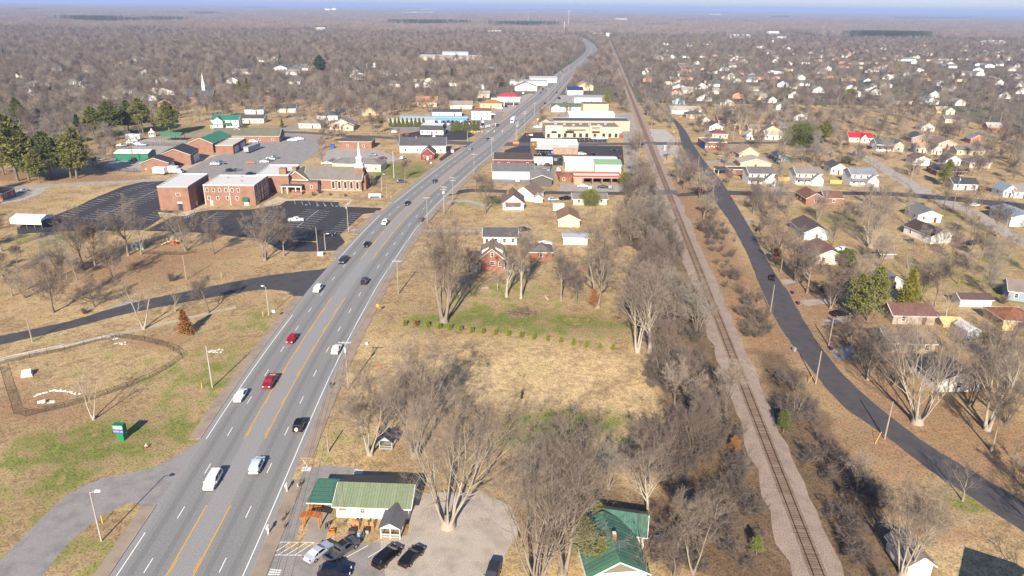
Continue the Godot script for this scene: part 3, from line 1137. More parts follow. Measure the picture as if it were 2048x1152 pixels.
	for k in rings - 1:
		for s in sect:
			var q := k * (sect + 1) + s
			idx.append_array(PackedInt32Array([q, q + sect + 1, q + 1, q + 1, q + sect + 1, q + sect + 2]))
	var arr := []
	arr.resize(Mesh.ARRAY_MAX)
	arr[Mesh.ARRAY_VERTEX] = pos
	arr[Mesh.ARRAY_COLOR] = colr
	arr[Mesh.ARRAY_INDEX] = idx
	var nn := PackedVector3Array()
	nn.resize(pos.size())
	nn.fill(Vector3.UP)
	arr[Mesh.ARRAY_NORMAL] = nn
	var am := ArrayMesh.new()
	am.add_surface_from_arrays(Mesh.PRIMITIVE_TRIANGLES, arr)
	var gm := StandardMaterial3D.new()
	gm.vertex_color_use_as_albedo = true
	gm.albedo_texture = T_GRASS
	gm.uv1_triplanar = true
	gm.uv1_world_triplanar = true
	gm.uv1_scale = Vector3.ONE * 0.03
	gm.roughness = 0.95
	gm.metallic_specular = 0.1
	var o := part_mesh("ground", am, gm, self)
	o.set_meta("kind", "structure")

var T_GRASS: Texture2D
var HW: Array      # highway centre line
var lines := []    # [points, half width] kept clear of trees

func build_roads() -> void:
	var c := []
	for p in [[-46, 60], [-46.5, 0], [-48.2, -84], [-50.1, -145], [-49.8, -190], [-48.7, -218], [-44.4, -276], [-37.2, -326], [-28, -380], [-15.5, -445], [2, -547], [15.5, -627], [28, -697], [56, -890], [68, -965], [94, -1121], [120, -1282], [143, -1436], [157, -1566], [167, -1700], [171, -1800], [178, -2038], [160, -2300], [60, -2700]]:
		c.append(Vector3(p[0], 0, p[1]))
	HW = resample(smooth(c, 8), 420)
	lines.append([HW, 13.5])
	var base := StandardMaterial3D.new()
	base.vertex_color_use_as_albedo = true
	base.albedo_texture = T_ASPH
	base.uv1_triplanar = true
	base.uv1_world_triplanar = true
	base.uv1_scale = Vector3.ONE * 0.09
	base.roughness = 0.9
	base.metallic_specular = 0.3
	var b := B.new()
	b.use_col = true
	# across the road: gutter, lanes with tyre-worn tracks and an oil-dark middle, paler turning lane
	var cuts := [-10.3, -9.4, -8.6, -7.9, -6.9, -6.2, -5.5, -4.9, -4.2, -3.3, -2.5, -1.83, 1.83, 2.5, 3.3, 4.2, 4.9, 5.5, 6.2, 6.9, 7.9, 8.6, 9.4, 10.3]
	var tone := [0.2, 0.185, 0.17, 0.145, 0.17, 0.175, 0.17, 0.17, 0.145, 0.17, 0.178, 0.205, 0.178, 0.17, 0.145, 0.17, 0.17, 0.175, 0.17, 0.145, 0.17, 0.185, 0.2]
	for i in cuts.size() - 1:
		b.col = Color(tone[i] * 1.34, tone[i] * 1.3, tone[i] * 1.25)
		strip_into(b, side_of(HW, cuts[i]), side_of(HW, cuts[i + 1]), 0.03)
	var hw := struct("highway", b, base)
	var wp := mat("e8e6e0", 0.7, T_SOFT, 0.9)
	var yp := mat("e0a21e", 0.7, T_SOFT, 0.9)
	# edge lines, broken where side roads join
	for s: float in [-9.2, 9.2]:
		var l := B.new()
		var run := []
		for p: Vector3 in side_of(HW, s):
			var px := to_px(p) if p.z < -70 else Vector2(0, 1300)
			var gap := (s < 0 and (px.y > 912 and px.y < 1045 or px.y > 520 and px.y < 612)) or (px.y < 425 and px.y > 412 and s < 0) or (px.y < 300 and px.y > 272)
			if gap:
				if run.size() > 1:
					strip_into(l, side_of(run, -0.08), side_of(run, 0.08), 0.042)
				run = []
			else:
				run.append(p)
		strip_into(l, side_of(run, -0.08), side_of(run, 0.08), 0.042)
		part("edge_line", l, wp, hw)
	# yellow lines of the turning lane: solid outside, broken inside, ending before the junctions
	for s: float in [-1.83, 1.83]:
		var l := B.new()
		var d := 0.0
		for i in HW.size() - 1:
			var p: Vector3 = side_of(HW, s)[i] if false else HW[i]
			var py := to_px(p).y if p.z < -70 else 1250.0
			if py > 917 and py < 1046 or py > 521 and py < 601 or py < 300 and py > 262:
				continue
			var t: Vector3 = (HW[i + 1] - HW[i]).normalized()
			var n := Vector3(-t.z, 0, t.x)
			var o0: float = s * (1.0 + 0.14 / 1.83)
			paint_w(l, HW[i] + n * o0, HW[i + 1] + n * o0, 0.17, 0.042)
		part("yellow_line", l, yp, hw)
	# dashes of 3 m every 12.2 m
	var dm := B.new()
	dm.box(Vector3.ZERO, Vector3(0.14, 0.006, 3.05))
	var dash := dm.done()
	var ds := B.new()
	ds.box(Vector3.ZERO, Vector3(0.12, 0.006, 3.05))
	var ydash := ds.done()
	var run := 0.0
	var cum := [0.0]
	for i in HW.size() - 1:
		cum.append(cum[i] + HW[i].distance_to(HW[i + 1]))
	var total: float = cum[cum.size() - 1]
	var zoff := 0.0
	var at := func(s: float) -> Array:
		var i: int = clampi(cum.bsearch(s) - 1, 0, HW.size() - 2)
		var t: Vector3 = (HW[i + 1] - HW[i]).normalized()
		return [HW[i] + t * (s - cum[i]), t]
	# phase from the dash seen at (297, 1130)
	var ref := G(297, 1130).z
	var s0 := 0.0
	while at.call(s0)[0].z > ref:
		s0 += 0.1
	s0 = fposmod(s0, 12.192)
	var s := s0
	while s < minf(total, 1500.0):
		var q: Array = at.call(s)
		var p: Vector3 = q[0]
		var t: Vector3 = q[1]
		var n := Vector3(-t.z, 0, t.x)
		var py := to_px(p).y if p.z < -60 else 1250.0
		for k: float in [-5.5, 5.5]:
			if p.z < -76 and not (py < 300 and py > 268):
				var o := part_mesh("lane_dash", dash, wp, hw)
				o.position = p + n * k + Vector3(0, 0.042, 0)
				o.rotation.y = atan2(-t.x, -t.z)
		for k: float in [-1.72, 1.72]:
			var ok := not (py > 917 and py < 1046 or py > 521 and py < 601 or py < 300 and py > 262)
			if p.z < -76 and ok and s < 700:
				var o := part_mesh("yellow_dash", ydash, yp, hw)
				o.position = p + n * k * 0.985 + Vector3(0, 0.043, 0)
				o.rotation.y = atan2(-t.x, -t.z)
		s += 12.192
	# kerbs and pavements: short raised slabs, left out at the junctions
	for side: float in [-1.0, 1.0]:
		var kb := B.new()
		var wk := B.new()
		for i in HW.size() - 1:
			var p: Vector3 = HW[i]
			if p.z < -1100 or p.z > 0:
				continue
			var py := to_px(p).y if p.z < -70 else 1250.0
			var gap: bool = (side < 0 and (py > 915 and py < 1040 or py > 530 and py < 610 or py > 412 and py < 426 or py > 478 and py < 500)) or (side > 0 and (py > 925 and py < 985 or py > 386 and py < 398)) or (py > 276 and py < 300)
			if gap:
				continue
			var l0 := side_of([HW[i], HW[i + 1]], side * 10.3)
			var l1 := side_of([HW[i], HW[i + 1]], side * 10.48)
			var l2 := side_of([HW[i], HW[i + 1]], side * 12.6)
			for e in 2:
				l0[e].y = 0.0; l1[e].y = 0.0; l2[e].y = 0.0
			var u := Vector3(0, 0.14, 0)
			var w := Vector3(0, 0.115, 0)
			kb.prism([l0[0], l0[1], l1[1], l1[0]] if side < 0 else [l1[0], l1[1], l0[1], l0[0]], [l0[0] + u, l0[1] + u, l1[1] + u, l1[0] + u] if side < 0 else [l1[0] + u, l1[1] + u, l0[1] + u, l0[0] + u])
			wk.prism([l1[0], l1[1], l2[1], l2[0]] if side < 0 else [l2[0], l2[1], l1[1], l1[0]], [l1[0] + w, l1[1] + w, l2[1] + w, l2[0] + w] if side < 0 else [l2[0] + w, l2[1] + w, l1[1] + w, l1[0] + w])
		struct("kerb", kb, mat("a89a8a", 0.9, T_MED, 0.4))
		struct("pavement", wk, mat("a08f7d", 0.9, T_MED, 0.31))
	var black := mat("3c3a3b", 0.85, T_ASPH, 0.1)
	var dark := mat("4a484a", 0.85, T_ASPH, 0.1)
	var grey := mat("8e8985", 0.9, T_ASPH, 0.09)
	var pale := mat("a59c92", 0.9, T_ASPH, 0.09)
	# black side road on the left, grey drive below it
	road("side_road", [-60, 686, 0, 671.7, 132, 644, 215, 619.6, 295, 598.7, 416.7, 574, 521, 553.6, 600, 543, 652, 536, 680, 516], [-60, 704, 0, 690, 139, 657.8, 243, 630, 347, 609, 451, 590, 521, 579.7, 575, 583, 596, 598, 645, 590], 0.02, dark)
	road("side_road", [-70, 1200, 0, 1122, 45, 1075, 104, 1016, 156, 978, 208, 957, 302, 936, 352, 912, 404, 878], [30, 1240, 87, 1151, 139, 1085, 194, 1040, 250, 1009, 272, 1006, 292, 1016, 340, 1040], 0.018, grey)
	# right-hand street
	var SL := [1262, 150, 1300, 200, 1348, 245, 1369, 305.5, 1400, 350.7, 1422.6, 392, 1462.6, 449, 1494, 508, 1518, 567.5, 1535.5, 605.7, 1556, 647, 1587.6, 692.5, 1619, 734, 1681, 807.6, 1758, 863, 1869, 946, 1938, 991.6, 2048, 1064.5, 2140, 1125]
	var SR := [1268, 150, 1309, 200, 1362, 250, 1386, 288, 1412, 326, 1444, 364.6, 1496, 449, 1528, 508, 1558, 560, 1577, 585, 1601.5, 630, 1636, 685.6, 1671, 731, 1690, 752, 1737, 797, 1792, 842, 1869, 898, 1959, 950, 2048, 1005.5, 2140, 1062]
	road("side_street", SL, SR, 0.02, mat("504c4d", 0.85, T_ASPH, 0.1), 120)
	lines.append([smooth(px_line([1265, 150, 1305, 200, 1355, 248, 1392, 320, 1435, 380, 1480, 450, 1540, 565, 1590, 645, 1645, 730, 1710, 802, 1775, 853, 1870, 922, 1950, 972, 2060, 1040]), 3), 5.0])
	# cross streets
	road("cross_street", [1345, 388, 1400, 383, 1440, 381, 1560, 384, 1700, 383, 1800, 385, 1900, 393, 2100, 412], [1345, 394, 1400, 391, 1450, 390, 1560, 391, 1700, 390, 1800, 393, 1900, 402, 2100, 425], 0.016, dark)
	lines.append([smooth(px_line([1345, 390, 1700, 386, 1900, 397, 2100, 418]), 3), 6.0])
	road("cross_street", [560, 262, 620, 264, 700, 270, 760, 272, 860, 279, 940, 283, 1060, 285, 1160, 286, 1260, 285, 1330, 284, 1380, 285, 1560, 283], [560, 266, 620, 268, 700, 275, 760, 277, 860, 285, 930, 290, 1060, 292, 1160, 291.5, 1260, 290, 1330, 290, 1380, 290, 1560, 287], 0.017, mat("5a5657", 0.9, T_ASPH, 0.1))
	lines.append([smooth(px_line([560, 264, 700, 272, 860, 282, 1060, 288, 1330, 287, 1560, 285]), 3), 6.0])
	road("cross_street", [300, 274, 420, 264, 480, 260, 560, 256, 640, 236, 700, 205], [300, 278, 420, 269, 480, 265, 570, 262, 656, 240, 712, 208], 0.015, grey)
	road("residential_street", [1690, 300, 1725, 318, 1790, 360, 1850, 395, 1930, 425, 2000, 468, 2090, 520], [1708, 300, 1750, 318, 1820, 358, 1880, 392, 1960, 425, 2030, 466, 2110, 512], 0.014, pale)
	lines.append([smooth(px_line([1698, 300, 1740, 318, 1805, 359, 1865, 394, 1945, 425, 2015, 467, 2100, 516]), 3), 5.0])
	road("residential_street", [1510, 212, 1525, 222, 1545, 235, 1600, 300], [1526, 212, 1536, 220, 1560, 235, 1615, 300], 0.013, grey)
	road("driveway_lane", [-40, 373, 20, 371, 100, 368, 250, 361, 330, 357, 360, 352], [-40, 380, 20, 377, 100, 374, 250, 366, 330, 361, 360, 357], 0.013, mat("a19890", 0.9, T_ASPH, 0.09))
	# church car parks
	lot("car_park", [288, 462, 348, 432, 420, 420, 500, 419, 560, 410, 575, 400, 677, 404, 682, 413, 764, 416, 757, 425, 726, 428, 680, 470, 690, 484, 674, 501, 600, 504, 560, 500, 520, 478, 382, 464], 0.01, black)
	lot("car_park", [285, 364, 345, 361, 400, 400, 330, 432, 288, 460, 122, 463, 35, 468, 34, 455, 111, 430, 156, 412, 184, 398, 248, 372], 0.008, black)
	lot("fire_station_yard", [345, 356, 395, 322, 440, 306, 500, 292, 512, 268, 580, 266, 640, 272, 640, 300, 600, 330, 560, 330, 520, 352, 440, 352], 0.009, mat("8f8a86", 0.9, T_ASPH, 0.09))
	lot("fire_station_yard", [205, 338, 235, 300, 290, 278, 372, 278, 372, 300, 306, 322, 285, 345], 0.0085, pale)
	lot("concrete_apron", [337, 343, 345, 336, 420, 310, 440, 308, 400, 326, 356, 349], 0.0125, mat("b8a58c", 0.9, T_ASPH, 0.09))
	lot("gravel_yard", [0, 385, 60, 376, 100, 374, 80, 388, 40, 402, 0, 408], 0.006, mat("b5aa9e", 0.95, T_FINE, 0.16))
	lot("car_park", [640, 306, 690, 292, 760, 300, 800, 318, 760, 330, 700, 318, 650, 322], 0.007, pale)
	lot("car_park", [878, 318, 900, 300, 938, 290, 936, 297, 906, 320, 890, 330], 0.0085, black)
	lot("car_park", [800, 268, 842, 262, 935, 262, 950, 270, 930, 280, 860, 281, 800, 276], 0.0086, black)
	lot("car_park", [780, 246, 930, 232, 985, 226, 1010, 222, 1005, 232, 960, 262, 900, 262, 780, 262], 0.0065, mat("8d8782", 0.9, T_ASPH, 0.09))
	lot("car_park", [985, 222, 1005, 205, 1060, 186, 1080, 190, 1060, 206, 1030, 226], 0.0067, mat("a09a94", 0.9, T_ASPH, 0.09))
	# fast food and shop yards on the right of the highway
	lot("car_park", [1010, 300, 1040, 291, 1245, 292, 1248, 330, 1232, 334, 1000, 328], 0.0087, black)
	lot("car_park", [1036, 281, 1050, 266, 1090, 264, 1215, 274, 1214, 285, 1040, 285], 0.0088, black)
	lot("car_park", [985, 332, 1010, 322, 1110, 326, 1108, 370, 985, 366], 0.0063, mat("8b8580", 0.9, T_ASPH, 0.09))
	lot("car_park", [1060, 258, 1080, 238, 1140, 226, 1260, 226, 1275, 262, 1230, 268, 1100, 262], 0.0062, mat("a39a92", 0.9, T_ASPH, 0.09))
	lot("car_park", [1100, 212, 1120, 190, 1210, 190, 1215, 226, 1110, 224], 0.0061, mat("a09a90", 0.9, T_ASPH, 0.09))
	lot("car_park", [1120, 366, 1250, 366, 1248, 384, 1120, 384], 0.0064, mat("a39a8e", 0.9, T_ASPH, 0.09))
	road("back_lane", [1236, 232, 1245, 262, 1250, 300, 1252, 340, 1262, 372, 1262, 392], [1262, 228, 1268, 262, 1276, 300, 1282, 340, 1290, 372, 1296, 392], 0.013, mat("98918c", 0.9, T_ASPH, 0.09))
	road("back_street", [894, 385, 925, 379, 960, 378, 1080, 382, 1250, 384], [886, 394, 930, 386, 960, 384, 1080, 388, 1250, 390], 0.012, dark)
	lot("level_crossing_yard", [1285, 258, 1330, 258, 1350, 275, 1362, 310, 1310, 315, 1296, 292], 0.006, mat("b0a79d", 0.95, T_ASPH, 0.09))
	road("driveway_lane", [700, 458, 905, 459, 968, 460], [700, 463, 905, 464, 968, 466], 0.01, pale, 12)
	road("driveway_lane", [890, 402, 930, 399, 975, 408], [886, 410, 930, 404, 972, 416], 0.01, pale, 12)
	# shop yard at the bottom
	lot("shop_car_park", [500, 1180, 528, 1092, 596, 962, 612, 936, 660, 930, 830, 958, 800, 972, 660, 985, 615, 1010, 590, 1080, 560, 1100, 700, 1090, 760, 1085, 780, 1210], 0.011, mat("8e8883", 0.92, T_ASPH, 0.09))
	lot("gravel_yard", [765, 1080, 815, 1070, 830, 985, 860, 985, 960, 985, 1020, 1010, 1040, 1060, 1010, 1110, 980, 1220, 780, 1210, 742, 1092], 0.009, mat("b9ad9f", 0.95, T_FINE, 0.16))
	lot("concrete_path", [606, 1085, 650, 1086, 662, 1030, 672, 1000, 635, 1000, 620, 1040], 0.014, mat("9a9085", 0.9, T_ASPH, 0.09))
	# pale concrete footpath of the dog park
	var fp := B.new()
	var fl := resample(smooth(px_line([-50, 731, 0, 719, 60, 705, 150, 687, 228, 668]), 4), 30)
	for i in fl.size() - 1:
		var aa := side_of([fl[i], fl[i + 1]], -0.75)
		var ab := side_of([fl[i], fl[i + 1]], 0.75)
		var u := Vector3(0, 0.06, 0)
		fp.prism([aa[1], aa[0], ab[0], ab[1]].map(func(t): return t + Vector3(0, 0.0, 0)), [aa[1] + u, aa[0] + u, ab[0] + u, ab[1] + u])
	struct("footpath", fp, mat("cfc5b8", 0.9, T_ASPH, 0.1))
	road("footpath", [225, 668, 300, 650, 400, 628, 470, 612], [235, 671, 305, 655, 402, 633, 474, 616], 0.008, mat("b0a08a", 0.95, T_ASPH, 0.1), 16)
	lot("old_drive", [205, 622, 262, 598, 300, 606, 225, 632], 0.009, mat("9b948e", 0.9, T_ASPH, 0.1))
	for a in [[1650, 640, 1700, 630, 1705, 642, 1640, 652], [1596, 601, 1660, 596, 1664, 606, 1612, 612], [1560, 560, 1600, 555, 1604, 562, 1568, 570], [1660, 700, 1705, 690, 1708, 705, 1676, 722], [1480, 443, 1500, 436, 1506, 444, 1488, 452], [1540, 372, 1557, 369, 1572, 384, 1546, 384], [1632, 372, 1658, 371, 1672, 385, 1648, 386], [1752, 374, 1765, 372, 1780, 386, 1760, 387], [1410, 322, 1470, 318, 1478, 324, 1415, 328]]:
		lot("driveway", a, 0.007, mat("a3968a", 0.95, T_ASPH, 0.09))
	# church lawn paths
	lot("concrete_path", [556, 393, 575, 398, 640, 396, 704, 398, 704, 401, 640, 399, 570, 402, 520, 416, 512, 414], 0.0135, mat("bfae96", 0.9, T_ASPH, 0.1))
	lot("concrete_path", [352, 428, 385, 420, 400, 410, 412, 410, 400, 418, 372, 432, 320, 434, 316, 424], 0.0137, mat("bfae96", 0.9, T_ASPH, 0.1))
	lot("concrete_path", [686, 414, 702, 399, 707, 399, 693, 414], 0.0139, mat("bfae96", 0.9, T_ASPH, 0.1))
	# parking lines
	var pb := B.new()
	stalls(pb, Vector2(302, 362), Vector2(192, 398), Vector2(318, 364.5), 2.75, 0.016, false)
	stalls(pb, Vector2(192, 398), Vector2(118, 430), Vector2(214, 401), 2.75, 0.016, false)
	stalls(pb, Vector2(316, 379), Vector2(190, 438), Vector2(341, 381.5), 2.75, 0.016)
	stalls(pb, Vector2(316, 379), Vector2(190, 438), Vector2(292, 377), 2.75, 0.016, false)
	stalls(pb, Vector2(330, 410), Vector2(285, 437), Vector2(352, 413), 2.75, 0.016, false)
	stalls(pb, Vector2(160, 462), Vector2(240, 461), Vector2(168, 454), 2.75, 0.016, false)
	stalls(pb, Vector2(636, 421), Vector2(594, 454), Vector2(663, 423.5), 2.75, 0.016)
	stalls(pb, Vector2(636, 421), Vector2(594, 454), Vector2(611, 419.5), 2.75, 0.016, false)
	stalls(pb, Vector2(722, 428), Vector2(684, 468), Vector2(698, 426), 2.75, 0.016, false)
	stalls(pb, Vector2(541, 421), Vector2(520, 445), Vector2(568, 422.5), 2.75, 0.016)
	stalls(pb, Vector2(435, 425), Vector2(404, 444), Vector2(463, 426.5), 2.75, 0.016)
	stalls(pb, Vector2(588, 401), Vector2(677, 407), Vector2(591, 408.5), 3.2, 0.016, false)
	stalls(pb, Vector2(412, 412), Vector2(436, 411), Vector2(405, 418), 1.0, 0.016, true)
	stalls(pb, Vector2(375, 428), Vector2(392, 423), Vector2(367, 437), 1.0, 0.016, true)
	stalls(pb, Vector2(1212, 277), Vector2(1160, 276), Vector2(1213, 283), 2.75, 0.016, false)
	stalls(pb, Vector2(1090, 303), Vector2(1140, 305), Vector2(1089, 309), 2.75, 0.016, false)
	struct("parking_lines", pb, wp)
	pb = B.new()
	# hatched bay and bays in front of the shop
	for q in [[546, 1084, 628, 1085], [539, 1110, 604, 1110.5], [540, 1100, 563, 1084], [541, 1110, 581, 1084], [556, 1110, 598, 1084], [573, 1110, 615, 1084], [590, 1110, 628, 1085], [692, 1115, 736, 1091], [736, 1115, 775, 1092], [606, 920, 618, 938], [610, 938, 614, 930]]:
		paint(pb, q[0], q[1], q[2], q[3], 0.12, 0.017)
	for q in [[549, 1144], [612, 938], [716, 943]]:
		var a := G(q[0], q[1])
		for k in 3:
			paint_w(pb, a + Vector3(-0.8, 0, -0.5 + k * 0.5), a + Vector3(0.9, 0, -0.3 + k * 0.4), 0.25, 0.017)
	struct("parking_lines", pb, wp)
	pb = B.new()
	for q in [[610, 408.3, 615, 411], [633, 409.5, 638, 412], [648, 410, 653, 412.8], [671, 411, 676, 413.5]]:
		paint(pb, q[0], (q[1] + q[3]) * 0.5, q[2], (q[1] + q[3]) * 0.5, 1.3, 0.017)
	struct("disabled_bay_marks", pb, mat("6fa0c4", 0.7))
	pb = B.new()
	pb.box(Vector3.ZERO, Vector3.ONE * 0.001)
	for q in [[288, 461, 347, 431], [587, 482, 634, 484]]:
		var p := G(q[0], q[1])
		var r := G(q[2], q[3])
		var t := (r - p).normalized()
		var w := Vector3(-t.z, 0, t.x) * 0.12
		var u := Vector3(0, 0.14, 0)
		pb.prism([p - w, p + w, r + w, r - w], [p - w + u, p + w + u, r + w + u, r - w + u])
	struct("yellow_kerb", pb, yp)

func rail_x(z: float) -> float:
	return RAIL0.x + 0.1035 * (RAIL0.y - z)

func build_rail() -> void:
	var b := B.new()
	var prof := [[-3.9, 0.006], [-2.6, 0.25], [-1.5, 0.5], [1.5, 0.5], [2.2, 0.28], [2.8, 0.2], [4.0, 0.006]]
	var f := FastNoiseLite.new()
	f.frequency = 0.09
	f.seed = 4
	for k in prof.size() - 1:
		for i in 560:
			var z0 := 20.0 - i * 4.0
			var z1 := z0 - 4.0
			var j := func(z: float, q: int) -> Vector3:
				var e: float = f.get_noise_2d(z, q * 40.0) * (1.3 if q == 0 or q == prof.size() - 1 else 0.15)
				return Vector3(rail_x(z) + prof[q][0] + e, prof[q][1], z)
			b.quad(j.call(z0, k), j.call(z0, k + 1), j.call(z1, k + 1), j.call(z1, k))
	var bm := mat("a59283", 0.95, T_FINE, 0.11)
	var bed := struct("railway_ballast", b, bm)
	b = B.new()
	for i in 120:
		var z0 := 20.0 - i * 10.0
		b.quad(Vector3(rail_x(z0) - 1.35, 0.506, z0), Vector3(rail_x(z0) + 1.35, 0.506, z0), Vector3(rail_x(z0 - 10) + 1.35, 0.506, z0 - 10), Vector3(rail_x(z0 - 10) - 1.35, 0.506, z0 - 10))
	struct("railway_bed", b, mat("8f7b6b", 0.95, T_FINE, 0.16))
	for py in [287.5, 387.0]:
		var q := G(1300.0 if py < 300 else 1345.0, py)
		b = B.new()
		for k in 4:
			b.xf = Transform3D(Basis(Vector3.UP, -0.1), Vector3(rail_x(q.z) + [-2.6, -0.36, 0.36, 2.6][k], 0.6, q.z))
			b.box(Vector3.ZERO, Vector3([3.6, 0.64, 0.64, 3.6][k], 0.12, 8.0))
		struct("level_crossing", b, mat("6a6462", 0.9, T_ASPH, 0.1))
	lines.append([[Vector3(rail_x(60), 0, 60), Vector3(rail_x(-2400), 0, -2400)], 5.0])
	# sleepers: the nearest ones singly, the rest as stuff
	var tb := B.new()
	tb.box(Vector3.ZERO, Vector3(2.3, 0.14, 0.23))
	var tm := tb.done()
	var tones := [mat("77604e", 0.9, T_MED, 0.6), mat("826a56", 0.9, T_MED, 0.6), mat("6a5648", 0.9, T_MED, 0.6), mat("8c7662", 0.9, T_MED, 0.6)]
	var rest := []
	var yaw := atan2(0.1035, 1.0)
	var r := RandomNumberGenerator.new()
	r.seed = 77
	var track := thing("railway_track", "single railway track of rusty rails on weathered wooden sleepers", "railway track", Vector3(rail_x(-85), 0.5, -85), -yaw)
	for i in 1500:
		var s := -12.0 + i * 0.54
		var t := Transform3D(Basis(Vector3.UP, r.randf_range(-0.02, 0.02)), Vector3(r.randf_range(-0.05, 0.05), -0.03 + r.randf_range(-0.015, 0.015), -s))
		if i < 290:
			var o := part_mesh("sleeper", tm, tones[r.randi() % 4], track)
			o.transform = t
		else:
			rest.append(t)
	var before := track.get_child_count()
	many("sleepers", tm, tones[0], rest, track)
	track.get_child(before).set_meta("kind", "stuff")
	for s in [-0.75, 0.75]:
		var q := B.new()
		q.box(Vector3(s, 0.06, -1000), Vector3(0.14, 0.03, 2160))
		q.box(Vector3(s, 0.13, -1000), Vector3(0.075, 0.13, 2160))
		part("rail", q, mat("59463c", 0.5, T_MED, 0.5, 0.3), track)
# ---------------------------------------------------------------- everything that stands there
var homes := []
var taken := []   # [x, z, radius] of buildings
func hs(called: String, label: String, category: String, ax: float, ay: float, w: float, yawd: float, d: float, wh: float, rise: float, typ: String, wm: Material, rm: Material, opt := {}) -> Node3D:
	var pa := G(ax, ay)
	var t := deg_to_rad(yawd)
	var pb := pa + Vector3(cos(t), 0, -sin(t)) * w
	var o := house_at(called, label, category, pa, pb, d, wh, rise, typ, wm, rm, opt)
	taken.append([o.position.x, o.position.z, maxf(w, d) * 0.55 + 1.5])
	homes.append([o.position, label])
	return o

func block(parent: Node, called: String, c: Vector3, s: Vector3, m: Material) -> MeshInstance3D:
	var b := B.new()
	b.box(c, s)
	return part(called, b, m, parent)

func road_turn(p: Vector3) -> float:
	var best := 0
	for i in HW.size() - 1:
		if absf(HW[i].z - p.z) < absf(HW[best].z - p.z):
			best = i
	var t: Vector3 = (HW[best + 1] - HW[best]).normalized()
	return atan2(-t.x, -t.z)

func build_things() -> void:
	build_church()
	build_fire_station()
	build_shop()
	build_homes()
	build_commerce()
	build_right_side()
	build_vehicles()
	build_poles()
	build_small()
	build_trees()
	build_far()

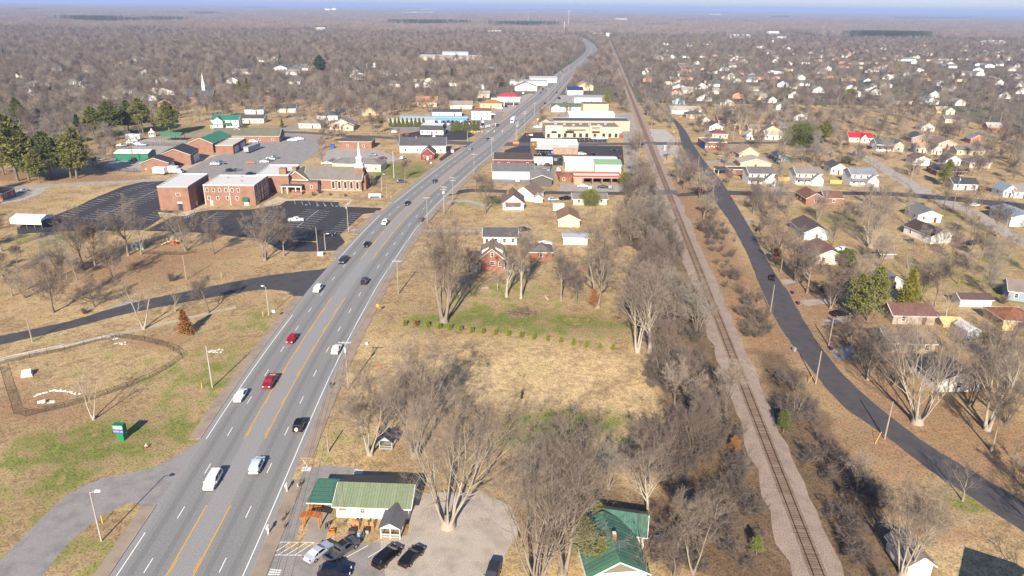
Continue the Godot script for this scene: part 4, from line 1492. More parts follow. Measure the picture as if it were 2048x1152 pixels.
func build_church() -> void:
	var brick := mat("977361", 0.9, T_MED, 0.45)
	var flat := mat("c9c7c2", 0.8, T_SOFT, 0.12)
	var grey := roof_m("7a746e")
	var o := hs("church_hall", "tall plain brick church hall with flat white roof and few windows", "building", 321.5, 421, 12.0, 3, 24, 9.6, 0, "f", brick, flat, {"nf": 0, "ns": 0, "door": -1.0})
	window(o, at_wall(Vector3(1.8, 6.6, 12), 0), 1.7, 1.1)
	block(o, "door", Vector3(2.1, 1.4, 12.04), Vector3(1.7, 2.8, 0.1), GLASS)
	block(o, "door_canopy", Vector3(2.1, 3.2, 12.05), Vector3(1.8, 0.7, 0.12), WHITE)
	block(o, "side_door", Vector3(6.03, 1.05, 5), Vector3(0.1, 2.1, 1.0), WHITE)
	for x in [-4.6, 4.9]:
		block(o, "pilaster", Vector3(x, 4.7, 12.03), Vector3(0.25, 9.3, 0.12), mat("b06a50", 0.9, T_MED, 0.45))
	o = hs("classroom_wing", "two-storey brick church wing with white flat roof and rows of windows", "building", 411, 410, 21.0, 1, 19, 8.2, 0, "f", brick, flat, {"nf": 0, "ns": 5, "door": -1.0, "win": Vector2(1.0, 1.5), "sides": [1.0]})
	for x in [-9.0, -6.4, -3.8, -1.2, 1.3, 3.9]:
		window(o, at_wall(Vector3(x, 6.4, 9.5), 0), 1.0, 1.5)
	for x in [-8.6, -5.0, -1.0, 3.0]:
		window(o, at_wall(Vector3(x, 3.0, 9.5), 0), 1.0, 1.5)
	block(o, "door", Vector3(-7.8, 1.0, 9.53), Vector3(1.0, 2.0, 0.1), WHITE)
	block(o, "door", Vector3(6.6, 1.05, 9.53), Vector3(1.7, 2.1, 0.1), WHITE)
	var aw := B.new()
	aw.prism([Vector3(5.2, 3.5, 9.5), Vector3(5.2, 2.3, 11.2), Vector3(5.2, 2.2, 11.2), Vector3(5.2, 2.2, 9.5)], [Vector3(7.9, 3.5, 9.5), Vector3(7.9, 2.3, 11.2), Vector3(7.9, 2.2, 11.2), Vector3(7.9, 2.2, 9.5)])
	part("awning", aw, mat("2f5d46", 0.8), o)
	for x in [-10.2, 0.1]:
		block(o, "downpipe", Vector3(x, 4.1, 9.56), Vector3(0.16, 8.2, 0.12), WHITE)
	for z in [5.5, 0.0, -6.0]:
		block(o, "downpipe", Vector3(10.57, 4.1, z), Vector3(0.12, 8.2, 0.16), WHITE)
	for q in [[-5, -4], [3, 2], [0, -7]]:
		var b := B.new()
		b.lathe(Vector3(q[0], 8.28, q[1]), [Vector2(0.2, 0), Vector2(0.2, 0.4), Vector2(0.35, 0.45), Vector2(0.3, 0.7), Vector2(0, 0.75)], 8)
		part("roof_vent", b, STEEL, o)
	o = hs("church_annex", "rear brick church annex with white flat roof stepped behind the wing", "building", 516, 385, 14.0, 3, 22, 7.6, 0, "f", brick, flat, {"nf": 0, "ns": 4, "door": -1.0, "sides": [1.0]})
	block(o, "chimney", Vector3(4.2, 5.2, 8), Vector3(3.0, 10.4, 3.0), brick)
	block(o, "chimney", Vector3(8.0, 4.9, 3), Vector3(1.8, 9.8, 1.6), brick)
	# sanctuary with portico and steeple
	var s := hs("brick_church", "brick church with white steeple, arched windows and grey gabled roof", "church", 610, 380, 26.0, -3, 11.5, 5.2, 4.6, "g", brick, grey, {"nf": 0, "ns": 0, "door": -1.0})
	for i in 5:
		var x := 0.2 + i * 2.75
		var b := B.new()
		b.xf = at_wall(Vector3(x, 2.9, 5.75), 0)
		for k in 8:
			var a0 := PI * k / 8.0
			var a1 := PI * (k + 1) / 8.0
			for rr in [[0.75, 0.6]]:
				b.prism([Vector3(cos(a0) * rr[1], 0.9 + sin(a0) * rr[1], 0), Vector3(cos(a0) * rr[0], 0.9 + sin(a0) * rr[0], 0), Vector3(cos(a1) * rr[0], 0.9 + sin(a1) * rr[0], 0), Vector3(cos(a1) * rr[1], 0.9 + sin(a1) * rr[1], 0)], [Vector3(cos(a0) * rr[1], 0.9 + sin(a0) * rr[1], 0.12), Vector3(cos(a0) * rr[0], 0.9 + sin(a0) * rr[0], 0.12), Vector3(cos(a1) * rr[0], 0.9 + sin(a1) * rr[0], 0.12), Vector3(cos(a1) * rr[1], 0.9 + sin(a1) * rr[1], 0.12)])
		for u in [-1.0, 1.0]:
			b.box(Vector3(u * 0.675, -0.45, 0.06), Vector3(0.15, 2.7, 0.12))
		b.box(Vector3(0, -1.85, 0.06), Vector3(1.6, 0.15, 0.14))
		var w := part("arched_window", b, WHITE, s)
		var g := B.new()
		g.xf = b.xf
		g.box(Vector3(0, -0.45, 0.02), Vector3(1.2, 2.7, 0.04))
		for k in 8:
			var a0 := PI * k / 8.0
			var a1 := PI * (k + 1) / 8.0
			g.tri(Vector3(0, 0.9, 0.04), Vector3(cos(a0) * 0.6, 0.9 + sin(a0) * 0.6, 0.04), Vector3(cos(a1) * 0.6, 0.9 + sin(a1) * 0.6, 0.04))
		part("pane", g, GLASS, w)
	block(s, "plinth", Vector3(0, 0.35, 0), Vector3(26.2, 0.7, 11.7), mat("a79a8c", 0.9, T_MED, 0.3))
	block(s, "entrance_hall", Vector3(-14.5, 2.3, 5.4), Vector3(17.5, 4.6, 8.0), brick)
	block(s, "entrance_hall_roof", Vector3(-14.5, 4.75, 5.4), Vector3(18.1, 0.3, 8.6), mat("6b625d", 0.85, T_MED, 0.3))
	var pd := B.new()
	pd.prism([Vector3(-20.5, 5.0, -2), Vector3(-11, 5.0, -2), Vector3(-15.75, 8.6, -2)], [Vector3(-20.5, 5.0, 7.5), Vector3(-11, 5.0, 7.5), Vector3(-15.75, 8.6, 7.5)])
	part("pediment", pd, brick, s)
	pd = B.new()
	for u in [-1.0, 1.0]:
		var pts := [Vector3(-15.75 + u * 5.5, 4.85, 0), Vector3(-15.75, 8.75, 0), Vector3(-15.75, 8.95, 0), Vector3(-15.75 + u * 5.5, 5.05, 0)]
		if u > 0:
			pts.reverse()
		pd.prism(pts.map(func(t): return t + Vector3(0, 0, -4)), pts.map(func(t): return t + Vector3(0, 0, 7.9)))
	part("pediment_roof", pd, grey, s)
	pd = B.new()
	for u in [-1.0, 1.0]:
		pd.tube(Vector3(-15.75 + u * 5.5, 4.9, 7.95), Vector3(-15.75, 8.8, 7.95), 0.17, 0.17, 4)
	pd.box(Vector3(-15.75, 4.98, 7.9), Vector3(11, 0.25, 0.3))
	part("pediment_trim", pd, WHITE, s)
	block(s, "porch_roof", Vector3(-16.5, 3.5, 11.3), Vector3(9.4, 0.3, 4.2), mat("5a5653", 0.85))
	block(s, "porch_fascia", Vector3(-16.5, 3.2, 13.3), Vector3(9.5, 0.35, 0.2), WHITE)
	for x in [-20.9, -18.4, -14.6, -12.2]:
		block(s, "porch_post", Vector3(x, 1.6, 13.1), Vector3(0.3, 3.1, 0.3), WHITE)
	block(s, "porch_steps", Vector3(-13.4, 0.5, 13.4), Vector3(4.2, 1.0, 3.0), brick)
	block(s, "door", Vector3(-19.6, 1.1, 9.45), Vector3(1.7, 2.2, 0.12), WHITE)
	window(s, at_wall(Vector3(-8.6, 2.4, 9.4), 0), 0.9, 1.5)
	for z in [7.5, 4.8]:
		window(s, at_wall(Vector3(-5.75, 2.4, z), PI / 2), 0.9, 1.5)
	block(s, "tower_base", Vector3(11.6, 5.1, 1.5), Vector3(3.6, 10.2, 3.6), brick)
	block(s, "tower_cornice", Vector3(11.6, 10.35, 1.5), Vector3(4.0, 0.4, 4.0), WHITE)
	block(s, "front_gable_wall", Vector3(13.6, 3.2, 0), Vector3(1.4, 6.4, 6), brick)
	var st := B.new()
	st.box(Vector3(11.6, 11.3, 1.5), Vector3(3.3, 1.5, 3.3))
	st.box(Vector3(11.6, 13.2, 1.5), Vector3(2.3, 2.5, 2.3))
	st.box(Vector3(11.6, 14.5, 1.5), Vector3(2.7, 0.25, 2.7))
	st.lathe(Vector3(11.6, 14.6, 1.5), [Vector2(1.05, 0), Vector2(0.95, 0.7), Vector2(0.75, 0.8), Vector2(0.0, 7.2)], 8)
	var stp := part("steeple", st, mat("e2e0dc", 0.6), s)
	for t in [0.0, PI / 2]:
		var lv := B.new()
		lv.xf = at_wall(Vector3(11.6, 13.1, 1.5) + Vector3(sin(t), 0, cos(t)) * 1.16, t)
		for k in 5:
			lv.box(Vector3(0, -0.8 + k * 0.36, 0.03), Vector3(0.8, 0.26, 0.08))
		part("louvre", lv, mat("8d9294", 0.6), stp)
	hs("brick_house", "dark brick house cut by left edge beside gravel yard", "house", -40, 402, 9.5, 2, 9, 3.2, 2.2, "h", BRICK, roof_m("50484a"), {"nf": 2, "ns": 2, "sides": [1.0]})
	# sign beside the road: a white frame with a blue panel
	var sg := thing("church_sign", "low white framed church sign with pale blue panel beside highway", "sign", G(750, 396), 0.05)
	for x in [-2.4, 2.4]:
		block(sg, "post", Vector3(x, 0.9, 0), Vector3(0.5, 1.8, 0.5), WHITE)
	block(sg, "frame", Vector3(0, 1.75, 0), Vector3(5.4, 0.3, 0.55), WHITE)
	block(sg, "panel", Vector3(0, 1.05, 0), Vector3(4.3, 1.1, 0.25), mat("8fb0d8", 0.5))
	block(sg, "lettering_band", Vector3(0, 0.75, 0.13), Vector3(3.6, 0.3, 0.02), mat("5f7fb5", 0.5))
	# white carport at the car park
	var cp := thing("metal_carport", "white metal carport on edge of black church car park", "carport", G(68, 453), deg_to_rad(-4))
	var pr := B.new()
	pr.prism([Vector3(-6, 3.3, 3.6), Vector3(-6, 3.3, -3.6), Vector3(-6, 3.9, -3.3), Vector3(-6, 4.8, 0), Vector3(-6, 3.9, 3.3)], [Vector3(6, 3.3, 3.6), Vector3(6, 3.3, -3.6), Vector3(6, 3.9, -3.3), Vector3(6, 4.8, 0), Vector3(6, 3.9, 3.3)])
	part("roof", pr, metal_m("d6d6d4"), cp)
	block(cp, "side_sheet", Vector3(0, 2.6, 3.62), Vector3(12, 1.5, 0.06), metal_m("dcdcda"))
	for x in [-5.8, -3, 0, 3, 5.8]:
		for z in [-3.5, 3.5]:
			block(cp, "post", Vector3(x, 1.65, z), Vector3(0.12, 3.3, 0.12), STEEL)
	# playground
	var pg := thing("playground_set", "red and cream climbing frame with green top under bare tree", "playground", G(348, 488), 0.2)
	for p in [[-1.6, 0, "d9c08a"], [0, 0.4, "b04038"], [1.4, -0.3, "c4b080"], [0.6, 1.2, "a83a34"]]:
		block(pg, "deck", Vector3(p[0], 1.0, p[1]), Vector3(1.2, 0.12, 1.2), mat(p[2], 0.6))
		for u in [-0.55, 0.55]:
			block(pg, "post", Vector3(p[0] + u, 1.1, p[1] + 0.55), Vector3(0.1, 2.2, 0.1), mat("a83a34", 0.5))
			block(pg, "post", Vector3(p[0] + u, 1.1, p[1] - 0.55), Vector3(0.1, 2.2, 0.1), mat("d9c08a", 0.5))
	var sl := B.new()
	sl.prism([Vector3(-2.2, 1.0, 0.3), Vector3(-3.9, 0.1, 0.3), Vector3(-3.9, 0.2, 0.3), Vector3(-2.2, 1.15, 0.3)], [Vector3(-2.2, 1.0, 1.0), Vector3(-3.9, 0.1, 1.0), Vector3(-3.9, 0.2, 1.0), Vector3(-2.2, 1.15, 1.0)])
	part("slide", sl, mat("e0cd98", 0.4), pg)
	sl = B.new()
	sl.lathe(Vector3(0, 2.2, 0.4), [Vector2(1.0, 0), Vector2(0, 0.9)], 4)
	part("roof", sl, mat("5f8f80", 0.6), pg)

func build_fire_station() -> void:
	var brick := mat("957060", 0.9, T_MED, 0.45)
	var dark := roof_m("3f3f43")
	hs("fire_station", "brick fire station bay hall with dark roof and white gable", "building", 284, 344.6, 13.0, 8, 9, 4.6, 2.4, "x", brick, dark, {"nf": 3, "ns": 0, "win": Vector2(0.8, 0.8), "door": -1.0, "garage": [[1, 0.2, 2.7, 3.6], [1, 0.55, 2.7, 3.6], [1, 0.86, 2.2, 3.6]]})
	hs("fire_station_hall", "taller dark-roofed rear hall of fire station with garage doors", "building", 322, 331, 15.0, 8, 16, 5.4, 3.0, "x", brick, dark, {"nf": 0, "ns": 0, "door": -1.0, "garage": [[1, 0.45, 3.0, 3.9], [1, 0.68, 3.0, 3.9], [1, 0.9, 3.0, 3.9]]})
	hs("metal_workshop", "green metal workshop with white roof beside the pine trees", "building", 232, 322, 17.0, 3, 10, 4.2, 1.0, "g", metal_m("2f7058"), metal_m("d2d4d2"), {"nf": 0, "ns": 0, "door": -1.0})
	hs("town_hall", "large brick hall with bright green metal roof and white gable trim", "building", 380, 305, 13.5, -2, 26, 5.4, 2.8, "x", brick, metal_m("3f7a58"), {"nf": 0, "ns": 6, "door": -1.0})
	hs("brick_garage", "flat-roofed brick garage building with two white roller doors", "building", 432.6, 308, 9.6, 3, 24, 4.6, 0, "f", brick, mat("bdb4a8", 0.9, T_SOFT, 0.15), {"nf": 0, "ns": 0, "door": -1.0, "garage": [[1, 0.18, 3.6, 3.4], [1, 0.34, 3.0, 3.4], [1, 0.66, 3.4, 3.4], [1, 0.84, 3.4, 3.4]], "coping": wall_m("cbbfae")})
	var o := hs("community_building", "long brick hall with grey-green hipped roof behind green-roofed hall", "building", 425, 284, 40.0, 3, 13, 3.8, 3.6, "g", brick, roof_m("6d6b5c"), {"nf": 5, "ns": 2})
	o = hs("community_building", "grey-green gabled brick wing beside its small drive-under canopy", "building", 452, 281, 15.0, 3, 12, 3.8, 3.8, "x", brick, roof_m("5c6450"), {"nf": 2, "ns": 2})
	var cn := thing("drive_canopy", "grey-green drive-under canopy on pale posts beside brick hall", "canopy", G(519, 278), 0.05)
	var b := B.new()
	b.prism([Vector3(-5, 3.2, 4), Vector3(-5, 3.2, -4), Vector3(-5, 4.4, 0)], [Vector3(5, 3.2, 4), Vector3(5, 3.2, -4), Vector3(5, 4.4, 0)])
	part("roof", b, roof_m("5f6a58"), cn)
	for x in [-4.5, 4.5]:
		for z in [-3.5, 3.5]:
			block(cn, "post", Vector3(x, 1.6, z), Vector3(0.4, 3.2, 0.4), WHITE)
	cn = thing("picnic_shelter", "open shelter with green gabled roof on thin posts by yard", "shelter", G(347, 281), 0.05)
	b = B.new()
	b.prism([Vector3(-6, 3.4, 4), Vector3(-6, 3.4, -4), Vector3(-6, 5.0, 0)], [Vector3(6, 3.4, 4), Vector3(6, 3.4, -4), Vector3(6, 5.0, 0)])
	part("roof", b, metal_m("3f7a58"), cn)
	for x in [-5.6, 0.0, 5.6]:
		for z in [-3.6, 3.6]:
			block(cn, "post", Vector3(x, 1.7, z), Vector3(0.2, 3.4, 0.2), mat("6b6660", 0.8))
	var g := thing("white_gazebo", "small white gazebo with cupola on leafy ground by pines", "gazebo", G(305, 273), 0)
	b = B.new()
	b.lathe(Vector3(0, 2.6, 0), [Vector2(2.2, 0), Vector2(0.5, 1.3), Vector2(0.5, 1.9), Vector2(0, 2.5)], 8)
	part("roof", b, WHITE, g)
	b = B.new()
	b.lathe(Vector3.ZERO, [Vector2(1.9, 0), Vector2(1.9, 0.9), Vector2(1.75, 0.9), Vector2(1.75, 0.1)], 8)
	part("railing", b, WHITE, g)
	for i in 8:
		block(g, "post", Vector3(cos(i * PI / 4) * 1.85, 1.3, sin(i * PI / 4) * 1.85), Vector3(0.2, 2.6, 0.2), WHITE)
	o = hs("farmhouse", "white two-storey farmhouse with green roof and front porch", "house", 424, 256, 18.0, 3, 9, 5.4, 2.4, "g", wall_m("dcdcd8"), metal_m("2f6f58"), {"nf": 5, "ns": 2, "wing": [0.1, 0.45, 2.5, 5.2, 2.2], "porch": [0.0, 0.75, 3.0, 2.8], "trim": WHITE})
	hs("bungalow", "cream bungalow beside white farmhouse with green roof", "house", 470, 246, 20.0, 3, 10, 3.2, 1.8, "g", wall_m("d8d0bc"), roof_m("56524f"), {"nf": 5, "ns": 1})
	hs("bungalow", "white house with dark grey roof across from cream bungalow", "house", 490, 228, 14.0, 3, 9, 3.4, 2.0, "g", wall_m("dcd8d0"), roof_m("5a5755"), {"nf": 4, "ns": 1})
	# lattice mast
	var ms := thing("radio_mast", "thin rusty lattice radio mast behind green metal workshop", "mast", G(268, 326), 0.3)
	for i in 3:
		b = B.new()
		var p := Vector3(cos(i * TAU / 3) * 0.45, 0, sin(i * TAU / 3) * 0.45)
		b.tube(p, p * 0.5 + Vector3(0, 14, 0), 0.06, 0.05, 5)
		part("leg", b, mat("8a6a58", 0.7), ms)
	for k in 12:
		b = B.new()
		for i in 3:
			var s0 := 1.0 - 0.5 * k / 12.0
			var s1 := 1.0 - 0.5 * (k + 1) / 12.0
			b.tube(Vector3(cos(i * TAU / 3) * 0.45 * s0, k * 14.0 / 12, sin(i * TAU / 3) * 0.45 * s0), Vector3(cos((i + 1) * TAU / 3) * 0.45 * s1, (k + 1) * 14.0 / 12, sin((i + 1) * TAU / 3) * 0.45 * s1), 0.03, 0.03, 4)
		part("brace", b, mat("8a6a58", 0.7), ms)

# metal sheets of a roof, each a part with a raised seam
func sheets(roof: Node3D, x0: float, x1: float, lo: Vector2, hi: Vector2, n: int, m: Array) -> void:
	# lo / hi : (height, z) of eave and ridge
	for i in n:
		var a := lerpf(x0, x1, i / float(n))
		var c := lerpf(x0, x1, (i + 1) / float(n)) - 0.015
		var b := B.new()
		var up := 0.035
		b.quad(Vector3(a, lo.x + up, lo.y), Vector3(c, lo.x + up, lo.y), Vector3(c, hi.x + up, hi.y), Vector3(a, hi.x + up, hi.y))
		for s in [a + 0.03, (a + c) * 0.5]:
			b.prism([Vector3(s, lo.x + up, lo.y), Vector3(s + 0.07, lo.x + up, lo.y), Vector3(s + 0.05, lo.x + up + 0.05, lo.y), Vector3(s + 0.02, lo.x + up + 0.05, lo.y)], [Vector3(s, hi.x + up, hi.y), Vector3(s + 0.07, hi.x + up, hi.y), Vector3(s + 0.05, hi.x + up + 0.05, hi.y), Vector3(s + 0.02, hi.x + up + 0.05, hi.y)])
		part("roof_sheet", b, m[i % m.size()], roof)

func build_shop() -> void:
	var white := wall_m("e4e4e2")
	var gm := [metal_m("768066"), metal_m("7a846a"), metal_m("738064")]
	var o := hs("roadside_shop", "white roadside shop with pale green metal roof and porch canopy", "shop", 673.7, 1035, 11.9, -2, 7.6, 2.6, 1.5, "g", white, gm[0], {"nf": 0, "ns": 0, "door": -1.0, "over": 0.5})
	var roof: Node3D = o.get_node("roof")
	var dz := 1.5 * 0.5 / 3.8
	sheets(roof, -6.4, 6.4, Vector2(2.6 - dz + 0.16, 4.3), Vector2(4.1 + 0.16, 0.02), 14, gm)
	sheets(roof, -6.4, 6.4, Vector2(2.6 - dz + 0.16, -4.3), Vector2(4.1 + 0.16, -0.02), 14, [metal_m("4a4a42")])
	for x in [-1.6, 3.4]:
		window(o, at_wall(Vector3(x, 1.6, 3.8), 0), 0.9, 1.1)
		var g := B.new()
		for i in 3:
			g.box(Vector3(x - 0.3 + i * 0.3, 1.6, 3.84), Vector3(0.03, 1.0, 0.03))
		for i in 3:
			g.box(Vector3(x, 1.3 + i * 0.3, 3.84), Vector3(0.8, 0.03, 0.03))
		part("glazing_bar", g, WHITE, o)
		for s in [-0.78, 0.78]:
			block(o, "shutter", Vector3(x + s, 1.6, 3.83), Vector3(0.4, 1.25, 0.06), mat("8f9aa6", 0.7))
	var sg := block(o, "painted_sign", Vector3(-4.9, 1.75, 3.82), Vector3(1.2, 0.45, 0.05), mat("8a6446", 0.8))
	block(o, "meter_box", Vector3(-2.9, 0.6, 3.86), Vector3(0.3, 0.5, 0.15), mat("7f9fc0", 0.5))
	block(o, "plinth", Vector3(0, 0.1, 0), Vector3(12.0, 0.2, 7.7), mat("b5aa9a", 0.9))
	# canopy to the left: darker green sheets on posts
	var c := B.new()
	c.box(Vector3(-8.4, 2.65, 0.4), Vector3(4.7, 0.1, 6.6))
	var cr := part("canopy", c, metal_m("487860"), o)
	for i in 12:
		var b := B.new()
		b.box(Vector3(-8.4, 2.72, -2.55 + i * 0.55), Vector3(4.7, 0.05, 0.5))
		b.box(Vector3(-8.4, 2.76, -2.3 + i * 0.55), Vector3(4.7, 0.04, 0.07))
		part("roof_sheet", b, metal_m(["446c5a", "4a7260"][i % 2]), cr)
	block(cr, "fascia", Vector3(-8.4, 2.6, 3.74), Vector3(4.8, 0.16, 0.08), WHITE)
	for q in [[-10.5, 3.5], [-10.5, -2.6], [-6.3, -2.7]]:
		block(o, "canopy_post", Vector3(q[0], 1.3, q[1]), Vector3(0.16, 2.6, 0.16), mat("c07a3a", 0.7))
	# timber garden furniture for sale
	var cedar := mat("c8742a", 0.65, T_MED, 0.9)
	var pg := thing("timber_arbour", "orange timber entrance arbour with arched top on concrete path", "arbour", G(625, 1052), deg_to_rad(-2))
	for x in [-1.3, 1.3]:
		for z in [-0.6, 0.6]:
			block(pg, "post", Vector3(x, 1.05, z), Vector3(0.14, 2.1, 0.14), cedar)
	for k in 9:
		var b := B.new()
		b.xf = Transform3D(Basis(), Vector3(-1.6 + k * 0.4, 2.15 + 0.22 * sin(k / 8.0 * PI), 0))
		b.box(Vector3.ZERO, Vector3(0.34, 0.05, 1.5))
		part("slat", b, mat(["c06c2a", "b8652c", "cb7a34"][k % 3], 0.65, T_MED, 0.9), pg)
	for z in [-0.62, 0.62]:
		var b := B.new()
		for k in 8:
			b.tube(Vector3(-1.6 + k * 0.4, 2.1 + 0.22 * sin(k / 8.0 * PI), z), Vector3(-1.2 + k * 0.4, 2.1 + 0.22 * sin((k + 1) / 8.0 * PI), z), 0.07, 0.07, 4)
		part("beam", b, cedar, pg)
	var sw := thing("porch_swing", "orange timber swing seat with slatted back under green canopy", "bench", G(632, 1018), deg_to_rad(-2))
	for k in 4:
		block(sw, "back_slat", Vector3(0, 0.75 + k * 0.13, -0.3), Vector3(1.9, 0.1, 0.04), cedar)
		block(sw, "seat_slat", Vector3(0, 0.5, -0.2 + k * 0.13), Vector3(1.9, 0.04, 0.11), cedar)
	for x in [-0.95, 0.95]:
		block(sw, "arm", Vector3(x, 0.75, 0), Vector3(0.08, 0.06, 0.6), cedar)
		block(sw, "leg", Vector3(x, 0.37, 0.2), Vector3(0.08, 0.75, 0.08), cedar)
		block(sw, "leg", Vector3(x, 0.62, -0.3), Vector3(0.08, 1.25, 0.08), cedar)
	sw = thing("timber_crate", "small orange timber planter box on grass before white shop", "planter", G(664, 1066), 0.2)
	for k in 4:
		block(sw, "board", Vector3(0, 0.08 + k * 0.14, 0.3), Vector3(0.9, 0.12, 0.05), cedar)
		block(sw, "board", Vector3(0, 0.08 + k * 0.14, -0.3), Vector3(0.9, 0.12, 0.05), cedar)
		block(sw, "board", Vector3(0.42, 0.08 + k * 0.14, 0), Vector3(0.05, 0.12, 0.54), cedar)
		block(sw, "board", Vector3(-0.42, 0.08 + k * 0.14, 0), Vector3(0.05, 0.12, 0.54), cedar)
	# lounge chairs with rounded backs
	var k := 0
	for q in [[706.5, 1056], [714, 1056.5], [732.5, 1057.5], [743.5, 1059]]:
		var ch := thing("timber_chair", ["tan timber garden chair with rounded back, first beside dark cart", "tan timber garden chair with rounded back, second beside dark cart", "tan timber garden chair with rounded back behind grey stove box", "tan timber garden chair with rounded back beside railed gazebo"][k], "chair", G(q[0], q[1]), 0.05, "garden chairs in front of the shop")
		var wood := mat("c08a5c", 0.7, T_MED, 0.9)
		for i in 5:
			var hgt: float = [0.75, 0.95, 1.02, 0.95, 0.75][i]
			block(ch, "back_slat", Vector3(-0.24 + i * 0.12, 0.35 + hgt * 0.5, -0.22), Vector3(0.11, hgt, 0.04), wood)
			block(ch, "seat_slat", Vector3(0, 0.38, -0.15 + i * 0.12), Vector3(0.6, 0.035, 0.11), wood)
		for x in [-0.34, 0.34]:
			block(ch, "arm", Vector3(x, 0.6, 0.05), Vector3(0.12, 0.035, 0.65), wood)
			block(ch, "leg", Vector3(x, 0.3, 0.3), Vector3(0.08, 0.6, 0.06), wood)
			block(ch, "leg", Vector3(x, 0.3, -0.2), Vector3(0.08, 0.6, 0.06), wood)
		k += 1
	for q in [[705, 1068, "4a4a4e", "dark grey smoker box with lid before tan timber chairs", 1.05], [733, 1067, "8d9698", "pale grey smoker box with lid before tan timber chairs", 0.85]]:
		var ch := thing("smoker_grill", q[3], "grill", G(q[0], q[1]), 0.02)
		block(ch, "box", Vector3(0, 0.55, 0), Vector3(q[4], 0.6, 0.7), mat(q[2], 0.5))
		block(ch, "lid", Vector3(0, 0.89, -0.02), Vector3(q[4] + 0.06, 0.08, 0.76), mat("3a3a3c", 0.5))
		for x in [-0.4, 0.4]:
			for z in [-0.28, 0.28]:
				block(ch, "leg", Vector3(x, 0.13, z), Vector3(0.06, 0.26, 0.06), mat("2c2c2e", 0.6))
	# iron ornaments
	k = 0
	for q in [[654, 1058, 1.3], [688, 1050, 0.9], [566, 1043, 0.8], [570, 1056, 0.8], [573, 1033, 0.8], [602, 972, 0.9], [596, 975, 0.6]]:
		var ch := thing("yard_ornament", ["black iron deer figure on grass beside timber planter", "grey wooden wheelbarrow figure on grass before white wall", "lowest of three iron yard figures on verge by mailbox", "middle iron yard figure of three on verge by mailbox", "highest of three iron yard figures on verge by mailbox", "black iron rooster on verge corner near grey drive", "white stone figure on verge corner near grey drive"][k], "ornament", G(q[0], q[1]), 0.4 * k)
		var m := mat(["252528", "6a6258", "3a3836", "4a4644", "2e2c2c", "252528", "c8c4bc"][k], 0.6)
		var s: float = q[2]
		var b := B.new()
		b.lathe(Vector3(0, 0.45 * s, 0), [Vector2(0, 0), Vector2(0.16 * s, 0.08 * s), Vector2(0.2 * s, 0.25 * s), Vector2(0.1 * s, 0.42 * s), Vector2(0, 0.46 * s)], 7)
		b.tube(Vector3(0.1 * s, 0.8 * s, 0), Vector3(0.3 * s, 1.15 * s, 0), 0.07 * s, 0.05 * s, 6, true)
		b.tube(Vector3(0.28 * s, 1.15 * s, 0), Vector3(0.48 * s, 1.1 * s, 0), 0.07 * s, 0.03 * s, 6, true)
		part("body", b, m, ch)
		for i in 4:
			b = B.new()
			b.tube(Vector3(-0.14 * s if i < 2 else 0.14 * s, 0.6 * s, 0.08 * s if i % 2 else -0.08 * s), Vector3(-0.16 * s if i < 2 else 0.16 * s, 0, 0.09 * s if i % 2 else -0.09 * s), 0.035 * s, 0.025 * s, 5)
			part("leg", b, m, ch)
		k += 1
	# railed gazebo shed in front of the shop
	var gz := thing("screened_gazebo", "small white railed gazebo with grey shingle roof before shop", "gazebo", G(779.5, 1078) + Vector3(0.3, 0, -2.4), deg_to_rad(-4))
	var rb := B.new()
	for s in [-1.0, 1.0]:
		var pts := [Vector3(s * 1.85, 1.95, 0), Vector3(0, 3.05, 0), Vector3(0, 3.17, 0), Vector3(s * 1.85, 2.07, 0)]
		if s > 0:
			pts.reverse()
		rb.prism(pts.map(func(t): return t + Vector3(0, 0, -2.6)), pts.map(func(t): return t + Vector3(0, 0, 2.6)))
	part("roof", rb, roof_m("6a676a"), gz)
	rb = B.new()
	rb.prism([Vector3(-1.6, 2.0, 2.3), Vector3(1.6, 2.0, 2.3), Vector3(0, 2.98, 2.3)], [Vector3(-1.6, 2.0, 2.45), Vector3(1.6, 2.0, 2.45), Vector3(0, 2.98, 2.45)])
	part("gable", rb, WHITE, gz)
	for z in [-2.35, 0.0, 2.35]:
		for x in [-1.5, 1.5]:
			block(gz, "post", Vector3(x, 1.0, z), Vector3(0.14, 2.0, 0.14), WHITE)
	block(gz, "post", Vector3(0, 1.0, 2.35), Vector3(0.12, 2.0, 0.12), WHITE)
	block(gz, "floor", Vector3(0, 0.1, 0), Vector3(3.1, 0.2, 4.8), mat("8a7a68", 0.8))
	block(gz, "back_wall", Vector3(0, 1.0, -2.35), Vector3(3.0, 2.0, 0.06), mat("6b5a4c", 0.8))
	for q in [[0, 2.35, 0], [1.5, 0, 1], [-1.5, 0, 1]]:
		var L := 2.9 if q[2] == 0 else 4.6
		for y in [0.32, 0.85]:
			block(gz, "rail", Vector3(q[0], y, q[1]), Vector3(L, 0.07, 0.06) if q[2] == 0 else Vector3(0.06, 0.07, L), WHITE)
		for i in 18:
			var u := -L * 0.5 + L * (i + 0.5) / 18.0
			block(gz, "baluster", Vector3(q[0] + (u if q[2] == 0 else 0.0), 0.58, q[1] + (0.0 if q[2] == 0 else u)), Vector3(0.035, 0.5, 0.035), WHITE)
	# people beside the smoker boxes
	person(G(718.5, 1081), 0.4, "7f9cc4", "7a98c0", "5a4634", "person in light blue shirt and jeans standing beside grey pickup")
	person(G(724.5, 1080), -1.2, "23252c", "23283a", "2a2420", "person in dark clothes standing beside person in light blue")
	# green-roofed house at the lower edge
	var gh := house_at("green_roof_house", "house with green metal roof and brick chimney among cedars", "house", Vector3(11.6, 0, -81.6), Vector3(19.9, 0, -82.6), 9.5, 2.9, 2.3, "x", white, metal_m("4e7a62"), {"nf": 3, "ns": 2, "over": 0.5, "door": -1.0})
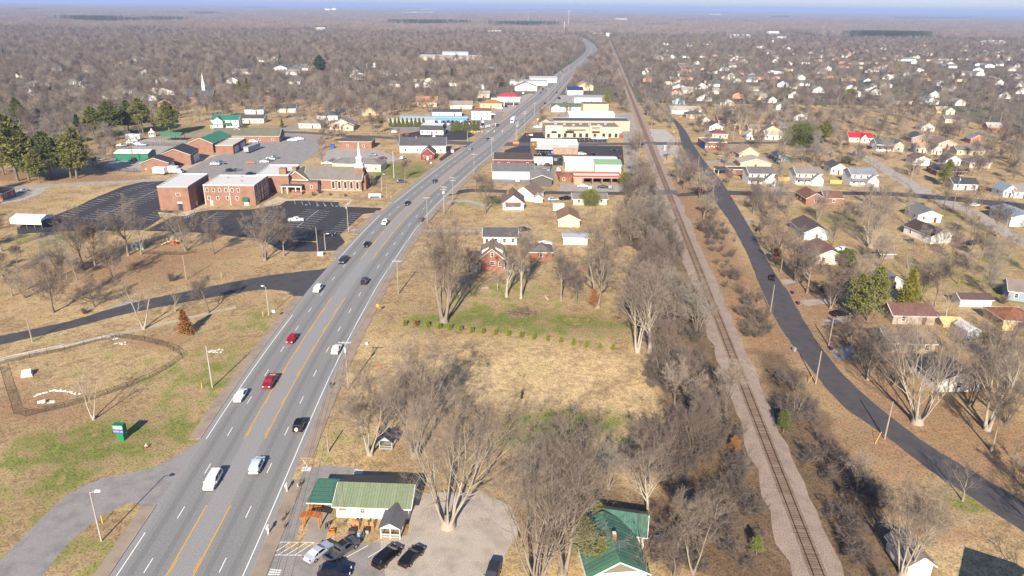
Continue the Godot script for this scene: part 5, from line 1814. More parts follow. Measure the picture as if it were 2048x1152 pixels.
	taken.append([15.5, -87, 7])
	roof = gh.get_node("roof")
	for s in [-1.0, 1.0]:
		for i in 13:
			var b := B.new()
			var z := -5.2 + i * 0.8
			var dr := 2.3 * 0.5 / 4.2
			b.quad(Vector3(s * 4.68, 2.9 - dr + 0.19, z), Vector3(0, 5.2 + 0.19, z), Vector3(0, 5.2 + 0.19, z - 0.77), Vector3(s * 4.68, 2.9 - dr + 0.19, z - 0.77))
			b.tube(Vector3(s * 4.68, 2.9 - dr + 0.21, z - 0.38), Vector3(0, 5.42, z - 0.38), 0.03, 0.03, 4)
			part("roof_sheet", b, metal_m(["486a5a", "4e7060", "456656"][i % 3]), roof)
	var ch := block(gh, "chimney", Vector3(0.3, 3.2, 0.2), Vector3(0.65, 6.0, 0.65), BRICK)
	block(ch, "chimney_cap", Vector3(0.3, 6.25, 0.2), Vector3(0.5, 0.14, 0.5), mat("c9c4bc", 0.8))
	var gv := B.new()
	gv.prism([Vector3(-3.9, 3.1, 4.76), Vector3(3.9, 3.1, 4.76), Vector3(0, 5.15, 4.76)], [Vector3(-3.9, 3.1, 4.8), Vector3(3.9, 3.1, 4.8), Vector3(0, 5.15, 4.8)])
	part("gable_shingles", gv, mat("7d776c", 0.9, T_MED, 0.6), gh)
	# roof aerial
	var an := B.new()
	an.tube(Vector3(0.2, 5.2, 3.6), Vector3(0.2, 7.2, 3.6), 0.025, 0.02, 5)
	for i in 5:
		an.tube(Vector3(-0.8 + i * 0.1, 7.0, 3.0 + i * 0.3), Vector3(1.2 - i * 0.1, 7.1, 3.0 + i * 0.3), 0.012, 0.012, 4)
	an.tube(Vector3(0.2, 7.05, 2.8), Vector3(0.2, 7.05, 4.4), 0.015, 0.015, 4)
	part("aerial", an, STEEL, gh)
	var bk := house_at("green_roof_barn", "low green-roofed outbuilding joined behind green-roofed house", "outbuilding", Vector3(12.4, 0, -92.2), Vector3(20.9, 0, -90.4), 5.5, 2.7, 1.6, "g", white, metal_m("4c7262"), {"nf": 0, "ns": 0, "door": -1.0})
	roof = bk.get_node("roof")
	sheets(roof, -4.7, 4.7, Vector2(2.7 - 0.23 + 0.16, 3.15), Vector2(4.3 + 0.16, 0.02), 11, [metal_m("4c7262"), metal_m("486e5e")])
	# scrap beside it
	for q in [[1315, 1080, 0.2], [1322, 1092, 0.8]]:
		var sc := thing("scrap_panel", ["crumpled pale metal box on brown ground by green-roofed house", "battered pale appliance lying on brown ground near crumpled box"][0 if q[2] < 0.5 else 1], "scrap", G(q[0], q[1]), q[2])
		var b := B.new()
		b.prism([Vector3(-0.4, 0, 0.5), Vector3(0.4, 0, 0.6), Vector3(0.5, 0.5, 0.5), Vector3(-0.3, 0.7, 0.4)], [Vector3(-0.5, 0, -0.6), Vector3(0.5, 0, -0.5), Vector3(0.4, 0.6, -0.4), Vector3(-0.4, 0.5, -0.5)])
		part("casing", b, metal_m("b9bcc0"), sc)
		block(sc, "lid", Vector3(0.3, 0.62, 0), Vector3(0.5, 0.05, 0.8), metal_m("8e9296"))
	# house at the lower right corner, only its roof tip and its shadow are in view
	house_at("corner_house", "brick house with brown roof at the edge of the grass", "house", Vector3(70.2, 0, -61.6), Vector3(82.8, 0, -68.2), 14.0, 4.0, 3.6, "x", BRICK, roof_m("8a6a58"), {"nf": 4, "ns": 2})
	taken.append([73, -71, 12])

# ---------------------------------------------------------------- a person, one continuous surface from joints with radii
func person(at: Vector3, turn: float, top_hex: String, leg_hex: String, hair_hex: String, label: String) -> void:
	var o := thing("person", label, "person", at, turn)
	var J := {"hipL": Vector3(-0.1, 0.92, 0), "hipR": Vector3(0.1, 0.92, 0), "kneeL": Vector3(-0.12, 0.5, -0.03), "kneeR": Vector3(0.12, 0.5, -0.05), "ankL": Vector3(-0.13, 0.09, 0.02), "ankR": Vector3(0.13, 0.09, 0.0), "toeL": Vector3(-0.15, 0.04, -0.16), "toeR": Vector3(0.15, 0.04, -0.18), "waist": Vector3(0, 1.08, 0), "chest": Vector3(0, 1.32, 0), "neck": Vector3(0, 1.52, 0), "head": Vector3(0, 1.63, -0.02), "shL": Vector3(-0.19, 1.42, 0), "shR": Vector3(0.19, 1.42, 0), "elL": Vector3(-0.25, 1.14, 0.03), "elR": Vector3(0.25, 1.14, 0.0), "wrL": Vector3(-0.26, 0.9, -0.06), "wrR": Vector3(0.22, 1.02, -0.2), "crown": Vector3(0, 1.69, 0.0)}
	var bones := [["hipL", "kneeL", 0.085, 0.062], ["hipR", "kneeR", 0.085, 0.062], ["kneeL", "ankL", 0.06, 0.042], ["kneeR", "ankR", 0.06, 0.042], ["ankL", "toeL", 0.045, 0.035], ["ankR", "toeR", 0.045, 0.035], ["hipL", "hipR", 0.1, 0.1], ["waist", "chest", 0.125, 0.145], ["hipL", "waist", 0.1, 0.115], ["hipR", "waist", 0.1, 0.115], ["shL", "shR", 0.075, 0.075], ["chest", "neck", 0.1, 0.055], ["neck", "head", 0.052, 0.085], ["head", "crown", 0.088, 0.092], ["shL", "elL", 0.055, 0.043], ["shR", "elR", 0.055, 0.043], ["elL", "wrL", 0.042, 0.03], ["elR", "wrR", 0.042, 0.03]]
	for s in ["L", "R"]:
		var w: Vector3 = J["wr" + s]
		var e: Vector3 = J["el" + s]
		var d := (w - e).normalized()
		var sx := -1.0 if s == "L" else 1.0
		var side := Vector3(0, 0, -1) if s == "L" else Vector3(-1, 0, 0)
		side = (side - d * side.dot(d)).normalized()
		J["palm" + s] = w + d * 0.08
		bones.append(["wr" + s, "palm" + s, 0.028, 0.032])
		for f in 4:
			J["k%d%s" % [f, s]] = w + d * 0.09 + side * (0.033 - f * 0.022)
			J["f%d%s" % [f, s]] = w + d * (0.09 + [0.075, 0.085, 0.08, 0.06][f]) + side * (0.036 - f * 0.024) + Vector3(-sx * 0.02, 0, 0)
			bones.append(["k%d%s" % [f, s], "f%d%s" % [f, s], 0.01, 0.008])
		J["t" + s] = w + d * 0.08 + side * 0.075
		J["b" + s] = w + d * 0.03 + side * 0.03
		bones.append(["b" + s, "t" + s, 0.012, 0.009])
	J["nose0"] = Vector3(0, 1.63, -0.1)
	J["nose1"] = Vector3(0, 1.6, -0.125)
	bones.append(["nose0", "nose1", 0.014, 0.018])
	for s in [-1.0, 1.0]:
		J["ear%d" % s] = Vector3(s * 0.092, 1.63, 0)
		bones.append(["ear%d" % s, "ear%d" % s, 0.024, 0.024])
	var c := 0.022
	var lo := Vector3(-0.45, -0.04, -0.45)
	var nx := 41
	var ny := 84
	var nz := 36
	var field := PackedFloat32Array()
	field.resize(nx * ny * nz)
	field.fill(1.0)
	for bn in bones:
		var a: Vector3 = J[bn[0]]
		var b: Vector3 = J[bn[1]]
		var m := 0.12 + maxf(bn[2], bn[3])
		var i0 := ((a.min(b) - Vector3.ONE * m - lo) / c).floor()
		var i1 := ((a.max(b) + Vector3.ONE * m - lo) / c).ceil()
		var ab := b - a
		var l2 := maxf(ab.length_squared(), 0.000001)
		for y in range(maxi(0, int(i0.y)), mini(ny, int(i1.y))):
			for z in range(maxi(0, int(i0.z)), mini(nz, int(i1.z))):
				for x in range(maxi(0, int(i0.x)), mini(nx, int(i1.x))):
					var p := lo + Vector3(x, y, z) * c
					var t := clampf((p - a).dot(ab) / l2, 0, 1)
					var d := p.distance_to(a + ab * t) - lerpf(bn[2], bn[3], t)
					var q := (y * nz + z) * nx + x
					var h := clampf(0.5 + 0.5 * (field[q] - d) / 0.025, 0, 1)
					field[q] = lerpf(field[q], d, h) - 0.025 * h * (1 - h)
	# surface nets
	var vid := {}
	var bb := B.new()
	var vert := func(x: int, y: int, z: int) -> Vector3:
		var key := (y * nz + z) * nx + x
		if vid.has(key):
			return vid[key]
		var sum := Vector3.ZERO
		var cnt := 0
		for e in [[0, 1], [2, 3], [4, 5], [6, 7], [0, 2], [1, 3], [4, 6], [5, 7], [0, 4], [1, 5], [2, 6], [3, 7]]:
			var p0 := Vector3(e[0] & 1, (e[0] >> 1) & 1, (e[0] >> 2) & 1)
			var p1 := Vector3(e[1] & 1, (e[1] >> 1) & 1, (e[1] >> 2) & 1)
			var f0 := field[((y + int(p0.y)) * nz + z + int(p0.z)) * nx + x + int(p0.x)]
			var f1 := field[((y + int(p1.y)) * nz + z + int(p1.z)) * nx + x + int(p1.x)]
			if (f0 < 0) != (f1 < 0):
				sum += p0.lerp(p1, f0 / (f0 - f1))
				cnt += 1
		var r := lo + (Vector3(x, y, z) + sum / maxf(cnt, 1)) * c
		vid[key] = r
		return r
	bb.use_col = true
	var skin := Color(0.42, 0.25, 0.17)
	var top := Color(top_hex).srgb_to_linear()
	var leg := Color(leg_hex).srgb_to_linear()
	for y in range(1, ny - 1):
		for z in range(1, nz - 1):
			for x in range(1, nx - 1):
				var f0 := field[(y * nz + z) * nx + x]
				for ax in 3:
					var f1 := field[((y + int(ax == 1)) * nz + z + int(ax == 2)) * nx + x + int(ax == 0)]
					if (f0 < 0) == (f1 < 0):
						continue
					var q := []
					if ax == 0:
						q = [vert.call(x, y - 1, z - 1), vert.call(x, y, z - 1), vert.call(x, y, z), vert.call(x, y - 1, z)]
					elif ax == 1:
						q = [vert.call(x - 1, y, z - 1), vert.call(x - 1, y, z), vert.call(x, y, z), vert.call(x, y, z - 1)]
					else:
						q = [vert.call(x - 1, y - 1, z), vert.call(x, y - 1, z), vert.call(x, y, z), vert.call(x - 1, y, z)]
					if f0 > 0:
						q.reverse()
					var h: float = q[0].y
					bb.col = skin if h > 1.5 or (absf(q[0].x) > 0.19 and h < 1.02 and h > 0.7) else (top if h > 0.96 else (leg if h > 0.08 else Color(0.04, 0.035, 0.03)))
					bb.quad(q[0], q[1], q[2], q[3])
	var m := StandardMaterial3D.new()
	m.vertex_color_use_as_albedo = true
	m.roughness = 0.8
	part("body", bb, m, o)
	var hb := B.new()
	for k in 7:
		for i in 12:
			var a0 := TAU * i / 12.0
			var a1 := TAU * (i + 1) / 12.0
			var e0 := lerpf(-0.25, PI / 2, k / 7.0)
			var e1 := lerpf(-0.25, PI / 2, (k + 1) / 7.0)
			var pt := func(a: float, e: float) -> Vector3: return Vector3(0, 1.68, 0.012) + Vector3(cos(a) * cos(e) * 0.1, sin(e) * 0.115, sin(a) * cos(e) * 0.105 + (0.012 if sin(a) > 0 else 0.02))
			hb.quad(pt.call(a1, e0), pt.call(a0, e0), pt.call(a0, e1), pt.call(a1, e1))
	part("hair", hb, mat(hair_hex, 0.8), o)
func build_homes() -> void:
	var brick := mat("a0705c", 0.9, T_MED, 0.5)
	# brick cottage with dormers and porches
	var o := hs("brick_cottage", "red brick cottage with white trimmed gable, dormers and small porches", "house", 961, 542, 7.2, 0, 11, 4.4, 3.0, "x", brick, roof_m("8a7a6c"), {"nf": 0, "ns": 3, "door": -1.0, "sides": [-1.0, 1.0]})
	window(o, at_wall(Vector3(0.1, 5.5, 5.5), 0), 0.9, 1.3)
	window(o, at_wall(Vector3(0.2, 2.6, 5.5), 0), 1.6, 1.1)
	window(o, at_wall(Vector3(2.5, 2.4, 5.5), 0), 0.8, 1.4)
	for s in [-1.0, 1.0]:
		var b := B.new()
		b.prism([Vector3(s * 1.0, 4.6, 2.6), Vector3(s * 3.4, 4.6, 2.6), Vector3(s * 3.4, 6.0, 2.6), Vector3(s * 1.0, 7.1, 2.6)], [Vector3(s * 1.0, 4.6, -2.6), Vector3(s * 3.4, 4.6, -2.6), Vector3(s * 3.4, 6.0, -2.6), Vector3(s * 1.0, 7.1, -2.6)])
		var dm := part("dormer", b, WHITE, o)
		b = B.new()
		b.prism([Vector3(s * 0.6, 7.32, 2.9), Vector3(s * 3.7, 5.95, 2.9), Vector3(s * 3.7, 6.1, 2.9), Vector3(s * 0.6, 7.47, 2.9)], [Vector3(s * 0.6, 7.32, -2.9), Vector3(s * 3.7, 5.95, -2.9), Vector3(s * 3.7, 6.1, -2.9), Vector3(s * 0.6, 7.47, -2.9)])
		part("dormer_roof", b, roof_m("8a7a6c"), dm)
	for q in [[-5.2, 4.0, 3.2, 3.4, 1.0, "6f655c"], [5.2, 2.4, 3.0, 6.0, 0.25, "4a4748"], [-5.6, -3.0, 4.0, 4.0, 0.3, "4c4a4a"]]:
		block(o, "porch_floor", Vector3(q[0], 0.25, q[1]), Vector3(q[2], 0.5, q[3]), CONC)
		var b := B.new()
		b.prism([Vector3(q[0] - q[2] * 0.55, 2.9, q[1] + q[3] * 0.55), Vector3(q[0] + q[2] * 0.55, 2.9, q[1] + q[3] * 0.55), Vector3(q[0], 2.95 + q[4], q[1] + q[3] * 0.55)], [Vector3(q[0] - q[2] * 0.55, 2.9, q[1] - q[3] * 0.55), Vector3(q[0] + q[2] * 0.55, 2.9, q[1] - q[3] * 0.55), Vector3(q[0], 2.95 + q[4], q[1] - q[3] * 0.55)])
		part("porch_roof", b, roof_m(q[5]), o)
		for x in [-0.45, 0.45]:
			for z in [-0.45, 0.45]:
				block(o, "porch_post", Vector3(q[0] + x * q[2], 1.65, q[1] + z * q[3]), Vector3(0.3, 2.5, 0.3), WHITE)
	hs("white_bungalow", "white bungalow with dark grey shingle roof behind brick cottage", "house", 967, 489, 11.8, 0, 8, 3.0, 2.0, "g", wall_m("e0ded8"), roof_m("565458"), {"nf": 4, "ns": 2, "door": 0.1, "sides": [-1.0, 1.0]})
	hs("brick_outbuilding", "small brick garage with grey hipped roof beside brick cottage", "garage", 1060, 519, 7.3, 0, 8, 2.6, 2.0, "h", brick, roof_m("6a645f"), {"nf": 1, "ns": 1, "door": -1.0})
	hs("storage_shed", "long white metal shed with flat pale grey roof", "shed", 1127, 489, 8.6, 0, 6, 2.6, 0.5, "g", metal_m("e2e2de"), metal_m("a0a4a8"), {"nf": 0, "ns": 0, "door": -1.0})
	hs("tan_garage", "tan board garage with brown gabled roof and white door", "garage", 1116, 454, 8.2, 0, 12, 3.0, 2.0, "x", wall_m("c9bb9e"), roof_m("8f6f54"), {"nf": 1, "ns": 0, "door": 0.58, "door_m": WHITE})
	hs("white_gable_house", "white gabled house with grey porch screen and brown roof", "house", 1006, 420, 8.6, 2, 14, 2.9, 3.2, "x", wall_m("e2e0da"), roof_m("7a6458"), {"nf": 0, "ns": 3, "door": -1.0, "chimney": Vector3(-0.5, 6.4, -0.2), "porch": [0.1, 0.85, 2.0, 2.4]})
	hs("white_gable_house", "white house wing with round window and brown roof by street", "house", 1028, 398, 9.5, -28, 10, 2.9, 3.0, "x", wall_m("e2e0da"), roof_m("77665c"), {"nf": 1, "ns": 2, "door": -1.0})
	hs("garden_shed", "small white barn-shaped garden shed on gravel behind houses", "shed", 1069, 405, 3.4, 2, 4, 2.0, 1.3, "x", wall_m("dddad2"), roof_m("b8b2aa"), {"nf": 0, "ns": 0, "door": 0.5, "door_m": WHITE})
	hs("storage_container", "cream storage container standing on grass by tan garage", "container", 1106, 421, 4.6, 1, 2.5, 2.5, 0, "f", metal_m("d5c6b4"), metal_m("d8ccbc"), {"nf": 0, "ns": 0, "door": -1.0, "parapet": 0.1})
	hs("grey_bungalow", "low grey-roofed bungalow half hidden by bare tree at street", "house", 1146, 410, 14.5, 2, 8, 2.7, 1.6, "g", wall_m("b5aca0"), roof_m("7b7672"), {"nf": 3, "ns": 1})
	# playhouse and fence panel by the highway
	var p := thing("playhouse", "small grey playhouse with dark gabled roof under bare tree", "playhouse", G(775, 893), -0.1)
	var b := B.new()
	b.prism([Vector3(-1.3, 2.0, -1.4), Vector3(1.3, 2.0, -1.4), Vector3(0, 3.0, -1.4)], [Vector3(-1.3, 2.0, 1.2), Vector3(1.3, 2.0, 1.2), Vector3(0, 3.0, 1.2)])
	part("gable", b, mat("9aa3aa", 0.8), p)
	b = B.new()
	for s in [-1.0, 1.0]:
		var pts := [Vector3(s * 1.6, 1.82, 0), Vector3(0, 3.05, 0), Vector3(0, 3.15, 0), Vector3(s * 1.6, 1.92, 0)]
		b.prism(pts.map(func(t): return t + Vector3(0, 0, -1.8)), pts.map(func(t): return t + Vector3(0, 0, 1.6)))
	part("roof", b, roof_m("39404c"), p)
	for x in [-1.2, 1.2]:
		for z in [-1.2, 1.1]:
			block(p, "post", Vector3(x, 1.0, z), Vector3(0.12, 2.0, 0.12), mat("a7aeb3", 0.8))
	for y in [0.3, 0.8]:
		block(p, "rail", Vector3(0, y, 1.1), Vector3(2.4, 0.08, 0.06), mat("a7aeb3", 0.8))
	block(p, "floor", Vector3(0, 0.15, 0), Vector3(2.5, 0.12, 2.5), mat("8d8072", 0.8))

func awning_row(o: Node3D, xs: Array, y: float, z: float, w: float, hex: String) -> void:
	for x: float in xs:
		var b := B.new()
		b.prism([Vector3(x - w * 0.5, y, z), Vector3(x - w * 0.5, y - 0.7, z + 1.2), Vector3(x - w * 0.5, y - 0.75, z + 1.2), Vector3(x - w * 0.5, y - 0.8, z)], [Vector3(x + w * 0.5, y, z), Vector3(x + w * 0.5, y - 0.7, z + 1.2), Vector3(x + w * 0.5, y - 0.75, z + 1.2), Vector3(x + w * 0.5, y - 0.8, z)])
		part("awning", b, mat(hex, 0.8), o)

func letters(parent: Node, called: String, txt: String, at: Transform3D, h: float, m: Material) -> void:
	var t := TextMesh.new()
	t.text = txt
	var f := SystemFont.new()
	f.font_names = PackedStringArray(["Droid Sans"])
	f.font_weight = 700
	t.font = f
	t.font_size = 32
	t.pixel_size = h / 24.0
	t.depth = 0.06
	var o := part_mesh(called, t, m, parent)
	o.transform = at

func build_commerce() -> void:
	var tan := wall_m("b9aa98")
	var dark := roof_m("4b4846")
	var white := wall_m("dcdad4")
	var flatw := mat("cfcdc8", 0.8, T_SOFT, 0.12)
	var flatg := mat("8b8782", 0.85, T_SOFT, 0.12)
	# fast food restaurant
	var o := hs("fast_food_restaurant", "grey and tan fast food restaurant with white roof and glazed corner", "restaurant", 1061, 308, 27.0, -1, 14, 5.6, 0, "f", mat("a98f78", 0.9, T_MED, 0.4), flatw, {"nf": 0, "ns": 0, "door": -1.0, "parapet": 0.8})
	block(o, "fascia_band", Vector3(0, 4.75, 7.08), Vector3(27.2, 2.1, 0.2), mat("8f9296", 0.6))
	block(o, "corner_block", Vector3(-11.8, 3.6, 7.2), Vector3(3.4, 7.0, 0.6), mat("5f4634", 0.7))
	var arch := B.new()
	for s in [-1.0, 1.0]:
		for i in 8:
			var a0 := PI * i / 8.0
			var a1 := PI * (i + 1) / 8.0
			arch.tube(Vector3(-11.8 + s * 0.42 + cos(a0) * 0.42, 4.8 + sin(a0) * 1.5, 7.58), Vector3(-11.8 + s * 0.42 + cos(a1) * 0.42, 4.8 + sin(a1) * 1.5, 7.58), 0.1, 0.1, 5)
	part("arch_emblem", arch, mat("e8b422", 0.5), o)
	for i in 5:
		block(o, "shop_window", Vector3(-9.4 + i * 1.7, 1.5, 7.05), Vector3(1.5, 2.4, 0.1), GLASS)
	block(o, "sign_strip", Vector3(5.2, 5.0, 7.22), Vector3(5, 0.5, 0.1), WHITE)
	block(o, "entry_canopy", Vector3(-6, 3.3, 8.2), Vector3(10, 0.2, 2.2), WHITE)
	for i in 6:
		block(o, "roof_unit", Vector3(-6 + i * 3.0, 6.0, -2.5 + (i % 2) * 2), Vector3(1.4, 0.8, 1.2), mat("b9b9b6", 0.7))
	# strip mall
	o = hs("strip_mall", "beige strip mall with dark flat roofs, awnings and sign band", "shop", 1090, 275, 48.0, 3, 22, 6.2, 0, "f", tan, mat("7a7570", 0.9, T_SOFT, 0.15), {"nf": 0, "ns": 0, "door": -1.0, "coping": wall_m("b9a184"), "parapet": 0.7})
	block(o, "end_block", Vector3(-18.5, 3.9, 11.6), Vector3(11, 7.8, 2.2), wall_m("c9bcA6"))
	block(o, "middle_block", Vector3(8.5, 3.9, 11.4), Vector3(8, 7.8, 1.6), wall_m("bfae9a"))
	block(o, "long_sign_band", Vector3(-4, 4.9, 11.3), Vector3(12, 0.8, 0.3), mat("6d6a52", 0.8))
	block(o, "red_sign", Vector3(8.5, 6.4, 12.28), Vector3(5.4, 0.8, 0.12), mat("b5533f", 0.6))
	block(o, "white_sign", Vector3(-18.0, 6.3, 12.78), Vector3(3.6, 1.4, 0.12), mat("dfd8d4", 0.6))
	awning_row(o, [-18.5], 4.4, 12.7, 3.4, "2f2c2b")
	awning_row(o, [-9.5, -7.0], 4.2, 11.0, 3.0, "2f2c2b")
	awning_row(o, [8.5], 4.4, 12.2, 5.0, "5a3a30")
	for x in [-22, -15, -11, -5, -1, 3, 8, 14, 18, 22]:
		block(o, "shop_window", Vector3(x, 1.5, 11.05 if absf(x + 18.5) > 5.5 and absf(x - 8.5) > 4 else 12.75), Vector3(1.8, 2.4, 0.1), GLASS)
	for i in 7:
		block(o, "roof_unit", Vector3(-16 + i * 5.5, 6.9, -3 + (i % 3) * 3), Vector3(2.0, 1.2, 1.6), mat("8f8f8d", 0.7))
	hs("tan_warehouse", "long tan store behind strip mall with dark solar panels on roof", "shop", 1107, 262, 52.0, 3, 16, 6.5, 0, "f", wall_m("b0a392"), mat("4d5057", 0.7, T_SOFT, 0.2), {"nf": 0, "ns": 0, "door": -1.0, "coping": wall_m("b0a392")})
	hs("white_roof_warehouse", "wide low warehouse with bright white metal roof behind stores", "building", 1138, 240, 34.0, 3, 18, 4.2, 1.2, "g", white, metal_m("dcdcda"), {"nf": 0, "ns": 0, "door": -1.0})
	hs("tan_block", "tall tan block with dark roof strip behind white-roofed warehouse", "building", 1166, 228, 20.0, 3, 14, 7.5, 0, "f", wall_m("c6b496"), mat("3d3f45", 0.8, T_SOFT, 0.2), {"nf": 0, "ns": 0, "door": -1.0, "coping": wall_m("c6b496")})
	hs("tan_cottage", "small tan gabled cottage beside highway next to stores", "house", 1079, 254, 9.0, 4, 10, 2.8, 2.4, "x", wall_m("cda985"), roof_m("84675a"), {"nf": 1, "ns": 1})
	hs("white_store", "white store with dark green gabled roof beside bare round tree", "shop", 1102, 223, 26.0, 4, 12, 3.6, 2.2, "g", white, roof_m("5c6a5c"), {"nf": 5, "ns": 0, "wing": [0.0, 0.3, 2.0, 3.4, 2.4]})
	hs("long_white_store", "long white store with grey metal roof and brick end", "shop", 1149, 206, 24.0, 4, 14, 4.6, 1.4, "g", white, metal_m("8e9196"), {"nf": 4, "ns": 0})
	hs("solar_roof_office", "white office with dark blue panels covering its roof", "office", 1135, 190, 15.0, 4, 14, 4.4, 2.6, "g", white, mat("2a3858", 0.3), {"nf": 4, "ns": 0})
	hs("tan_church_hall", "cream gabled hall behind office with blue roof panels", "building", 1157, 181, 15.0, 6, 16, 4.4, 4.0, "x", wall_m("d3c2a2"), roof_m("a8937c"), {"nf": 2, "ns": 0})
	# car wash and its neighbours
	o = hs("car_wash", "car wash with orange-red fascia, white roof and open bays", "car wash", 1146, 369, 23.0, 1, 9, 3.4, 0, "f", mat("7f6350", 0.9, T_MED, 0.4), flatw, {"nf": 0, "ns": 0, "door": -1.0, "coping": mat("c8452f", 0.6), "parapet": 0.9})
	# open bays: the wall is replaced by piers, a rear wall and a ceiling slab
	o.get_node("wall").queue_free()
	o.remove_child(o.get_node("wall"))
	for i in 6:
		block(o, "pier", Vector3(-11.2 + i * 4.48, 1.6, 0), Vector3(0.6, 3.2, 8.9), mat("8f7360", 0.9, T_MED, 0.4))
	block(o, "rear_wall", Vector3(0, 1.6, -4.3), Vector3(22.9, 3.2, 0.3), mat("8f7360", 0.9, T_MED, 0.4))
	block(o, "ceiling", Vector3(0, 3.3, 0), Vector3(23.0, 0.2, 9.0), WHITE)
	block(o, "bay_shutter", Vector3(-9.0, 1.5, 4.2), Vector3(3.8, 3.0, 0.1), mat("b98a76", 0.8))
	o = hs("car_wash_office", "small hipped car wash office with orange fascia and brown roof", "building", 1119, 365, 8.0, 2, 8, 2.9, 1.3, "h", mat("8a6a52", 0.9, T_MED, 0.4), roof_m("8a5f4e"), {"nf": 2, "ns": 0, "trim": mat("c8452f", 0.6)})
	hs("green_roof_store", "building with light green ribbed metal roof behind car wash", "building", 1190, 348, 13.0, 1, 13, 4.8, 1.4, "g", white, metal_m("7fa070"), {"nf": 0, "ns": 0, "door": -1.0})
	hs("cream_warehouse", "long cream warehouse with white roof behind green-roofed store", "building", 1130, 342, 27.0, 1, 15, 4.8, 1.0, "g", wall_m("d6cfb6"), metal_m("dad8d2"), {"nf": 0, "ns": 0, "door": -1.0})
	o = hs("auto_shop", "white auto repair shop with grey gabled roof and garage doors", "garage", 985, 358, 20.0, 1, 14, 3.8, 2.4, "g", white, roof_m("6f6f6d"), {"nf": 0, "ns": 1, "door": -1.0, "garage": [[0, 0.45, 3.6, 3.0], [0, 0.72, 3.4, 3.0]], "sides": [1.0]})
	hs("brown_roof_store", "long low store with dark brown roof beside highway", "shop", 988, 333, 20.0, 0, 12, 3.8, 2.4, "g", mat("7a4a42", 0.9, T_MED, 0.4), roof_m("4d4340"), {"nf": 4, "ns": 0})
	o = hs("canopy_building", "grey-roofed open carport with white gable behind auto shop", "carport", 1063, 373, 9.5, 2, 16, 3.6, 1.8, "x", mat("57544f", 0.9), roof_m("8f8b86"), {"nf": 0, "ns": 0, "door": -1.0})
	hs("white_canopy", "white flat canopy over parked cars behind brown-roofed store", "canopy", 1060, 330, 12.0, 0, 5, 3.4, 0, "f", white, flatw, {"nf": 0, "ns": 0, "door": -1.0, "parapet": 0.15})
	# left of the highway
	o = hs("mansard_office", "office with dark grey mansard roof over white columns", "office", 841, 269, 15.0, -3, 11, 3.2, 0, "f", white, flatw, {"nf": 5, "ns": 3, "parapet": 0.1})
	var b := B.new()
	b.prism([Vector3(-8.2, 3.2, 6.2), Vector3(8.2, 3.2, 6.2), Vector3(8.2, 3.2, -6.2), Vector3(-8.2, 3.2, -6.2)], [Vector3(-7.2, 6.0, 5.2), Vector3(7.2, 6.0, 5.2), Vector3(7.2, 6.0, -5.2), Vector3(-7.2, 6.0, -5.2)])
	part("mansard", b, roof_m("4a4b50"), o)
	block(o, "roof_deck", Vector3(0, 6.05, 0), Vector3(14.0, 0.1, 10.0), flatw)
	hs("red_barn_shop", "small red barn-like shop with white windows and brown roof", "shop", 842, 319.5, 7.2, 0, 10, 3.4, 3.0, "x", mat("7c3232", 0.85, T_SOFT, 0.3), roof_m("6f5a50"), {"nf": 2, "ns": 2, "door": 0.5, "door_m": WHITE})
	hs("grey_roof_store", "white store with broad dark grey roof behind red barn shop", "shop", 800, 306, 26.0, 4, 14, 4.2, 3.6, "g", white, roof_m("58585c"), {"nf": 4, "ns": 2, "chimney": Vector3(-0.3, 8.6, 0.2), "sides": [1.0]})
	hs("brick_clinic", "long brick building with dark roof behind bare trees", "building", 680, 297, 18.5, 0, 12, 4.2, 0.8, "g", BRICK, roof_m("5b5552"), {"nf": 2, "ns": 0, "door": -1.0})
	hs("hip_roof_office", "cream office with wide grey hipped roof behind church steeple", "office", 665, 341, 25.0, -5, 12, 3.6, 2.2, "h", wall_m("d0c2a6"), roof_m("807c77"), {"nf": 5, "ns": 1, "sides": [1.0]})
	hs("beige_house", "beige house with two brown-grey gabled roofs by the street", "house", 660, 260, 16.0, 3, 14, 3.4, 3.6, "x", wall_m("cfc0a6"), roof_m("8c8076"), {"nf": 3, "ns": 2, "wing": [0.55, 1.0, 3.0, 3.0, 1.6]})
	hs("brown_roof_house", "low house with wide brown hipped roof at street corner", "house", 598, 256, 15.0, -2, 13, 3.0, 2.8, "h", wall_m("d4ccba"), roof_m("8d7f72"), {"nf": 4, "ns": 2})
	hs("grey_roof_house", "white house with dark hipped roof behind brown-roofed corner house", "house", 634, 240, 15.0, 0, 11, 3.2, 2.6, "h", wall_m("dcdad2"), roof_m("55555a"), {"nf": 3, "ns": 2})
	hs("storage_units", "row of pale grey metal storage units behind small conifers", "storage units", 778, 249, 32.0, 2, 8, 3.0, 0.8, "g", metal_m("c3c6c6"), metal_m("a9adb0"), {"nf": 0, "ns": 0, "door": -1.0})
	hs("blue_fence_shed", "long low blue-roofed shed behind the grey storage units", "shed", 802, 241, 48.0, 2, 5, 2.6, 0.5, "g", metal_m("5f8fae"), metal_m("6d9cba"), {"nf": 0, "ns": 0, "door": -1.0})
	hs("white_workshop", "white workshop with dark roof behind car lot", "building", 865, 233, 22.0, 2, 10, 3.4, 1.6, "g", white, roof_m("4a4c52"), {"nf": 2, "ns": 0})
	hs("white_motel_office", "white two-storey store with red-brown tiled roof by car lot", "shop", 943, 239, 14.5, 2, 12, 6.2, 1.6, "h", white, roof_m("8d5546"), {"nf": 3, "ns": 2})
	hs("orange_roof_store", "store with orange-brown hipped roof next to petrol station", "shop", 960, 216, 18.0, 2, 12, 3.6, 2.6, "h", wall_m("c8b08c"), roof_m("a2744c"), {"nf": 3, "ns": 1})
	o = thing("petrol_station_canopy", "petrol station canopy with white fascia and red stripe on posts", "canopy", G(1008, 211), 0.05)
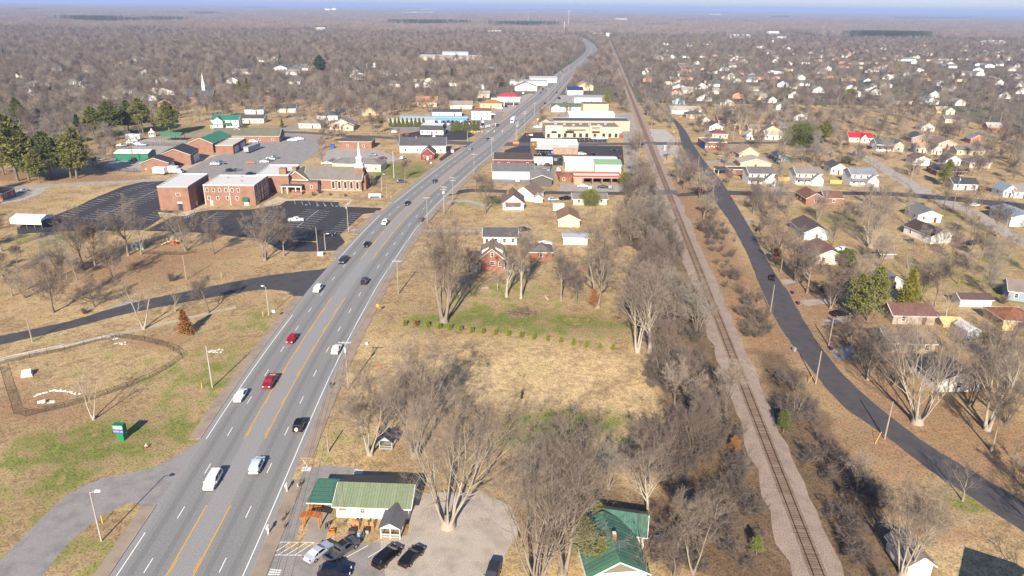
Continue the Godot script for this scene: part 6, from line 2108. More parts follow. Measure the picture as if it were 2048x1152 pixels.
	block(o, "roof", Vector3(0, 5.3, 0), Vector3(22, 1.0, 10), WHITE)
	block(o, "red_stripe", Vector3(0, 5.4, 5.03), Vector3(22.1, 0.35, 0.1), mat("b5303c", 0.5))
	for x in [-8, 0, 8]:
		for z in [-2.5, 2.5]:
			block(o, "post", Vector3(x, 2.4, z), Vector3(0.5, 4.8, 0.5), WHITE)
	hs("petrol_shop", "petrol station shop with red-pitched roof behind the canopy", "shop", 995, 203, 20.0, 2, 12, 4.0, 3.0, "h", white, roof_m("b0404a"), {"nf": 3, "ns": 0})
	hs("orange_roof_house", "house with orange-brown roof among bare trees behind car lot", "house", 833, 213, 17.0, 3, 11, 3.6, 4.2, "g", wall_m("cdbfa4"), roof_m("a8764c"), {"nf": 3, "ns": 1})
	hs("white_store", "white gabled store with red car beside distant black car park", "shop", 1030, 182, 22.0, 4, 14, 4.2, 4.0, "x", white, roof_m("8a8580"), {"nf": 3, "ns": 0})
	hs("grey_roof_store", "long store with pale grey roof further along the highway", "shop", 1020, 171, 40.0, 4, 14, 4.2, 1.4, "g", white, metal_m("9a9ca0"), {"nf": 5, "ns": 0})
	hs("white_workshop", "white workshop with grey roof far along the highway", "building", 1060, 165, 30.0, 4, 14, 4.2, 2.0, "g", white, metal_m("a5a7aa"), {"nf": 4, "ns": 0})
	# distant school
	hs("school_building", "sprawling low school with pale blue-grey roof within far woods", "school", 840, 121, 95.0, 3, 40, 5.0, 2.5, "g", wall_m("c9ad80"), metal_m("b2b5b8"), {"nf": 7, "ns": 0, "fine": false})
	hs("school_building", "taller pale roofed gym block of the far school", "school", 885, 118, 40.0, 3, 30, 8.0, 2.5, "g", wall_m("d2c0a0"), metal_m("bcbfc2"), {"nf": 5, "ns": 0, "fine": false})
	# far church with a thin spire
	o = hs("dark_roof_church", "dark roofed church with thin white spire among far trees", "church", 370, 206, 22.0, 5, 18, 4.6, 5.5, "g", BRICK, roof_m("55595e"), {"nf": 4, "ns": 1})
	b = B.new()
	b.box(Vector3(3, 12.0, 0), Vector3(2.4, 5, 2.4))
	b.lathe(Vector3(3, 14.5, 0), [Vector2(1.4, 0), Vector2(0.9, 2.0), Vector2(0.0, 9)], 8)
	part("spire", b, WHITE, o)
	var lst := [[275, 201, 16, "white house with dark gable trim near the church with spire", "d8d6d0", "5c5a58", "x"], [308, 190, 18, "white house with red-brown roof beside the church with spire", "d6d2ca", "7c4a3e", "x"], [315, 215, 13, "brick house with steep gable below the red-brown roof", "9a5c46", "6b5248", "x"], [205, 199, 14, "white house with grey roof left of pine row", "cfccc4", "7d7a78", "g"], [48, 174, 24, "pale low house with grey roof alone in left woods", "d8d8d6", "8b8f94", "x"], [465, 149, 22, "long white house with grey roof in mid distance clearing", "dcd8d0", "7a7672", "g"], [560, 150, 20, "white ranch house with pale roof in clearing", "dedbd4", "8c8a86", "g"], [548, 141, 16, "white house with blue-grey roof above white ranch house", "dcdcda", "6d7480", "x"], [587, 141, 18, "grey-roofed house with porch among clearing houses", "c9c5bd", "666264", "g"], [525, 184, 14, "white gabled house half hidden by grey trees", "dddad2", "9a9690", "x"], [555, 225, 14, "grey house with dark roof beside tree-lined street", "c5c0b8", "4f4f54", "g"], [830, 175, 16, "white house with two steep gables before dark woods", "dedad2", "a39c92", "x"], [845, 168, 14, "cream house with pale roof behind the two-gabled house", "dad0bc", "b3a48e", "x"], [700, 155, 18, "white house with green-grey roof in left woods", "d6d4cc", "6a7470", "x"], [752, 154, 12, "small white house facing sun in left woods", "dedad4", "8f8d88", "x"], [733, 135, 12, "blue-white shed with bright roof in far left woods", "c5d0d8", "dcdcda", "g"], [900, 218, 18, "cream building between workshop and orange-roofed store", "d2c6ae", "908880", "g"], [720, 232, 14, "tan house hidden behind tall bare trees near storage units", "c8b692", "8a7c70", "x"]]
	for q in lst:
		hs("distant_house", q[3], "house", q[0], q[1], q[2], 4, 9.5, 3.2, 2.8, q[6], wall_m(q[4]), roof_m(q[5]), {"nf": 3, "ns": 0, "fine": false, "group": "houses among the trees left of the highway"})

func build_right_side() -> void:
	var white := wall_m("e0dfda")
	# three new two-storey houses
	var op := {"nf": 4, "ns": 0, "wing": [0.58, 1.02, 2.4, 3.0, 2.6, 4.2], "porch": [0.0, 0.56, 2.0, 2.7], "door": 0.36, "door_m": mat("3c4a5c", 0.5)}
	var n := 0
	for q in [[1496, 369, 12.2, "6b6769", "new white two-storey house with dark roof beside orange-doored carport"], [1590, 369, 12.2, "857f79", "new white two-storey house with brown-grey roof between two others"], [1700, 371, 12.2, "84878c", "new white two-storey house with blue-grey roof beside grey street"]]:
		hs("two_storey_house", q[4], "house", q[0], q[1], q[2], 0, 10, 5.4, 2.2, "g", white, roof_m(q[3]), op)
		n += 1
	hs("blue_grey_house", "blue-grey sided small house with white trim and grey roof", "house", 1551, 324, 8.4, 0, 11, 2.8, 1.6, "x", wall_m("5f6a75"), roof_m("8d8880"), {"nf": 1, "ns": 2, "door": -1.0, "porch": [0.0, 0.35, 1.8, 2.3]})
	hs("beige_gable_house", "beige house with steep front gable and brown roof", "house", 1477, 318, 11.0, 1, 13, 3.2, 3.4, "x", wall_m("d3b898"), roof_m("9a8470"), {"nf": 2, "ns": 1, "wing": [0.0, 0.3, 1.0, 2.6, 1.4]})
	var o := hs("corner_store", "corner store with brick front, white patches and bright blue side", "shop", 1410, 300, 13.0, 3, 16, 4.4, 0, "f", mat("8f5c48", 0.9, T_MED, 0.4), mat("5d6066", 0.8, T_SOFT, 0.2), {"nf": 0, "ns": 0, "door": -1.0, "coping": wall_m("d8cfc0")})
	block(o, "blue_side_panel", Vector3(-6.56, 1.5, 3), Vector3(0.1, 3.0, 10), mat("2f62b0", 0.6))
	block(o, "corner_panel", Vector3(-6.0, 2.2, 8.05), Vector3(1.2, 4.2, 0.1), WHITE)
	for i in 6:
		block(o, "painted_patch", Vector3(-4 + i * 1.4, 1.9 + 0.3 * (i % 2), 8.04), Vector3(0.8, 0.8, 0.06), mat("d4c8ba", 0.8))
	block(o, "blue_canopy", Vector3(8.2, 1.4, 6.5), Vector3(3.2, 0.12, 2.2), mat("3f86d0", 0.6))
	o = hs("flat_carport_house", "flat dark-roofed house with open carport and orange door", "house", 1457, 351, 10.5, 1, 8, 2.9, 0, "f", mat("7d5a48", 0.9, T_MED, 0.4), mat("4a4c50", 0.8, T_SOFT, 0.2), {"nf": 2, "ns": 0, "door": 0.72, "door_m": mat("c87a30", 0.6), "coping": mat("b8b2aa", 0.8)})
	block(o, "carport_roof", Vector3(-8.0, 2.85, 0), Vector3(5.4, 0.25, 8.2), mat("4a4c50", 0.8, T_SOFT, 0.2))
	for z in [-3.8, 3.8]:
		block(o, "carport_post", Vector3(-10.5, 1.4, z), Vector3(0.2, 2.8, 0.2), WHITE)
	hs("patched_roof_house", "house with pale patched weathered roof behind carport house", "house", 1480, 336, 16.0, -3, 12, 2.8, 2.2, "x", wall_m("b8a690"), roof_m("b3a79a"), {"nf": 1, "ns": 1})
	var red := metal_m("b52a30")
	o = hs("red_roof_house", "cream house with bright red metal roof and front gable", "house", 1697, 284, 14.5, -4, 9, 3.0, 2.4, "g", wall_m("dcd2bc"), red, {"nf": 4, "ns": 1, "wing": [0.45, 0.75, 2.2, 2.9, 2.4]})
	hs("grey_roof_house", "house with dark blue-grey roof, white porch and tan gable", "house", 1752, 302, 15.0, -4, 11, 4.0, 2.4, "g", white, roof_m("5a5d63"), {"nf": 4, "ns": 1, "wing": [0.62, 1.0, 1.6, 4.4, 1.8], "wing_m": wall_m("b7a898"), "porch": [0.0, 0.6, 2.2, 2.5]})
	hs("white_garage", "white garage with dark roof beside large round purple-brown tree", "garage", 1828, 331, 8.0, -2, 10, 3.4, 1.8, "x", white, roof_m("5e5b5a"), {"nf": 0, "ns": 0, "door": -1.0})
	hs("brick_ranch", "low brick ranch house with broad brown roof and brick chimney", "house", 1611, 410, 8.0, 0, 12, 3.0, 2.2, "x", BRICK, roof_m("7a5548"), {"nf": 1, "ns": 1, "door": -1.0})
	hs("brick_ranch", "brick wing with brown roof joined beside the brick chimney", "house", 1649, 409, 7.5, 0, 9, 2.9, 2.0, "g", BRICK, roof_m("7a5548"), {"nf": 1, "ns": 0, "door": -1.0, "chimney": Vector3(-0.95, 5.4, 0.96)})
	hs("pale_gable_house", "pale blue-white gabled house with dark worn roof by side street", "house", 1607, 480, 9.0, -1, 15, 3.0, 2.2, "x", wall_m("bcc4ca"), roof_m("5a4f4a"), {"nf": 1, "ns": 2, "door": -1.0})
	hs("pink_gable_house", "pinkish gabled house with maroon-brown roof below pale blue-white one", "house", 1632, 528, 8.4, -2, 13, 3.0, 2.0, "x", wall_m("cdbfb2"), roof_m("7a5a50"), {"nf": 2, "ns": 2, "door": -1.0})
	hs("white_ell_house", "white house with pale grey roof beside grey residential street", "house", 1834, 444, 9.0, -4, 12, 3.0, 1.8, "x", white, roof_m("77777a"), {"nf": 2, "ns": 2})
	hs("dark_roof_house", "house with very dark brown roof and white gable end", "house", 1860, 488, 8.5, 12, 14, 3.0, 2.2, "x", wall_m("dcd8d2"), roof_m("4a3f3c"), {"nf": 0, "ns": 2, "door": -1.0})
	hs("white_metal_building", "white metal building with pale blue-grey roof by black street", "building", 2018, 453, 10.0, -6, 16, 3.8, 1.4, "x", metal_m("d9d8d2"), metal_m("8f9aa6"), {"nf": 0, "ns": 3, "door": -1.0})
	hs("weathered_shed", "small weathered grey shed behind big pale bare tree", "shed", 1760, 518, 4.6, 0, 3.6, 2.0, 0.9, "g", mat("8d857c", 0.9, T_MED, 0.6), roof_m("857a72"), {"nf": 0, "ns": 0, "door": -1.0})
	hs("grey_roof_cottage", "white cottage with faded grey roof between pine trees", "house", 1768, 578, 5.6, 0, 8, 2.6, 1.6, "x", wall_m("d0ccc4"), roof_m("7c7a7c"), {"nf": 1, "ns": 1})
	hs("long_white_shed", "long white shed with dark purple-brown roof on brown lawn", "shed", 1919, 613, 8.8, -1, 4.5, 2.3, 1.0, "g", white, roof_m("5d4a4a"), {"nf": 0, "ns": 0, "door": -1.0})
	hs("brown_barn", "brown barn with rust-orange hipped roof and cream wall", "barn", 2003, 661, 9.0, -2, 9, 3.0, 2.0, "h", wall_m("c8b27e"), roof_m("92563a"), {"nf": 0, "ns": 0, "door": -1.0})
	hs("yellow_shed", "low shed with pale yellow sheet roof beside white shed", "shed", 1886, 655, 4.8, 0, 4.0, 1.4, 0.8, "g", wall_m("c9b272"), mat("d8bf7a", 0.8, T_SOFT, 0.2), {"nf": 0, "ns": 0, "door": -1.0})
	hs("white_shed", "small white shed with streaked white roof next to yellow roof", "shed", 1932, 677, 3.2, 4, 5.0, 2.2, 0.9, "x", wall_m("c8d2d6"), metal_m("d6d0ca"), {"nf": 0, "ns": 0, "door": 0.5, "door_m": WHITE})
	hs("blue_grey_house", "blue-grey house with tan-brown roof beside bright green lawn", "house", 2014, 600, 12.0, -22, 9, 3.0, 2.0, "g", wall_m("8795a0"), roof_m("8a7c74"), {"nf": 3, "ns": 1})
	hs("white_gable_house", "white gabled house with dark roof behind huge pale bare tree", "house", 1872, 784, 9.8, 3, 10, 2.8, 1.9, "x", wall_m("d9d5cc"), roof_m("4c4a4a"), {"nf": 1, "ns": 2, "door": -1.0})
	hs("brown_roof_house", "house with tan-brown roof hidden by bare branches", "house", 1772, 705, 11.5, -2, 9, 2.8, 1.9, "g", wall_m("b5a690"), roof_m("8b7866"), {"nf": 3, "ns": 1})
	hs("maroon_roof_house", "house with maroon roof hidden behind bushes by pine", "house", 1784, 648, 11.0, -2, 8, 2.7, 1.8, "g", wall_m("a89a8c"), roof_m("73504c"), {"nf": 2, "ns": 1})
	hs("cream_gable_house", "small cream gabled building at lower edge by railway scrub", "house", 1812, 1156, 3.6, 2, 6, 2.6, 1.4, "x", wall_m("d9d2c0"), roof_m("8d8478"), {"nf": 0, "ns": 0, "door": -1.0})
	hs("small_white_house", "white house with red steps and dark roof behind blue-grey-roofed house", "house", 1661, 348, 7.8, -3, 11, 3.2, 2.2, "x", white, roof_m("56555a"), {"nf": 3, "ns": 1})
	hs("long_tan_house", "long tan ranch house with grey roof amid bare trees", "house", 1913, 310, 15.5, -4, 9, 2.8, 1.8, "g", wall_m("d2c29c"), roof_m("7a7672"), {"nf": 4, "ns": 1})
	hs("dark_hip_house", "brick house with dark blue hipped roof beside conifer", "house", 1872, 352, 14.0, -5, 12, 2.8, 2.6, "h", BRICK, roof_m("44474f"), {"nf": 3, "ns": 1})
	hs("white_dark_house", "white house with dark roof below the brick hipped house", "house", 1906, 379, 11.0, -4, 9, 2.8, 2.0, "g", white, roof_m("45474d"), {"nf": 3, "ns": 1})
	# the rest of the quarter, seen smaller
	var lst := [[1418, 262, 9, 14, "x", "dcdad6", "54565c", "white gabled house with dark roof near corner store"], [1424, 277, 10, 11, "h", "b9a596", "7a4c40", "house with maroon hipped roof above corner store"], [1493, 279, 5, 7, "x", "d8d6d2", "b5b0a8", "little white gabled shed by the tan lane"], [1529, 279, 11, 6, "g", "dfe0de", "b0a698", "white mobile home beside the big evergreen"], [1497, 266, 7, 8, "g", "c9b28c", "8a7a6a", "tan cottage behind little white shed"], [1530, 268, 9, 8, "x", "cdb988", "6f6a62", "cream house behind white mobile home"], [1372, 237, 14, 12, "h", "b5a698", "5c5a5c", "brick house with dark hipped roof below long warehouse"], [1400, 249, 7, 10, "x", "d0c0ac", "6d4d48", "tan house with purple-brown roof beside white gabled one"], [1436, 249, 8, 10, "g", "c4ac90", "7d5a4c", "brown cottage behind purple-brown roof"], [1341, 228, 24, 14, "g", "d8d2c8", "b2aca2", "long white warehouse with pale roof beside side street"], [1344, 208, 11, 10, "x", "9fc0d4", "4c5560", "light blue house with dark roof near warehouse"], [1343, 190, 12, 10, "x", "d9c9b4", "b33a40", "cream house with red roof above the light blue house"], [1345, 179, 13, 12, "x", "dcdcda", "80858c", "white house with grey roof above the red-roofed one"], [1440, 211, 12, 10, "x", "dcdad4", "8f8b88", "white gabled house beside tall grey tree"], [1447, 230, 11, 9, "x", "d6d2ca", "938c84", "pale gabled house below white gabled house"], [1535, 206, 8, 10, "x", "dedcd6", "70706e", "white house at bend of black street"], [1512, 200, 10, 10, "g", "cfc2a8", "9c9080", "cream house beside bend of black street"], [1497, 185, 13, 9, "g", "cfcaa8", "8d8776", "cream-yellow house above bend of black street"], [1443, 159, 10, 9, "x", "e0deda", "8a8886", "bright white house left of grey-blue roof"], [1468, 166, 8, 9, "x", "dedcd8", "8d8a88", "white narrow house among brown trees"], [1492, 164, 13, 9, "g", "c9cccc", "7d858c", "grey-blue roofed house among brown trees"], [1587, 241, 10, 10, "x", "d9dadc", "5c5e64", "white gabled house before brown copse"], [1552, 219, 9, 8, "x", "d8d6d0", "8c8884", "pale house behind round purple tree"], [1862, 309, 6, 7, "x", "dedcd4", "8a8782", "little white gabled house beside long tan ranch"], [1829, 305, 9, 6, "g", "d8d0c4", "a08a74", "low pale garage beside tan gabled house"], [1842, 262, 9, 9, "x", "dcd8c8", "8d8a84", "cream gabled house among brown trees"], [1822, 285, 14, 12, "x", "a08474", "50525a", "house with wide dark roof beside cream gabled house"], [1875, 297, 11, 13, "x", "b5a08c", "8a7468", "brown house with pale gable beside bare oak"], [1938, 336, 11, 10, "h", "b0a8a0", "6e6668", "house with grey-purple hipped roof beside long tan ranch"], [1890, 331, 8, 8, "x", "d8dade", "6a6c72", "blue-white gabled house by dark hipped roof"], [1890, 246, 16, 9, "g", "d4cbb2", "77736e", "long cream house with grey roof below green bank"], [1873, 227, 9, 6, "g", "d6c89c", "a89c7c", "tan shed on green bank"], [1891, 229, 7, 6, "x", "d6cba8", "948a74", "smaller tan shed on green bank"], [2005, 394, 6, 9, "x", "d8dce0", "8d9aa6", "small white shed with blue side by black street"], [2027, 396, 9, 9, "g", "dedcd8", "8a8580", "white house at end of black street"], [1940, 287, 9, 8, "x", "b07a5c", "8a8884", "brick house among oaks with pale roof"], [1975, 262, 10, 8, "g", "a86a5a", "b5b0ac", "red brick house with white roof in trees"], [1735, 175, 10, 16, "x", "e0e0dc", "454b55", "first of three white houses in a row with dark roofs"], [1748, 172, 10, 16, "x", "e0e0dc", "454b55", "second of three white houses in a row with dark roofs"], [1762, 175, 12, 18, "x", "e2e2de", "50555e", "third of three white houses in a row, largest gable"], [1700, 193, 14, 12, "x", "cfd0d2", "7d8086", "grey-white house left of three white houses"], [1728, 185, 14, 10, "x", "d8d8d8", "84868a", "white house with grey gable before three white houses"], [1690, 180, 12, 10, "x", "dcdcd8", "7a7c82", "white gabled house behind round evergreen"], [1788, 122, 36, 14, "g", "dcdcd8", "8c8a88", "long white building at edge of brown field"], [1822, 128, 14, 10, "x", "e2e2de", "b5b5b2", "small bright white house at edge of brown field"], [1870, 127, 24, 14, "g", "cfc8ba", "8f8b86", "pale long house above tawny field"], [1915, 120, 26, 12, "g", "b5a894", "4f535c", "dark-roofed long house above tawny field"], [1950, 132, 14, 12, "x", "dedcd6", "4d5058", "white house with dark roof above tawny field"], [1970, 135, 14, 14, "x", "e4e4e0", "8a8c90", "tall white gabled house beside dark tree"]]
	for q in lst:
		hs("neighbourhood_house", q[7], "house", q[0], q[1], q[2], -2, q[3], 3.0, 2.4 if q[4] != "f" else 0.0, q[4], wall_m(q[5]), roof_m(q[6]), {"nf": 3, "ns": 1, "fine": q[1] > 240, "group": "houses of the quarter right of the railway"})
	# wooden fences
	for q in [[1556, 361, 1588, 361, "new pale yellow board fence between dark and brown-grey roofed houses"], [1660, 367, 1684, 368, "new pale yellow board fence beside blue-grey roofed house"]]:
		var a := G(q[0], q[1])
		var c := G(q[2], q[3])
		var fo := thing("board_fence", q[4], "fence", a, atan2(-(c - a).z, (c - a).x))
		var L := a.distance_to(c)
		var bm := B.new()
		bm.box(Vector3(0, 0.9, 0), Vector3(0.14, 1.8, 0.03))
		var bmesh := bm.done()
		for i in int(L / 0.155):
			var p := part_mesh("board", bmesh, mat(["c9a055", "c29a50", "d0a85c"][i % 3], 0.8), fo)
			p.position.x = i * 0.155
		for y in [0.4, 1.4]:
			block(fo, "rail", Vector3(L * 0.5, y, -0.05), Vector3(L, 0.09, 0.05), mat("b08c4a", 0.8))
	# crossing signs and signal hut
	var hut := thing("signal_cabinet", "silver railway signal cabinet beside level crossing", "cabinet", G(1330, 300), 0.1)
	block(hut, "casing", Vector3(0, 1.3, 0), Vector3(2.0, 2.6, 2.0), metal_m("b9bcc0"))
	block(hut, "roof", Vector3(0, 2.68, 0), Vector3(2.3, 0.16, 2.3), metal_m("cfd2d4"))
	block(hut, "door", Vector3(0, 1.2, 1.03), Vector3(0.8, 2.0, 0.06), metal_m("a8abae"))
func on_road(px: float, py: float, off := 0.7) -> Vector3:
	var p := G(px, py, off)
	p.y = 0.034
	return p

func build_vehicles() -> void:
	# on the highway: centre pixel, kind, colour, 1 = coming towards the camera
	var hw := [[426, 959, "van", "dfdfdd", 1, "white minivan coming down the highway past the curved grey drive"], [481, 790, "sedan", "d8dade", 1, "white sedan coming down the highway beside dark red pickup"], [540, 763, "pickup", "7c1420", 1, "dark red pickup with load in its bed on the highway"], [584, 676, "sedan", "84121f", 1, "dark red sedan on the highway beside yellow lines"], [636, 577, "suv", "dcdcdc", 1, "white crossover with dark roof glass passing the black side road"], [687, 520, "pickup", "23262e", 1, "dark grey pickup on the highway above white crossover"], [734, 488, "sedan", "15171b", 1, "black sedan on the highway before the church car park"], [770, 445, "jeep", "cfd1d4", 1, "white off-road car on the highway near church entrance"], [815, 406, "sedan", "1c222a", 1, "dark sedan on the highway beside church lawn"], [869.5, 362, "sedan", "343a42", 1, "dark grey sedan on the highway near utility poles with transformers"], [941, 297, "sedan", "6b7888", 1, "blue-grey sedan on the highway before the junction"], [976, 278, "sedan", "22303a", 1, "dark teal sedan on the highway at the junction"], [995, 251, "suv", "20282a", 1, "dark green car on the highway before box truck"], [1081, 185, "sedan", "30323a", 1, "dark car far up the highway by petrol station"], [1086, 178, "suv", "1e2024", 1, "black car far up the highway above petrol station"],
		[514, 930, "suv", "c9cdd3", 0, "silver white estate car driving up the highway beside minivan"], [598.5, 850, "jeep", "1b1d22", 0, "black off-road car with pale spare wheel driving up the highway"], [673, 697, "sedan", "dedede", 0, "white sedan driving up the highway past the crossarm pole"], [730, 562, "jeep", "26282c", 0, "dark off-road car driving up the highway beside bare trees"], [842, 438, "sedan", "5a5654", 0, "brown-grey sedan driving up the highway near transformer poles"], [1090, 206, "sedan", "24282e", 0, "dark sedan driving away near the bare round tree"], [1113, 185, "sedan", "2c2f36", 0, "dark car driving away far up the highway"], [1106, 158, "suv", "c9c9c9", 1, "white car far up the highway near long white stores"], [1124, 142, "sedan", "35383e", 1, "small dark car very far up the highway"], [1142, 137, "sedan", "80302e", 0, "small red car very far up the highway"]]
	for q in hw:
		var p := on_road(q[0], q[1])
		var t := road_turn(p)
		var o := car(q[2], p, t + (PI if q[4] == 1 else 0.0), q[3], q[5], "", "0f1012" if q[0] == 598.5 else "")
		if q[0] == 540:
			block(o, "load", Vector3(0, 0.95, 1.9), Vector3(1.4, 0.5, 1.3), mat("b08a6a", 0.9))
		if q[0] == 598.5:
			var b := B.new()
			b.tube(Vector3(0, 1.0, 2.08), Vector3(0, 1.0, 2.3), 0.36, 0.36, 12, true)
			part("spare_wheel", b, mat("d6d6d2", 0.6), o)
	box_truck(on_road(1027, 240, 1.6), road_turn(on_road(1027, 240)) + PI, "e2e4e6", "dfe2e6", 9.0, "tall white box truck coming down the highway above the junction", "box_truck", "truck")
	# parked near the shop
	car("sedan", G(637, 1103, 0.6) * Vector3(1, 0, 1) + Vector3(0, 0.012, 0), deg_to_rad(-33), "a9b1be", "silver sedan parked at the shop beside hatched bay")
	car("pickup", G(684, 1098, 0.8) * Vector3(1, 0, 1) + Vector3(0, 0.012, 0), deg_to_rad(-36), "4c4d50", "grey pickup with black roof parked at the shop next to silver sedan", "", "1e2026")
	car("van", G(774, 1112, 0.7) * Vector3(1, 0, 1) + Vector3(0, 0.012, 0), deg_to_rad(-32), "0c0d10", "black minivan parked on gravel beside black sedan")
	car("sedan", G(823, 1112, 0.6) * Vector3(1, 0, 1) + Vector3(0, 0.01, 0), deg_to_rad(-30), "0e0f12", "black sedan parked on gravel near the huge bare tree")
	car("suv", G(669, 1142, 0.7) * Vector3(1, 0, 1) + Vector3(0, 0.012, 0), deg_to_rad(-88), "12162a", "dark blue car parked below the grey pickup")
	car("suv", G(985, 1148, 0.7) * Vector3(1, 0, 1) + Vector3(0, 0.01, 0), deg_to_rad(170), "2a2c30", "dark car parked under bare branches at the gravel edge")
	# elsewhere: pixel, kind, colour, heading in degrees, words
	var pk := [[592, 440, "pickup", "e0e0de", 80, "white pickup parked alone in black church car park"], [657, 468, "suv", "14161a", 85, "black car parked at lower edge of church car park"], [803, 363, "suv", "4a525e", 75, "dark grey crossover leaving drive beside church lawn"], [47, 381, "sedan", "9aa2ac", 20, "silver car parked on pale gravel yard at left"], [6, 394, "suv", "16181c", 30, "black car parked beside brick house at left edge"], [430, 328, "suv", "c9ccce", 85, "silver car parked in front of fire station yard row"], [440, 326, "pickup", "23324a", 85, "dark blue pickup parked beside silver car"], [502, 325, "sedan", "c56a22", 88, "orange sedan parked alone on grey yard"], [529, 323, "sedan", "e0e0de", 80, "white sedan parked left end of short row"], [537, 320.5, "sedan", "3a424e", 80, "dark sedan parked between white cars"], [541, 318, "suv", "d6d8da", 80, "pale car parked behind dark sedan"], [547, 315, "pickup", "4c5560", 80, "blue-grey pickup at right end of short row"], [461, 341, "suv", "24282c", 60, "dark green car parked behind flat-roofed church wing"], [472, 339.5, "sedan", "5c6a7c", 60, "blue-grey sedan parked behind flat-roofed church wing"], [501, 347, "sedan", "20222a", 40, "black car parked close to church wing roof edge"], [507, 283, "van", "dedede", 85, "white van parked beside silver trailer"], [520, 280, "suv", "e2e2e0", 85, "white car parked near drive-under canopy"], [533, 269, "suv", "222a36", 60, "dark car beside the drive-under canopy"], [585, 281, "pickup", "d8d8d6", 85, "white pickup parked on left of two by bare tree"], [598, 278, "pickup", "dcdcda", 85, "white pickup parked on right of two by bare tree"], [654, 327, "pickup", "d0d2d2", 80, "silver pickup beside cream hipped office"], [806, 316, "suv", "c4c8cc", 20, "silver car parked beside red barn shop"], [790, 264, "suv", "dcdcda", 85, "white car parked by mansard office"],
		[243, 291, "pickup", "d8d8d6", 80, "white pickup in yard behind green workshop, alone"], [262, 285, "van", "e2e2e0", 80, "white van in front row behind green workshop"], [275, 288, "pickup", "dedede", 80, "white pickup in second row behind green workshop"], [266, 281, "van", "dcdedc", 80, "white van in back row behind green workshop"], [283, 290, "pickup", "8fa6c0", 80, "pale blue pickup behind green workshop"], [204, 290, "suv", "dcdcd8", 60, "white car on brown grass beside pines"], [200, 319, "suv", "a8acb0", 40, "silver car at bend of yard beside pines"],
		[1087, 309, "suv", "16171a", 80, "black car parked beside restaurant front"], [1102, 308.5, "sedan", "3f5f9a", 80, "blue sedan parked beside restaurant front"], [1164, 308, "suv", "d6d6d4", 80, "white car at restaurant drive lane"], [1187, 309, "suv", "14181c", 75, "black car at end of restaurant drive lane"], [1228, 300, "sedan", "1c2228", 85, "dark sedan parked alone right of restaurant"], [1121, 318, "sedan", "262c32", 85, "dark sedan on black lane behind white canopy"], [1072, 327, "sedan", "202226", 5, "black car under white canopy, leftmost of row"], [1082, 327, "sedan", "7c8a98", 5, "grey-blue car under white canopy, middle of row"], [1096, 330, "suv", "4a2c28", 85, "dark red car beside white canopy row"], [1065, 345, "sedan", "23262c", 70, "dark car parked outside auto shop"], [1035, 360, "pickup", "d8d8d6", 0, "white pickup parked before auto shop door"], [1090, 341, "suv", "9a9c9e", 85, "row car with red tail beside chain fence"], [1221, 374, "suv", "8a9098", 10, "silver car parked before car wash bays"], [1180, 376, "suv", "b8bcc0", 5, "pale car parked before car wash office"], [1106, 399, "suv", "a9aeb2", 85, "silver car parked behind cream container"], [1132, 397, "pickup", "181a1e", 70, "black pickup parked under bare tree by street"], [1190, 277, "suv", "dededc", 85, "white car before strip mall, first of three"], [1199, 277, "sedan", "d9d9d8", 85, "white car before strip mall, middle of three"], [1208, 277, "suv", "e0e0de", 85, "white car before strip mall, last of three"], [1075, 254.5, "pickup", "dcdcda", 85, "white pickup beside tan cottage"], [1080, 240, "suv", "d8d8d4", 85, "white car behind tan cottage"], [1240, 264, "van", "dedede", 5, "white van among vehicles beside back lane, top"], [1243, 272, "suv", "b0383c", 5, "red and white car beside back lane, bottom"], [1236, 267, "suv", "cfd2d6", 5, "silver car beside back lane, left"],
		[1402, 382.5, "suv", "8e1220", 82, "red car waiting on cross street at side street"], [1436, 373, "sedan", "23262c", 25, "dark car driving on side street past stop sign"], [1545, 554, "sedan", "141519", 22, "black sedan driving on the curved side street"], [1647, 578, "suv", "1a1b20", -10, "black car parked on leaf-strewn yard"], [1680, 628, "suv", "101218", 80, "black car parked on pale drive under trees"], [1685, 500, "pickup", "cfd4d8", 75, "white pickup beside pinkish gabled house"], [1950, 410, "sedan", "dcdcda", 80, "white car in front yard by black street"], [1943, 486, "suv", "23324a", 60, "dark blue car parked under brown trees"], [1720, 294, "pickup", "3a3a44", 85, "dark pickup before red-roofed house"], [1742, 295.5, "suv", "25262c", 70, "dark car beside pickup before red-roofed house"], [1985, 415, "pickup", "20242a", 60, "dark pickup beside white metal building"], [1048, 459, "suv", "22242c", 70, "dark car beside white bungalow"], [1090, 486, "sedan", "dcdcdc", 85, "white car behind brick garage"], [1540, 247, "suv", "e0e0de", 85, "white car on lane below black street bend"]]
	for q in pk:
		var p := G(q[0], q[1], 0.6)
		p.y = 0.012
		car(q[2], p, deg_to_rad(-q[4]), q[3], q[5])
	# car lot rows
	for i in 26:
		var p := G(862 + (i % 13) * 8.6, 245.5 + (i / 13) * 5.0)
		p.y = 0.01
		car("suv" if i % 3 else "sedan", p, 0.1, ["141618", "24282e", "3a4048", "1c2a44", "d0d2d4"][(i * 7) % 5], "dark car parked in the long rows of the car lot", "cars in the car lot rows")
	for i in 7:
		var p := G(956 + i * 6, 259 - i * 1.2)
		p.y = 0.01
		car("pickup" if i % 2 else "suv", p, -0.5, ["d8d8d6", "c9ccd0", "9aa0a6"][i % 3], "pale car parked in front row of car lot beside highway", "pale cars along the highway edge of the car lot")
